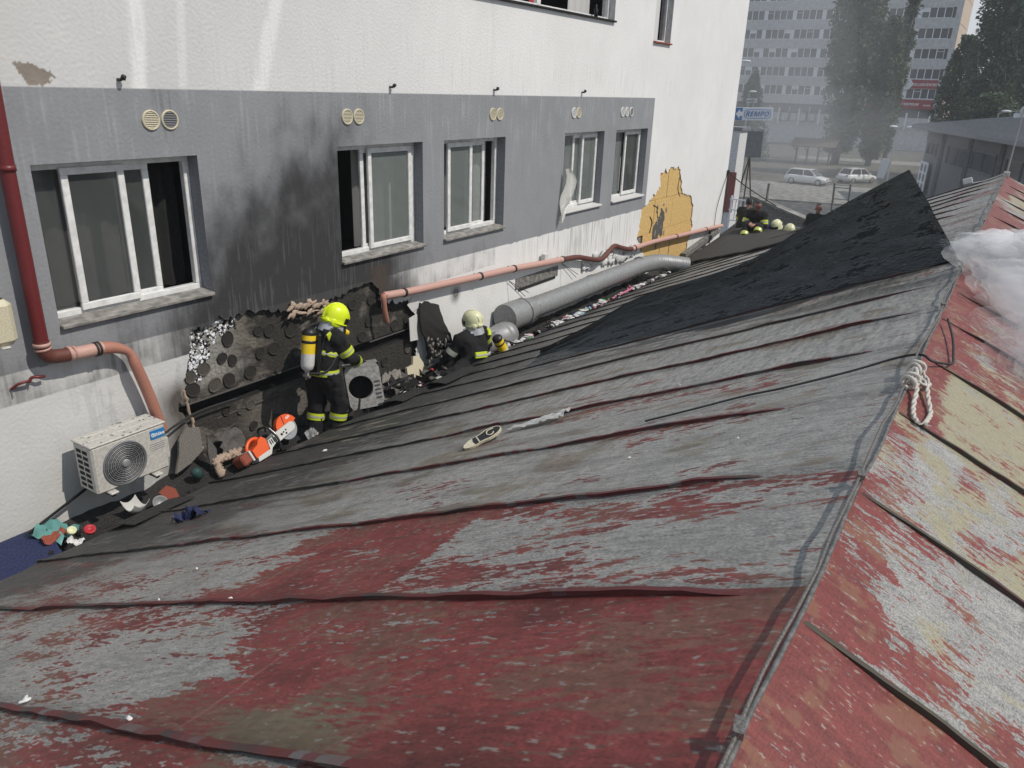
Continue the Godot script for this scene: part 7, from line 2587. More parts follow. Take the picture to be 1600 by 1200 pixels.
func build_standing() -> void:
	var at := Vector3(-6.47, FLOOR + 0.0, -6.08)
	var o := placed("person", "person standing in black fire kit, bright yellow helmet and air cylinder, holding the casing", "person", at, "people in fire kit on the roof")
	var s := 0.95
	var p := func(x: float, y: float, z: float) -> Vector3: return at + Vector3(x, y, z) * s
	var hip_r: Vector3 = p.call(0.1, 0.86, 0.0)
	var hip_l: Vector3 = p.call(-0.1, 0.86, 0.05)
	var kn_r: Vector3 = p.call(0.13, 0.47, -0.13)
	var kn_l: Vector3 = p.call(-0.1, 0.47, 0.04)
	var an_r: Vector3 = p.call(0.11, 0.09, -0.05)
	var an_l: Vector3 = p.call(-0.09, 0.09, 0.14)
	var sh_r: Vector3 = p.call(0.19, 1.36, -0.08)
	var sh_l: Vector3 = p.call(-0.19, 1.36, -0.12)
	var el_r: Vector3 = p.call(0.27, 1.1, -0.2)
	var el_l: Vector3 = p.call(-0.24, 1.1, -0.28)
	var wr_r: Vector3 = p.call(0.2, 0.97, -0.42)
	var wr_l: Vector3 = p.call(-0.1, 0.98, -0.5)
	var bones := [[hip_l, hip_r, 0.125, 0.125], [p.call(-0.05, 0.95, 0.02), p.call(-0.06, 1.15, -0.03), 0.155, 0.15], [p.call(0.05, 0.95, 0.02), p.call(0.06, 1.15, -0.03), 0.155, 0.15], [p.call(-0.07, 1.15, -0.03), p.call(-0.1, 1.33, -0.09), 0.15, 0.125], [p.call(0.07, 1.15, -0.03), p.call(0.1, 1.33, -0.09), 0.15, 0.125],
		[sh_l, sh_r, 0.095, 0.095], [p.call(0, 1.36, -0.1), p.call(0, 1.48, -0.16), 0.085, 0.07],
		[sh_r, el_r, 0.09, 0.075], [el_r, wr_r, 0.074, 0.056], [sh_l, el_l, 0.09, 0.075], [el_l, wr_l, 0.074, 0.056],
		[hip_r, kn_r, 0.125, 0.098], [kn_r, an_r, 0.098, 0.088], [hip_l, kn_l, 0.125, 0.098], [kn_l, an_l, 0.098, 0.088],
		[p.call(0.11, 0.06, -0.03), p.call(0.12, 0.045, -0.2), 0.06, 0.05], [p.call(-0.09, 0.06, 0.16), p.call(-0.09, 0.045, 0.0), 0.06, 0.05]]
	var st := begin()
	grow(st, bones, 0.016, 0.05, 0.024)
	hand(st, wr_r, Vector3(-0.1, -0.15, -1), Vector3(-0.5, -1, 0), Vector3(-1, 0.3, 0))
	hand(st, wr_l, Vector3(0.1, -0.15, -1), Vector3(0.3, -1, 0), Vector3(1, 0.3, 0))
	obj("body", st, M.kit, o)
	hoop("hem_band", p.call(0, 0.94, 0.02), Basis(Vector3.RIGHT, -0.12), 0.222, 0.178, 0.075, o)
	band("sleeve_band", sh_r.lerp(el_r, 0.52), sh_r.lerp(el_r, 0.8), 0.099, 0.094, o)
	band("sleeve_band", sh_l.lerp(el_l, 0.52), sh_l.lerp(el_l, 0.8), 0.099, 0.094, o)
	band("cuff_band", el_r.lerp(wr_r, 0.6), el_r.lerp(wr_r, 0.86), 0.076, 0.07, o)
	band("cuff_band", el_l.lerp(wr_l, 0.6), el_l.lerp(wr_l, 0.86), 0.076, 0.07, o)
	hoop("chest_band", p.call(0, 1.17, -0.03), Basis(Vector3.RIGHT, -0.3), 0.222, 0.175, 0.06, o)
	band("leg_band", kn_r.lerp(an_r, 0.3), kn_r.lerp(an_r, 0.52), 0.108, 0.106, o)
	band("leg_band", kn_l.lerp(an_l, 0.3), kn_l.lerp(an_l, 0.52), 0.108, 0.106, o)
	var tip := Basis(Vector3.UP, -0.35) * Basis(Vector3.RIGHT, -0.42)
	helmet(o, p.call(0.02, 1.58, -0.24), tip, "helmet_yellow")
	# shoulder harness and the badge
	for x in [-0.11, 0.11]:
		var hs := begin()
		tube(hs, smooth_line([p.call(x, 1.1, 0.14), p.call(x, 1.36, 0.06), p.call(x * 1.1, 1.47, -0.1), p.call(x * 1.1, 1.32, -0.24), p.call(x * 1.2, 1.1, -0.21)], 4), 0.024, 6, true, 0.5)
		obj("harness_strap", hs, M.black, o)
	box_part("shoulder_patch", p.call(0.17, 1.4, 0.02), Vector3(0.02, 0.12, 0.07), M.hi_vis, o, Basis(Vector3.RIGHT, 0.4))
	box_part("red_tag", p.call(0.225, 0.72, -0.05), Vector3(0.012, 0.016, 0.05), M.red, o)
	var bp := begin()
	soft_box(bp, p.call(0, 1.2, 0.16), Vector3(0.26, 0.5, 0.05), 0.02, Basis(Vector3.RIGHT, -0.12))
	obj("back_plate", bp, M.black, o)
	breathing_set(o, p.call(0.03, 1.53, 0.21), p.call(0.05, 1.02, 0.31))
	var hs2 := begin()
	tube(hs2, smooth_line([p.call(0.05, 0.98, 0.28), p.call(0.2, 1.0, 0.12), p.call(0.21, 1.25, -0.1), p.call(0.1, 1.42, -0.28), p.call(0.02, 1.44, -0.38)], 5), 0.014, 6)
	obj("air_hose", hs2, M.rubber, o)
	box_part("gauge", p.call(0.12, 1.24, -0.28), Vector3(0.05, 0.05, 0.04), M.hi_vis, o)


func build_crouching() -> void:
	var at := Vector3(-6.4, FLOOR, -8.95)
	var o := placed("person", "person crouching by the wall with back turned, cream helmet, low in the valley", "person", at, "people in fire kit on the roof")
	var p := func(x: float, y: float, z: float) -> Vector3: return Vector3(x, y, z)
	var pel: Vector3 = p.call(-6.3, -3.86, -8.95)
	var ch: Vector3 = p.call(-6.36, -3.6, -9.02)
	var sl: Vector3 = p.call(-6.42, -3.5, -8.78)
	var sr: Vector3 = p.call(-6.36, -3.5, -9.26)
	var el: Vector3 = p.call(-6.55, -3.75, -8.66)
	var er: Vector3 = p.call(-6.4, -3.74, -9.42)
	var wl: Vector3 = p.call(-6.72, -3.92, -8.7)
	var wr: Vector3 = p.call(-6.62, -3.86, -9.4)
	var kl: Vector3 = p.call(-6.28, -3.9, -8.42)
	var al: Vector3 = p.call(-6.3, -3.97, -8.02)
	var kr: Vector3 = p.call(-6.68, -3.8, -9.05)
	var ar: Vector3 = p.call(-6.5, -4.02, -8.9)
	var bones := [[pel + Vector3(0, 0, 0.1), pel - Vector3(0, 0, 0.1), 0.15, 0.15], [pel + Vector3(0, 0.02, 0.06), ch + Vector3(0, 0, 0.09), 0.16, 0.15], [pel + Vector3(0, 0.02, -0.06), ch - Vector3(0, 0, 0.09), 0.16, 0.15], [sl, sr, 0.1, 0.1], [ch, p.call(-6.38, -3.36, -9.02), 0.1, 0.08], [sl, el, 0.09, 0.075], [el, wl, 0.072, 0.055], [sr, er, 0.09, 0.075], [er, wr, 0.072, 0.055], [pel + Vector3(0, 0, 0.08), kl, 0.13, 0.1], [kl, al, 0.1, 0.08], [pel - Vector3(0, 0, 0.08), kr, 0.13, 0.1], [kr, ar, 0.1, 0.08], [al, al + Vector3(-0.02, 0.02, 0.16), 0.065, 0.055], [ar, ar + Vector3(0.1, -0.02, 0), 0.06, 0.05]]
	var st := begin()
	grow(st, bones, 0.018, 0.05, 0.024)
	hand(st, wl, Vector3(-1, -0.3, 0), Vector3(0, -1, 0), Vector3(0, 0, -1))
	hand(st, wr, Vector3(-1, -0.2, 0), Vector3(0, -1, 0), Vector3(0, 0, 1))
	obj("body", st, M.kit, o)
	helmet(o, p.call(-6.4, -3.27, -9.04), Basis(Vector3.UP, PI / 2 + 0.2) * Basis(Vector3.RIGHT, -0.12), "helmet_cream", true, false)
	box_part("back_band", p.call(-6.125, -3.71, -8.88), Vector3(0.03, 0.09, 0.3), M.hi_vis, o, Basis(Vector3.RIGHT, -0.2) * Basis(Vector3.BACK, 0.2))
	box_part("silver_strip", p.call(-6.108, -3.71, -8.88), Vector3(0.01, 0.03, 0.294), M.silver_tape, o, Basis(Vector3.RIGHT, -0.2) * Basis(Vector3.BACK, 0.2), 0.002)
	box_part("back_band", p.call(-6.14, -3.76, -9.1), Vector3(0.02, 0.05, 0.1), M.silver_tape, o, Basis(Vector3.RIGHT, 0.2))
	band("sleeve_band", sl.lerp(el, 0.65), sl.lerp(el, 0.9), 0.094, 0.09, o, "silver_tape", false)
	band("sleeve_band", sr.lerp(er, 0.4), sr.lerp(er, 0.7), 0.1, 0.096, o)
	band("leg_band", kl.lerp(al, 0.72), kl.lerp(al, 0.92), 0.098, 0.094, o, "silver_tape", false)
	var hp := begin()
	tube(hp, smooth_line([p.call(-6.2, -3.5, -9.2), p.call(-6.26, -3.44, -9.26), p.call(-6.4, -3.42, -9.28)], 4), 0.03, 6, true, 0.5)
	obj("harness_strap", hp, M.hi_vis, o)
	breathing_set(o, p.call(-6.12, -3.52, -9.26), p.call(-6.08, -3.9, -9.52))


func build_sitting() -> void:
	for k in 2:
		var at := Vector3(-5.95, -3.36, -21.0) if k == 0 else Vector3(-5.55, -3.33, -20.7)
		var o := placed("person", "person sitting at the far roof edge in a dark green jacket, seen from behind" if k == 0 else "person sitting bareheaded and bowed at the far roof edge, legs drawn up", "person", at, "people in fire kit on the roof")
		var p := func(x: float, y: float, z: float) -> Vector3: return at + Vector3(x, y, z)
		var f := 1.0 if k == 1 else -1.0
		var sh := 0.45
		var lean := 0.16 if k == 1 else 0.08
		var s1: Vector3 = p.call(-0.19, sh, lean * f)
		var s2: Vector3 = p.call(0.19, sh, lean * f)
		var e1: Vector3 = p.call(-0.25, 0.2, 0.24 * f)
		var e2: Vector3 = p.call(0.25, 0.2, 0.24 * f)
		var w1: Vector3 = p.call(-0.06, 0.24, 0.42 * f)
		var w2: Vector3 = p.call(0.06, 0.22, 0.44 * f)
		var k1: Vector3 = p.call(-0.16, 0.17 if k == 1 else 0.0, 0.42 * f)
		var k2: Vector3 = p.call(0.17, 0.14 if k == 1 else 0.0, 0.44 * f)
		var a1: Vector3 = p.call(-0.1, -0.12 if k == 1 else -0.4, 0.72 * f if k == 1 else 0.5 * f)
		var a2: Vector3 = p.call(0.2, -0.12 if k == 1 else -0.4, 0.74 * f if k == 1 else 0.5 * f)
		var bones := [[p.call(-0.09, 0.08, 0), p.call(0.09, 0.08, 0), 0.14, 0.14], [p.call(-0.06, 0.1, 0), p.call(-0.08, sh - 0.05, lean * f), 0.15, 0.14], [p.call(0.06, 0.1, 0), p.call(0.08, sh - 0.05, lean * f), 0.15, 0.14], [s1, s2, 0.095, 0.095], [s1, e1, 0.088, 0.074], [e1, w1, 0.072, 0.054], [s2, e2, 0.088, 0.074], [e2, w2, 0.072, 0.054], [p.call(-0.1, 0.08, 0), k1, 0.12, 0.095], [k1, a1, 0.095, 0.08], [p.call(0.1, 0.08, 0), k2, 0.12, 0.095], [k2, a2, 0.095, 0.08], [a1, a1 + Vector3(0, -0.02, 0.15 * f), 0.06, 0.05], [a2, a2 + Vector3(0, -0.02, 0.15 * f), 0.06, 0.05]]
		var st := begin()
		grow(st, bones, 0.024, 0.05, 0.012)
		obj("body", st, M.kit_green if k == 0 else M.kit, o)
		var hs := begin()
		hand(hs, w1, Vector3(0.3, -0.1, f), Vector3(0, -1, 0), Vector3(1, 0, 0))
		hand(hs, w2, Vector3(-0.3, -0.1, f), Vector3(0, -1, 0), Vector3(-1, 0, 0))
		obj("hands", hs, M.skin, o)
		head(o, p.call(0.0 if k == 0 else 0.02, 0.66, (lean + (0.06 if k == 1 else 0.02)) * f), Basis(Vector3.UP, 0.2 + (PI if k == 1 else 0.0)) * Basis(Vector3.RIGHT, -0.55 if k == 1 else -0.15), "skin_red", k == 1)
		band("sleeve_band", s1.lerp(e1, 0.55), s1.lerp(e1, 0.95), 0.1, 0.094, o)
		band("sleeve_band", s2.lerp(e2, 0.55), s2.lerp(e2, 0.95), 0.1, 0.094, o)
		if k == 1:
			band("leg_band", k1.lerp(a1, 0.55), k1.lerp(a1, 0.8), 0.1, 0.097, o)
			band("leg_band", k2.lerp(a2, 0.1), k2.lerp(a2, 0.36), 0.106, 0.103, o)
	for k in 2:
		var at := Vector3(-5.1, -3.2, -20.9) if k == 0 else Vector3(-4.68, -3.22, -20.6)
		var o := placed("spare_helmet", "cream helmet lying on the far roof next to the sitting people" if k == 0 else "small yellow black-edged helmet half hidden by the lifted sheet", "helmet", at, "helmets laid on the roof")
		helmet(o, at + Vector3(0, 0.03, 0), Basis(Vector3.UP, PI - 0.5 + k) * Basis(Vector3.RIGHT, -0.3), "helmet_cream", false, true)
	var bg := placed("kit_bundle", "dark bundle of kit lying between the sitting person and the cream helmet", "bundle", Vector3(-5.35, -3.25, -20.8))
	var bs := begin()
	for q in [[Vector3(-5.38, -3.2, -20.8), Vector3(0.3, 0.24, 0.3)], [Vector3(-5.25, -3.24, -20.9), Vector3(0.34, 0.2, 0.3)]]: lump(bs, q[0], q[1], q[0].x)
	obj("cloth", bs, M.blue_cloth, bg)


func build_far_man() -> void:
	var at := Vector3(-4.45, -4.5, -22.6)
	var o := placed("person", "person in dark clothes whose head and shoulders show behind the lifted black sheet", "person", at, "people in fire kit on the roof")
	var p := func(x: float, y: float, z: float) -> Vector3: return at + Vector3(x, y, z)
	var bones := [[p.call(-0.1, 0.85, 0), p.call(0.1, 0.85, 0), 0.13, 0.13], [p.call(-0.06, 0.9, 0), p.call(-0.1, 1.3, 0), 0.14, 0.13], [p.call(0.06, 0.9, 0), p.call(0.1, 1.3, 0), 0.14, 0.13], [p.call(-0.2, 1.42, 0), p.call(0.2, 1.42, 0), 0.09, 0.09], [p.call(-0.2, 1.42, 0), p.call(-0.28, 1.12, 0.08), 0.085, 0.07], [p.call(-0.28, 1.12, 0.08), p.call(-0.2, 1.15, 0.32), 0.07, 0.05], [p.call(0.2, 1.42, 0), p.call(0.3, 1.15, 0.1), 0.085, 0.07], [p.call(0.3, 1.15, 0.1), p.call(0.35, 1.2, 0.34), 0.07, 0.05], [p.call(-0.1, 0.85, 0), p.call(-0.1, 0.45, 0.06), 0.12, 0.09], [p.call(-0.1, 0.45, 0.06), p.call(-0.1, 0.08, 0), 0.09, 0.07], [p.call(0.1, 0.85, 0), p.call(0.1, 0.45, 0.06), 0.12, 0.09], [p.call(0.1, 0.45, 0.06), p.call(0.1, 0.08, 0), 0.09, 0.07], [p.call(0, 1.4, 0), p.call(0, 1.5, 0.02), 0.075, 0.06]]
	var st := begin()
	grow(st, bones, 0.025, 0.05, 0.01)
	obj("body", st, M.kit_green, o)
	head(o, p.call(0, 1.66, 0.04), Basis(Vector3.UP, PI + 0.3) * Basis(Vector3.RIGHT, -0.15), "skin_red", true)
	var hs := begin()
	hand(hs, p.call(-0.2, 1.15, 0.32), Vector3(0.2, -0.1, 1), Vector3(0, -1, 0), Vector3(1, 0, 0))
	hand(hs, p.call(0.35, 1.2, 0.34), Vector3(-0.2, -0.1, 1), Vector3(0, -1, 0), Vector3(-1, 0, 0))
	obj("hands", hs, M.skin, o)


# ---------------------------------------------------------------- the saw
func build_saw() -> void:
	# length along -z in the scene: local x forward, y up, z towards us
	var fwd := Vector3(-0.1, 0.13, -1.0).normalized()
	var side := Vector3(0.86, 0.5, 0.0)
	side = (side - fwd * side.dot(fwd)).normalized()
	var up := side.cross(fwd).normalized()
	var o := thing("cut_off_saw", "orange and white petrol cut-off saw lying by the burnt wall", "saw", Vector3(-6.6, -3.92, -5.2))
	o.basis = Basis(fwd, up, side) * Basis.from_scale(Vector3.ONE * 0.95)
	var st := begin()
	prism(st, PackedVector2Array([Vector2(-0.2, -0.07), Vector2(0.0, -0.075), Vector2(0.03, -0.02), Vector2(0.04, 0.07), Vector2(0.0, 0.12), Vector2(-0.06, 0.1), Vector2(-0.1, 0.06), Vector2(-0.2, 0.035)]), 0.17)
	obj("engine_cover", st, M.orange, o)
	var hd := begin()
	tube(hd, smooth_line([Vector3(-0.19, -0.02, 0), Vector3(-0.205, 0.06, 0), Vector3(-0.16, 0.115, 0), Vector3(-0.09, 0.14, 0), Vector3(-0.02, 0.125, 0), Vector3(0.0, 0.09, 0)], 4), 0.023, 8)
	obj("rear_handle", hd, M.orange, o)
	var tk := begin()
	soft_box(tk, Vector3(-0.33, -0.01, 0.0), Vector3(0.13, 0.13, 0.2), 0.02, Basis(Vector3.BACK, 0.1))
	obj("fuel_tank", tk, M.brick, o)
	box_part("white_band", Vector3(-0.25, -0.01, 0), Vector3(0.03, 0.135, 0.205), M.saw_white, o)
	var un := begin()
	prism(un, PackedVector2Array([Vector2(-0.2, -0.12), Vector2(0.0, -0.13), Vector2(0.06, -0.07), Vector2(0.24, -0.02), Vector2(0.24, 0.06), Vector2(0.05, 0.03), Vector2(0.02, -0.07), Vector2(-0.18, -0.07)]), 0.15, Transform3D(Basis.IDENTITY, Vector3(0, 0, 0.012)))
	obj("crankcase", un, M.saw_white, o)
	for k in 4: box_part("cooling_slot", Vector3(0.07 + k * 0.03, -0.005, 0.09), Vector3(0.014, 0.06, 0.01), M.black, o)
	var fh := begin()
	tube(fh, smooth_line([Vector3(0.16, -0.1, 0.11), Vector3(0.15, 0.02, 0.14), Vector3(0.13, 0.16, 0.1), Vector3(0.13, 0.19, 0), Vector3(0.13, 0.16, -0.1), Vector3(0.15, 0.0, -0.12)], 5), 0.014, 8)
	obj("front_handle", fh, M.rubber, o)
	var gl := begin()
	tube(gl, smooth_line([Vector3(0.165, -0.06, 0.125), Vector3(0.155, 0.04, 0.15), Vector3(0.14, 0.15, 0.115)], 4), 0.008, 6)
	obj("handle_trim", gl, M.steel, o)
	var am := begin()
	var arm := PackedVector2Array()
	for k in 9: arm.append(Vector2(0.46 + 0.055 * cos(-PI / 2 + PI * k / 8.0), 0.02 + 0.055 * sin(-PI / 2 + PI * k / 8.0)))
	arm.append(Vector2(0.2, 0.06))
	arm.append(Vector2(0.2, -0.06))
	prism(am, arm, 0.05, Transform3D(Basis.IDENTITY, Vector3(0, 0, 0.06)))
	var arm_part := obj("belt_arm", am, M.saw_white, o)
	for q in [[0.27, 0.0, 0.016], [0.31, 0.01, 0.01], [0.34, -0.02, 0.012], [0.355, 0.02, 0.01]]:
		var bo := begin()
		lathe(bo, [Vector2(q[2], 0.0), Vector2(q[2], 0.008), Vector2(0, 0.008)], Transform3D(axes(Vector3.BACK), Vector3(q[0], q[1], 0.085)), 10)
		obj("bolt", bo, M.black, arm_part)
	# blade and guard
	var c := Vector3(0.45, 0.02, 0.0)
	var bl := begin()
	lathe(bl, [Vector2(0.0, 0.002), Vector2(0.15, 0.002), Vector2(0.15, -0.002), Vector2(0.0, -0.002)], Transform3D(axes(Vector3.BACK), c), 40, false)
	obj("blade", bl, M.steel, o)
	var gd := begin()
	var g := PackedVector2Array()
	for k in 17:
		var a := lerpf(0.25, 3.0, k / 16.0)
		g.append(Vector2(cos(a), sin(a)) * 0.17)
	for k in 9:
		var a := lerpf(3.0, 0.25, k / 8.0)
		g.append(Vector2(cos(a), sin(a)) * 0.035)
	prism(gd, g, 0.06, Transform3D(Basis.IDENTITY, c))
	obj("blade_guard", gd, M.orange, o)
	box_part("guard_gap", c + Vector3(-0.02, 0.11, 0.031), Vector3(0.012, 0.11, 0.004), M.black, o, Basis(Vector3.BACK, -0.2))
	var lt := meshed("guard_lettering", words("420", 0.032, 0.003), M.print_white, o)
	lt.transform = Transform3D(Basis(Vector3.BACK, 0.1), c + Vector3(0.065, 0.11, 0.032))


# ---------------------------------------------------------------- debris
func crumple(called: String, label: String, cat: String, at: Vector3, size: Vector2, m: String, sd: float, turn := Vector3.ZERO, amp := 0.06, group := "") -> MeshInstance3D:
	var g := []
	for i in 9:
		var row := PackedVector3Array()
		for j in 9:
			var x := (j / 8.0 - 0.5) * size.x * (1.0 + 0.25 * nb.get_noise_2d(i * 0.7, sd))
			var z := (i / 8.0 - 0.5) * size.y * (1.0 + 0.25 * nb.get_noise_2d(j * 0.7, sd + 5.0))
			row.append(Vector3(x, amp * (na.get_noise_2d(x * 8.0 + sd, z * 8.0) + 0.6 * nb.get_noise_2d(x * 26.0, z * 26.0 + sd)), z))
		g.append(row)
	var st := begin()
	sheet(st, g, 0.004, Vector3.UP)
	var o := obj(called, st, M[m])
	o.position = at
	o.rotation = turn
	tag(o, label, cat, group)
	return o


func shard(called: String, label: String, cat: String, pts: Array, depth: float, at: Vector3, turn: Basis, m: String, group := "") -> MeshInstance3D:
	var st := begin()
	prism(st, PackedVector2Array(pts), depth)
	var o := obj(called, st, M[m])
	o.transform = Transform3D(turn, at)
	tag(o, label, cat, group)
	return o


func stick(called: String, label: String, cat: String, a: Vector3, b: Vector3, r: float, m: String, group := "") -> void:
	var st := begin()
	tube(st, [a - a, (b - a) * 0.5 + Vector3(0, r * 0.2, 0), b - a], r, 7)
	var o := obj(called, st, M[m])
	o.position = a
	tag(o, label, cat, group)


func build_debris() -> void:
	# the white casing with a round hole that is being lifted
	var cs := placed("appliance_casing", "scorched white metal casing with a big round hole, held by the standing person", "casing", Vector3(-6.2, -3.7, -6.5))
	var n := Vector3(0.74, 0.2, 0.64).normalized()
	var ux := Vector3(0.64, 0.12, -0.74)
	ux = (ux - n * ux.dot(n)).normalized()
	var uy := n.cross(ux).normalized()
	if uy.y < 0: uy = -uy
	var bs := Basis(ux, uy, ux.cross(uy).normalized())
	var c := Vector3(-6.14, -3.45, -6.42)
	var st := begin()
	var outer := []
	var inner := []
	for k in 32:
		var a := TAU * k / 32.0
		inner.append(Vector2(cos(a), sin(a)) * 0.15 + Vector2(-0.045, -0.01))
		var d := Vector2(cos(a), sin(a))
		var sc := minf(0.21 / maxf(absf(d.x), 0.01), 0.27 / maxf(absf(d.y), 0.01))
		outer.append(d * sc)
	var pv := func(q: Vector2, z: float) -> Vector3: return c + bs * Vector3(q.x, q.y, z)
	for k in 32:
		var k2 := (k + 1) % 32
		quad(st, pv.call(inner[k], 0.0), pv.call(inner[k2], 0.0), pv.call(outer[k2], 0.0), pv.call(outer[k], 0.0), bs.z)
		quad(st, pv.call(inner[k], -0.006), pv.call(inner[k2], -0.006), pv.call(outer[k2], -0.006), pv.call(outer[k], -0.006), -bs.z)
		quad(st, pv.call(inner[k], 0.0), pv.call(inner[k2], 0.0), pv.call(inner[k2] * 0.96, -0.05), pv.call(inner[k] * 0.96, -0.05), pv.call(-inner[k], 0.0) - c)
	for e in [[Vector2(-0.21, 0.27), Vector2(0.21, 0.27)], [Vector2(0.21, 0.27), Vector2(0.21, -0.27)], [Vector2(-0.21, -0.27), Vector2(-0.21, 0.27)]]:
		quad(st, pv.call(e[0], 0.0), pv.call(e[1], 0.0), pv.call(e[1], -0.26), pv.call(e[0], -0.26))
		quad(st, pv.call(e[0] * 0.985, 0.0), pv.call(e[1] * 0.985, 0.0), pv.call(e[1] * 0.985, -0.26), pv.call(e[0] * 0.985, -0.26))
	obj("shell", st, M.scorched_metal, cs)
	for k in 5:
		var lv := begin()
		bar(lv, pv.call(Vector2(0.125, -0.16 + k * 0.05), 0.006), pv.call(Vector2(0.19, -0.16 + k * 0.05), 0.006), 0.012, 0.012)
		obj("louvre", lv, M.ash, cs)
	var dk := begin()
	quad(dk, pv.call(Vector2(-0.2, -0.26), -0.25), pv.call(Vector2(0.2, -0.26), -0.25), pv.call(Vector2(0.2, 0.26), -0.25), pv.call(Vector2(-0.2, 0.26), -0.25))
	obj("sooty_inside", dk, M.soot, cs)
	# curled sheet of insulation hanging off the wall
	var hg := placed("hanging_insulation", "charred curled sheet of insulation torn off the wall left of the crouching person", "insulation sheet", Vector3(-6.95, -3.9, -8.6))
	var g := []
	for i in 12:
		var v := i / 11.0
		var row := PackedVector3Array()
		for j in 8:
			var u := j / 7.0
			row.append(Vector3(-6.97 + 0.24 * sin(v * 2.6) * (0.4 + u * 0.6) + 0.03 * nb.get_noise_2d(u * 7.0, v * 6.0), lerpf(-2.98, -3.88, v) - 0.12 * u * (1.0 - v) + 0.05 * nb.get_noise_2d(u * 4.0, v * 4.0 + 8.0), lerpf(-8.5, -8.95, u) + 0.08 * sin(v * 5.0)))
		g.append(row)
	var hs := begin()
	sheet(hs, g, 0.03, Vector3.RIGHT)
	obj("sheet", hs, M.char_wood, hg)
	var wp := begin()
	for i in 40: lump(wp, g[rng.randi_range(7, 11)][rng.randi_range(0, 6)] + Vector3(0.03, rng.randf_range(-0.04, 0.04), rng.randf_range(-0.04, 0.04)), Vector3(0.04, rng.randf_range(0.03, 0.1), 0.03), i * 1.3, Basis(Vector3.RIGHT, rng.randf_range(-0.6, 0.6)))
	tag(obj("blistered_foil", wp, M.foam_edge, hg), "", "", "", "stuff")
	shard("torn_board", "pale torn piece of insulation board leaning below the curled sheet", "board", [Vector2(-0.14, -0.16), Vector2(0.1, -0.18), Vector2(0.13, 0.02), Vector2(0.06, 0.16), Vector2(-0.06, 0.17), Vector2(-0.1, 0.06), Vector2(-0.24, 0.05), Vector2(-0.25, -0.05), Vector2(-0.12, -0.07)], 0.04, Vector3(-6.8, -3.86, -8.22), Basis(Vector3.UP, PI / 2) * Basis(Vector3.RIGHT, -0.25), "cream_plastic")
	for w in [["upper pale flake of render on the wall above the curled insulation", [Vector2(0.1, 0.12), Vector2(0.12, -0.1), Vector2(-0.05, -0.14), Vector2(-0.16, -0.02), Vector2(-0.05, 0.08)], Vector3(-6.985, -2.95, -8.4)], ["lower pale flake of render on the wall behind the curled insulation", [Vector2(0.08, 0.2), Vector2(0.1, -0.2), Vector2(-0.08, -0.18), Vector2(-0.1, 0.17)], Vector3(-6.96, -3.33, -8.34)]]:
		shard("render_flake", w[0], "render flake", w[1], 0.012, w[2], Basis(Vector3.UP, PI / 2), "white_plastic", "pale flakes of render by the burnt part")
	# beige foam
	var fo := placed("foam_strip", "beige burst foam strip clinging to the wall above the standing person's cylinder", "foam", Vector3(-6.95, -2.55, -6.3))
	var fs := begin()
	for k in 30:
		var t := k / 29.0
		var top := k % 3 != 0
		lump(fs, Vector3(-6.96, (-2.53 - 0.06 * t if top else -2.62 - 0.05 * t) + rng.randf_range(-0.03, 0.03), lerpf(-6.05, -6.66, t)), Vector3(0.04, rng.randf_range(0.02, 0.07), rng.randf_range(0.05, 0.14)), k * 1.9, Basis(Vector3.RIGHT, rng.randf_range(-1.0, 1.0)), 0.45)
	obj("foam", fs, M.foam, fo)
	var f2 := placed("foam_chunks", "beige foam chunks lying in an angle at the near end of the saw", "foam", Vector3(-6.75, -4.0, -4.75))
	var f2s := begin()
	for k in 26:
		var t := k / 25.0
		var p := Vector3(-6.78, -3.98, -4.7).lerp(Vector3(-6.72, -3.96, -5.02), t * 1.4) if t < 0.7 else Vector3(-6.78, -3.98, -4.7).lerp(Vector3(-6.58, -4.03, -4.62), (t - 0.7) / 0.3)
		lump(f2s, p + Vector3(0, rng.randf_range(0, 0.05), 0), Vector3(0.08, rng.randf_range(0.05, 0.09), 0.08), k * 2.3, Basis.IDENTITY, 0.6)
	obj("foam", f2s, M.foam, f2)
	var f3 := placed("hanging_foam", "thin beige strip of foam hanging down the left edge of the burnt part", "foam", Vector3(-6.97, -3.9, -4.6))
	var f3s := begin()
	var fp := PackedVector3Array()
	var fr := []
	for k in 26:
		var t := k / 25.0
		fp.append(Vector3(-6.97 + 0.02 * nb.get_noise_1d(t * 20.0), lerpf(-3.12, -3.98, t), -4.56 - 0.12 * t + 0.03 * na.get_noise_1d(t * 9.0)))
		fr.append(0.014 + 0.014 * absf(nb.get_noise_1d(t * 30.0 + 5.0)) + (0.02 if k > 20 else 0.0))
	tube(f3s, fp, fr, 7)
	obj("strip", f3s, M.foam, f3)
	# leftover board by the fan unit
	shard("leaning_board", "pale curved board piece leaning on the wall right of the fan unit", "board", [Vector2(-0.17, -0.22), Vector2(0.02, -0.17), Vector2(0.19, -0.08), Vector2(0.2, 0.18), Vector2(0.05, 0.22), Vector2(-0.06, 0.12), Vector2(-0.1, -0.05)], 0.03, Vector3(-6.86, -3.72, -4.42), Basis(Vector3.UP, PI / 2) * Basis(Vector3.RIGHT, -0.12), "foam_edge")
	shard("torn_foil", "tattered whitish strip hanging beside the leaning board", "strip", [Vector2(-0.05, -0.2), Vector2(0.04, -0.18), Vector2(0.07, 0.02), Vector2(0.0, 0.2), Vector2(-0.04, 0.02)], 0.012, Vector3(-6.8, -3.85, -4.68), Basis(Vector3.UP, PI / 2) * Basis(Vector3.RIGHT, -0.2), "ash")
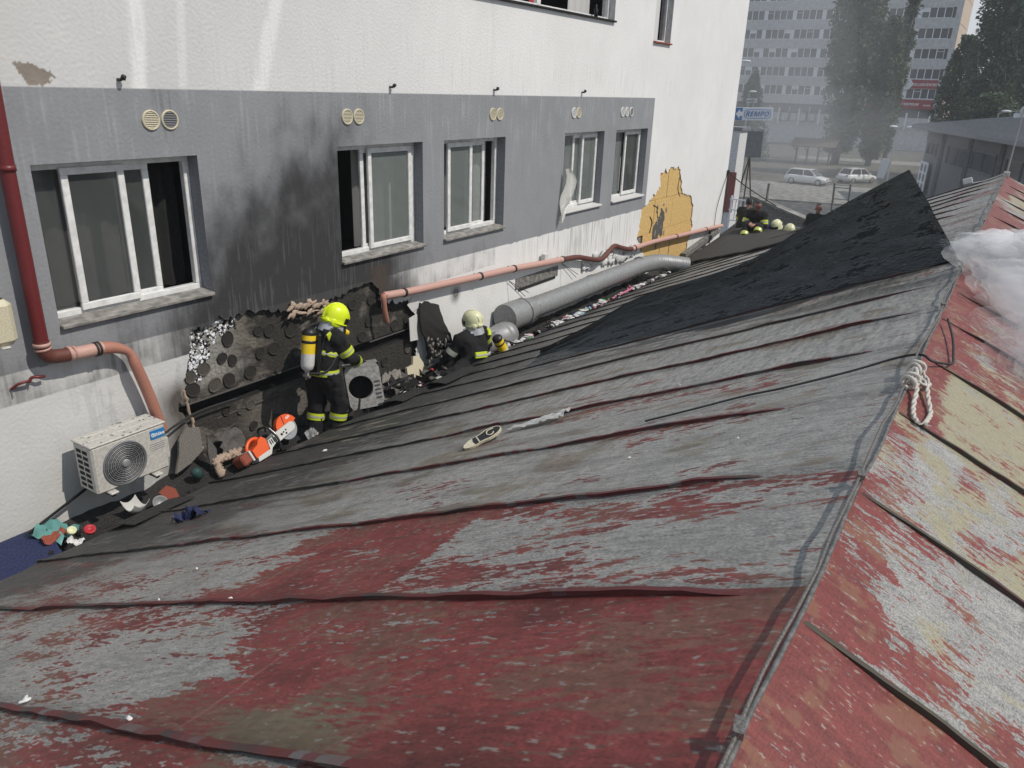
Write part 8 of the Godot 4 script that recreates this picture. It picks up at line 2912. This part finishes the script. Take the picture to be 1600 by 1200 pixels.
	# black triangular sheets
	shard("charred_sheet", "black triangular charred sheet standing at the standing person's boots", "sheet", [Vector2(-0.12, -0.06), Vector2(0.1, -0.08), Vector2(0.07, 0.26), Vector2(0.03, 0.12)], 0.012, Vector3(-6.15, -3.82, -6.28), Basis(Vector3.UP, PI / 2 - 0.2) * Basis(Vector3.RIGHT, -0.1), "char_wood", "charred sheets around the standing person")
	shard("charred_sheet", "black pointed charred sheet leaning right of the white casing", "sheet", [Vector2(-0.2, 0.22), Vector2(-0.08, 0.22), Vector2(0.2, -0.2), Vector2(0.08, -0.18)], 0.012, Vector3(-6.3, -3.83, -6.85), Basis(Vector3.UP, PI / 2) * Basis(Vector3.RIGHT, -0.3), "char_wood", "charred sheets around the standing person")
	for q in [["crumpled grey foil", "crumpled grey foil heap behind the near end of the saw", "foil", Vector3(-6.86, -3.86, -5.0), Vector2(0.3, 0.32), "ash", 1.0, Vector3(0, 0, -1.0)], ["grey_foil", "small grey foil scrap right of the saw's blade guard", "foil", Vector3(-6.5, -3.98, -5.85), Vector2(0.12, 0.14), "zinc", 2.0, Vector3(0.2, 0, -0.5)], ["pale_sheet", "pale bent sheet between the casing and the green stick", "sheet", Vector3(-6.42, -3.9, -7.05), Vector2(0.22, 0.3), "foam_edge", 3.0, Vector3(0.3, 0.4, -0.7)], ["pale_sheet", "pinkish flat scrap lying at the roof edge below the casing", "sheet", Vector3(-6.2, -3.83, -6.55), Vector2(0.16, 0.3), "foam_edge", 4.0, Vector3(0.1, 0.2, 0.3)], ["brown_board", "pale brown crushed board heap left of the red and white carton", "board", Vector3(-6.75, -3.95, -7.75), Vector2(0.4, 0.45), "foam_edge", 5.0, Vector3(0, 0, -0.5)],
		["blue_rag", "dark blue grey rag flat on the sooty roof left of the saw", "rag", on_roof(5.16, -3.13, 0.012), Vector2(0.3, 0.12), "blue_cloth", 6.0, Vector3(0, 0.2, 0.427)], ["white_film", "torn white film lying on the roof edge beside the middle of the duct", "plastic film", Vector3(-6.25, -3.9, -11.6), Vector2(0.35, 0.8), "white_plastic", 21.0, Vector3(0, 0.2, 0.3)], ["grey_film", "grey crumpled film beside the pink wrapper", "plastic film", Vector3(-6.3, -3.9, -15.9), Vector2(0.3, 0.7), "ash", 22.0, Vector3(0, -0.2, 0.3)], ["dark_sacking", "dark rubbish heap under the near end of the duct", "rubbish heap", Vector3(-6.42, -3.92, -11.4), Vector2(0.35, 1.0), "char_wood", 23.0, Vector3(0, 0, 0.2)], ["white_sack", "white crumpled bag beside the grey duct piece", "plastic bag", Vector3(-6.2, -3.86, -10.1), Vector2(0.3, 0.35), "white_plastic", 7.0, Vector3(0, 0, 0.3)], ["blue_bag", "pale blue bag half way along the duct", "plastic bag", Vector3(-6.3, -3.92, -12.6), Vector2(0.4, 0.55), "pale_blue", 8.0, Vector3(0, 0, 0.3)], ["pink_wrapper", "pink wrapper bundle near the far bend of the duct", "wrapper", Vector3(-6.35, -3.9, -14.9), Vector2(0.35, 0.5), "pink", 9.0, Vector3(0, 0.3, 0.2)]]:
		crumple(q[0].replace(" ", "_"), q[1], q[2], q[3], q[4], q[5], q[6], q[7], 0.12)
	stick("green_stick", "bright green plastic strip in the rubble right of the white casing", "strip", Vector3(-6.5, -3.95, -7.3), Vector3(-6.56, -3.92, -7.58), 0.018, "green")
	stick("red_stick", "bright red plastic bar standing in the rubble left of the crouching person", "bar", Vector3(-6.45, -3.98, -8.02), Vector3(-6.55, -3.85, -8.25), 0.026, "red")
	stick("pink_pole", "long pink pole lying along the rubbish beside the duct", "pole", Vector3(-6.3, -3.9, -12.9), Vector3(-6.32, -3.84, -15.0), 0.022, "pink")
	stick("dark_lath", "thin dark lath lying across the rubble right of the casing", "lath", Vector3(-6.6, -3.88, -6.9), Vector3(-6.65, -3.86, -7.9), 0.012, "char_wood", "dark laths")
	var ct := placed("red_carton", "red carton with a white printed face lying by the pale torn board", "carton", Vector3(-6.55, -4.0, -8.0))
	box_part("box", Vector3(-6.5, -3.98, -7.92), Vector3(0.1, 0.09, 0.2), M.red, ct, Basis(Vector3.UP, 0.4) * Basis(Vector3.BACK, -0.3))
	box_part("face", Vector3(-6.47, -3.935, -7.86), Vector3(0.08, 0.012, 0.13), M.white_plastic, ct, Basis(Vector3.UP, 0.4) * Basis(Vector3.BACK, -0.3))
	for k in 4:
		var bt := begin()
		lathe(bt, [Vector2(0, 0), Vector2(0.035, 0.0), Vector2(0.036, 0.09), Vector2(0.015, 0.12), Vector2(0.015, 0.14), Vector2(0, 0.14)], Transform3D(), 12)
		var o := obj("white_bottle", bt, M.white_plastic)
		o.position = Vector3(-6.38 + 0.02 * k, -3.95, -7.5 - 0.09 * k)
		o.rotation = Vector3([1.2, 0.1, -1.3, 1.5][k], k * 0.7, [0.2, 0.0, 0.4, -0.5][k])
		tag(o, ["white plastic bottle tipped over nearest the green strip", "white plastic bottle standing upright in the rubble", "white plastic bottle lying behind the upright one", "white plastic bottle lying nearest the red carton"][k], "bottle", "white bottles in the rubble")
	# things in the near part of the valley
	var ms := placed("blue_mattress", "folded dark blue quilted mat at the lower left edge of the view", "mat", Vector3(-6.5, -4.0, -2.4))
	var mg := []
	for i in 9:
		var row := PackedVector3Array()
		for j in 15:
			row.append(Vector3(lerpf(-6.95, -6.16, i / 8.0), -3.97 + 0.012 * sin(i * 2.1) * sin(j * 1.9) + 0.015 * (i / 8.0), lerpf(-1.6, -2.74, j / 14.0) - 0.2 * (1.0 - i / 8.0)))
		mg.append(row)
	var mss := begin()
	sheet(mss, mg, 0.05, Vector3.UP)
	obj("quilt", mss, M.blue_cloth, ms)
	var pe := begin()
	var edge := PackedVector3Array()
	for j in 15: edge.append(mg[8][j] + Vector3(0.012, 0.022, 0))
	tube(pe, edge, 0.008, 6)
	obj("piping", pe, M.pale_blue, ms)
	for k in 9: box_part("stitch", mg[8][k + 3].lerp(mg[8][k + 4], 0.5) + Vector3(0.014, -0.012, 0), Vector3(0.006, 0.03, 0.012), M.pale_blue, ms, Basis.IDENTITY, 0.002)
	crumple("teal_bag", "teal plastic bag with rubbish spilling out, next to the blue mat", "plastic bag", Vector3(-6.72, -3.93, -2.92), Vector2(0.34, 0.3), "teal", 11.0, Vector3(0, 0.4, -0.1), 0.1)
	var rub := [["red_lid", "round dark red lid at the right end of the rubbish by the blue mat", "lid", "red", Vector3(-6.5, -3.94, -3.12), 0.05], ["green_cup", "small olive green cup among the rubbish by the blue mat", "cup", "helmet_cream", Vector3(-6.58, -3.92, -3.0), 0.04]]  # the red round piece is a loose lid
	for r in rub:
		var rs := begin()
		lathe(rs, [Vector2(0, 0.012), Vector2(r[5] * 0.5, 0.012), Vector2(r[5] * 0.7, 0.03), Vector2(r[5], 0.03), Vector2(r[5], 0), Vector2(0, 0)], Transform3D(Basis(Vector3.BACK, -0.5), r[4]), 18)
		tag(obj(r[0], rs, M[r[3]]), r[1], r[2])
	crumple("white_paper", "white torn paper among the rubbish by the blue mat", "paper", Vector3(-6.45, -3.95, -2.95), Vector2(0.12, 0.1), "white_plastic", 12.0, Vector3(0, 0.5, -0.3), 0.05)
	crumple("brown_packet", "brown and red food packet on the teal bag", "packet", Vector3(-6.6, -3.9, -2.86), Vector2(0.1, 0.22), "brick", 13.0, Vector3(0, 0.2, -0.2), 0.05)
	var ty := placed("white_tray", "off-white curved tray with a brown stain lying below the fan unit", "tray", Vector3(-6.55, -4.05, -3.62))
	var tg := []
	for i in 7:
		var row := PackedVector3Array()
		for j in 9:
			var u := j / 8.0 - 0.5
			var v := i / 6.0 - 0.5
			row.append(Vector3(-6.58 + v * 0.12, -4.02 + 0.35 * v * v + 0.2 * u * u + v * -0.04, -3.63 - u * 0.16 - 0.07 * v))
		tg.append(row)
	var ts := begin()
	sheet(ts, tg, 0.008, Vector3.UP)
	obj("dish", ts, M.saw_white, ty)
	var t2 := begin()
	for k in 7: lump(t2, tg[3][1 + k] + Vector3(0, 0.008, 0), Vector3(0.025, 0.006, 0.03), k * 1.0, Basis.IDENTITY, 0.6)
	obj("stain", t2, M.brick, ty)
	var bw := begin()
	lathe(bw, [Vector2(0.0, 0.0), Vector2(0.04, 0.004), Vector2(0.07, 0.035), Vector2(0.078, 0.07), Vector2(0.07, 0.068), Vector2(0.06, 0.035), Vector2(0.0, 0.012)], Transform3D(Basis(Vector3.BACK, -0.7), Vector3.ZERO), 20)
	var bo := obj("glass_bowl", bw, M.zinc)
	bo.position = Vector3(-6.54, -4.03, -3.84)
	tag(bo, "silvery bowl lying on its side next to the off-white tray", "bowl")
	var bk := begin()
	prism(bk, PackedVector2Array([Vector2(-0.09, -0.05), Vector2(0.06, -0.06), Vector2(0.1, 0.02), Vector2(0.02, 0.07), Vector2(-0.07, 0.05)]), 0.07)
	var bko := obj("broken_brick", bk, M.brick)
	bko.transform = Transform3D(Basis(Vector3.RIGHT, -0.9) * Basis(Vector3.UP, 0.8), Vector3(-6.62, -4.0, -4.02))
	tag(bko, "broken red brick below the right end of the fan unit", "brick")
	var wl := placed("glass_jar", "dark greenish glass jar lying in the soot left of the beige foam", "jar", Vector3(-6.7, -4.0, -4.5))
	var ws := begin()
	lathe(ws, [Vector2(0, 0), Vector2(0.05, 0), Vector2(0.055, 0.06), Vector2(0.05, 0.1), Vector2(0.03, 0.12), Vector2(0, 0.12)], Transform3D(Basis(Vector3.RIGHT, 0.5), Vector3(-6.72, -4.02, -4.45)), 16)
	obj("body", ws, mat("bottle_glass", lin(0.03, 0.07, 0.065), 0.08), wl)
	# shoe and plastic film on the slope
	var sh := thing("lone_shoe", "lone black shoe lying upside down on the roof, showing its cream-edged sole", "shoe")
	var sp := on_roof(2.6, -3.78, 0.035)
	var sn := Vector3(-0.4147 + 0.35, 0.9, 0.45).normalized()
	var sd := (on_roof(2.48, -3.93) - on_roof(2.7, -3.62)).normalized()
	sd = (sd - sn * sd.dot(sn)).normalized()
	sh.transform = Transform3D(Basis(sd, sn, sd.cross(sn)), sp)
	var outline := PackedVector2Array()
	for k in 28:
		var a := TAU * k / 28.0
		var x := cos(a) * 0.14
		var w := 0.048 + 0.006 * cos(a) - 0.013 * exp(-pow((x + 0.02) / 0.045, 2.0))
		outline.append(Vector2(x, sin(a) * w))
	var lay := Basis(Vector3(1, 0, 0), Vector3(0, 0, -1), Vector3(0, 1, 0))
	var so := begin()
	prism(so, outline, 0.018, Transform3D(lay, Vector3(0, 0, 0)))
	var sole := obj("sole", so, M.cream_plastic, sh)
	var inn := PackedVector2Array()
	for q in outline: inn.append(Vector2(q.x * 0.9 + 0.008, q.y * 0.8))
	var s2 := begin()
	var front := PackedVector2Array()
	for q in inn:
		front.append(Vector2(maxf(q.x, -0.025), q.y))
	var fr2 := PackedVector2Array()
	for q in front:
		if fr2.is_empty() or fr2[-1].distance_to(q) > 0.002: fr2.append(q)
	prism(s2, fr2, 0.006, Transform3D(lay, Vector3(0, 0.008, 0)))
	prism(s2, PackedVector2Array([Vector2(-0.035, -0.03), Vector2(-0.035, 0.03), Vector2(-0.06, 0.032), Vector2(-0.068, 0.0), Vector2(-0.06, -0.032)]), 0.006, Transform3D(lay, Vector3(0, 0.008, 0)))
	obj("tread", s2, M.black, sole)
	var sw := begin()
	var curl := PackedVector3Array()
	for k in 14:
		var a := lerpf(0.4, 5.0, k / 13.0)
		curl.append(Vector3(0.06 + cos(a) * 0.024, 0.013, sin(a) * 0.024))
	curl.append(Vector3(0.095, 0.013, -0.02))
	tube(sw, curl, 0.004, 5)
	obj("swirl", sw, M.cream_plastic, sole)
	var upp := begin()
	lump(upp, Vector3(-0.03, -0.04, 0.0), Vector3(0.26, 0.09, 0.095), 0.2, Basis.IDENTITY, 0.06)
	lump(upp, Vector3(-0.11, -0.045, 0.0), Vector3(0.1, 0.1, 0.1), 0.4, Basis.IDENTITY, 0.06)
	obj("upper", upp, M.black, sh)
	var fi := []
	for i in 10:
		var row := PackedVector3Array()
		for j in 16:
			var u := j / 15.0
			var s := 2.5 - 0.16 * u + 0.02 * nb.get_noise_1d(j * 0.6)
			var w := 0.06 + 0.14 * u
			var z := -3.95 - 0.14 * u + w * (i / 9.0 - 0.5)
			row.append(on_roof(s - 0.22 * u, z, 0.012 + 0.045 * absf(na.get_noise_2d(u * 7.0, i * 0.55)) + 0.02 * absf(nb.get_noise_2d(u * 14.0, i * 1.2))))
		fi.append(row)
	var fls := begin()
	sheet(fls, fi, 0.003, Vector3.UP)
	tag(obj("clear_film", fls, M.film), "crumpled clear plastic film next to the lone shoe", "plastic film")
	# small scattered bits: nobody could count them
	var bits := begin()
	for k in 230:
		var z := rng.randf_range(-1.8, -17.5)
		var x := rng.randf_range(-6.95, -6.2)
		if z > -7.0 and rng.randf() < 0.3: continue
		var sz := rng.randf_range(0.015, 0.06)
		lump(bits, Vector3(x, -4.06 + maxf(0.0, (x + 6.5) * 0.9), z), Vector3(sz * 1.5, sz, sz * 1.5), k * 0.7, Basis(Vector3.UP, k), 0.5, true)
	tag(obj("rubble", bits, M.char_wood), "black crumbs of burnt rubble strewn along the valley", "rubble", "", "stuff")
	# tangle of scraps between the casing and the crouching person
	for q in 2:
		var ts2 := begin()
		for k in 42:
			var z := rng.randf_range(-6.75, -8.5)
			var x := rng.randf_range(-6.9, -6.25)
			var w := rng.randf_range(0.05, 0.2)
			var bs2 := Basis.from_euler(Vector3(rng.randf_range(-1, 1), rng.randf() * TAU, rng.randf_range(-1, 1)))
			var c2 := Vector3(x, -3.99 + rng.randf_range(0.0, 0.1) + maxf(0.0, (x + 6.5) * 0.7), z)
			quad(ts2, c2 + bs2 * Vector3(-w, 0, -w * 0.4), c2 + bs2 * Vector3(w, 0.02, -w * 0.3), c2 + bs2 * Vector3(w * 0.7, 0.0, w * 0.5), c2 + bs2 * Vector3(-w * 0.6, -0.02, w * 0.4))
		tag(obj("pale_scraps" if q == 0 else "black_scraps", ts2, M.ash if q == 0 else M.char_wood), ("pale grey" if q == 0 else "black charred") + " torn scraps tangled in the valley right of the white casing", "scraps", "", "stuff")
	var lit := begin()
	for k in 44:
		var z := rng.randf_range(-9.8, -16.8)
		var x := -6.33 + rng.randf_range(-0.16, 0.14)
		var sz := rng.randf_range(0.04, 0.14)
		lump(lit, Vector3(x, -3.96 + maxf(0.0, (x + 6.4) * 0.8) + 0.02, z), Vector3(sz, sz * 0.4, sz * 1.6), k * 1.3, Basis(Vector3.UP, k * 1.7), 0.7, true)
	tag(obj("litter", lit, M.white_plastic), "small white and grey litter strewn along the roof edge beside the duct", "litter", "", "stuff")
	var cols := ["pale_blue", "green", "pink", "cream_plastic", "blue_cloth", "brick"]
	for c2 in 6:
		var ls := begin()
		for k in 6:
			var z := rng.randf_range(-10.2, -16.4)
			var sz := rng.randf_range(0.04, 0.11)
			lump(ls, Vector3(-6.35 + rng.randf_range(-0.16, 0.14), -3.92, z), Vector3(sz, sz * 0.5, sz * 1.5), k * 2.3 + c2, Basis(Vector3.UP, k * 1.1), 0.7, true)
		tag(obj("coloured_litter", ls, M[cols[c2]]), ["pale blue scraps", "green scraps", "pink scraps", "cream scraps", "dark blue scraps", "rust red scraps"][c2] + " in the litter beside the duct", "litter", "", "stuff")
	# single pale flakes on the red sheets near us
	var fl := [[1.97, -0.97, 0.018], [2.82, -0.98, 0.026], [2.86, -1.0, 0.014], [2.55, -1.75, 0.012], [3.2, -1.76, 0.012], [4.7, -2.45, 0.05], [4.3, -2.3, 0.022], [3.4, -2.1, 0.014], [1.1, -2.95, 0.012], [0.6, -3.0, 0.01], [5.4, -3.6, 0.03], [6.0, -3.2, 0.035], [1.4, -4.3, 0.012], [5.2, -4.6, 0.03]]
	var places := ["white crumb resting on the lowest red sheet near its seam, right of a bigger one", "large white crumb just above the lowest roof seam at the left edge", "sliver beside the large white crumb at the left edge", "tiny white crumb on the second seam from below, middle of the grey sheet", "white crumb at the left end of the second seam from below", "flat white scrap where the soot starts above the second seam", "white crumb on the grey sheet below the flat white scrap", "white crumb in the red field left of the sheet joint", "tiny white crumb on the third seam near the middle", "tiny white crumb on the third seam, right of the sheet joint", "white crumb on black soot left of the saw", "white crumb on black soot near the off-white tray", "tiny white crumb on the grey sheets right of the shoe", "white crumb on black soot below the saw's blade guard"]
	for k in fl.size():
		if k in [5, 6, 10, 11]: continue
		var s := begin()
		lump(s, Vector3.ZERO, Vector3(fl[k][2] * 1.6, fl[k][2] * 0.6, fl[k][2] * 0.9), k * 3.1, Basis(Vector3.UP, k * 1.3), 0.5)
		var o := obj("plaster_crumb", s, M.white_plastic)
		o.position = on_roof(fl[k][0], fl[k][1], 0.012)
		tag(o, places[k], "crumb", "white crumbs on the roof sheets")
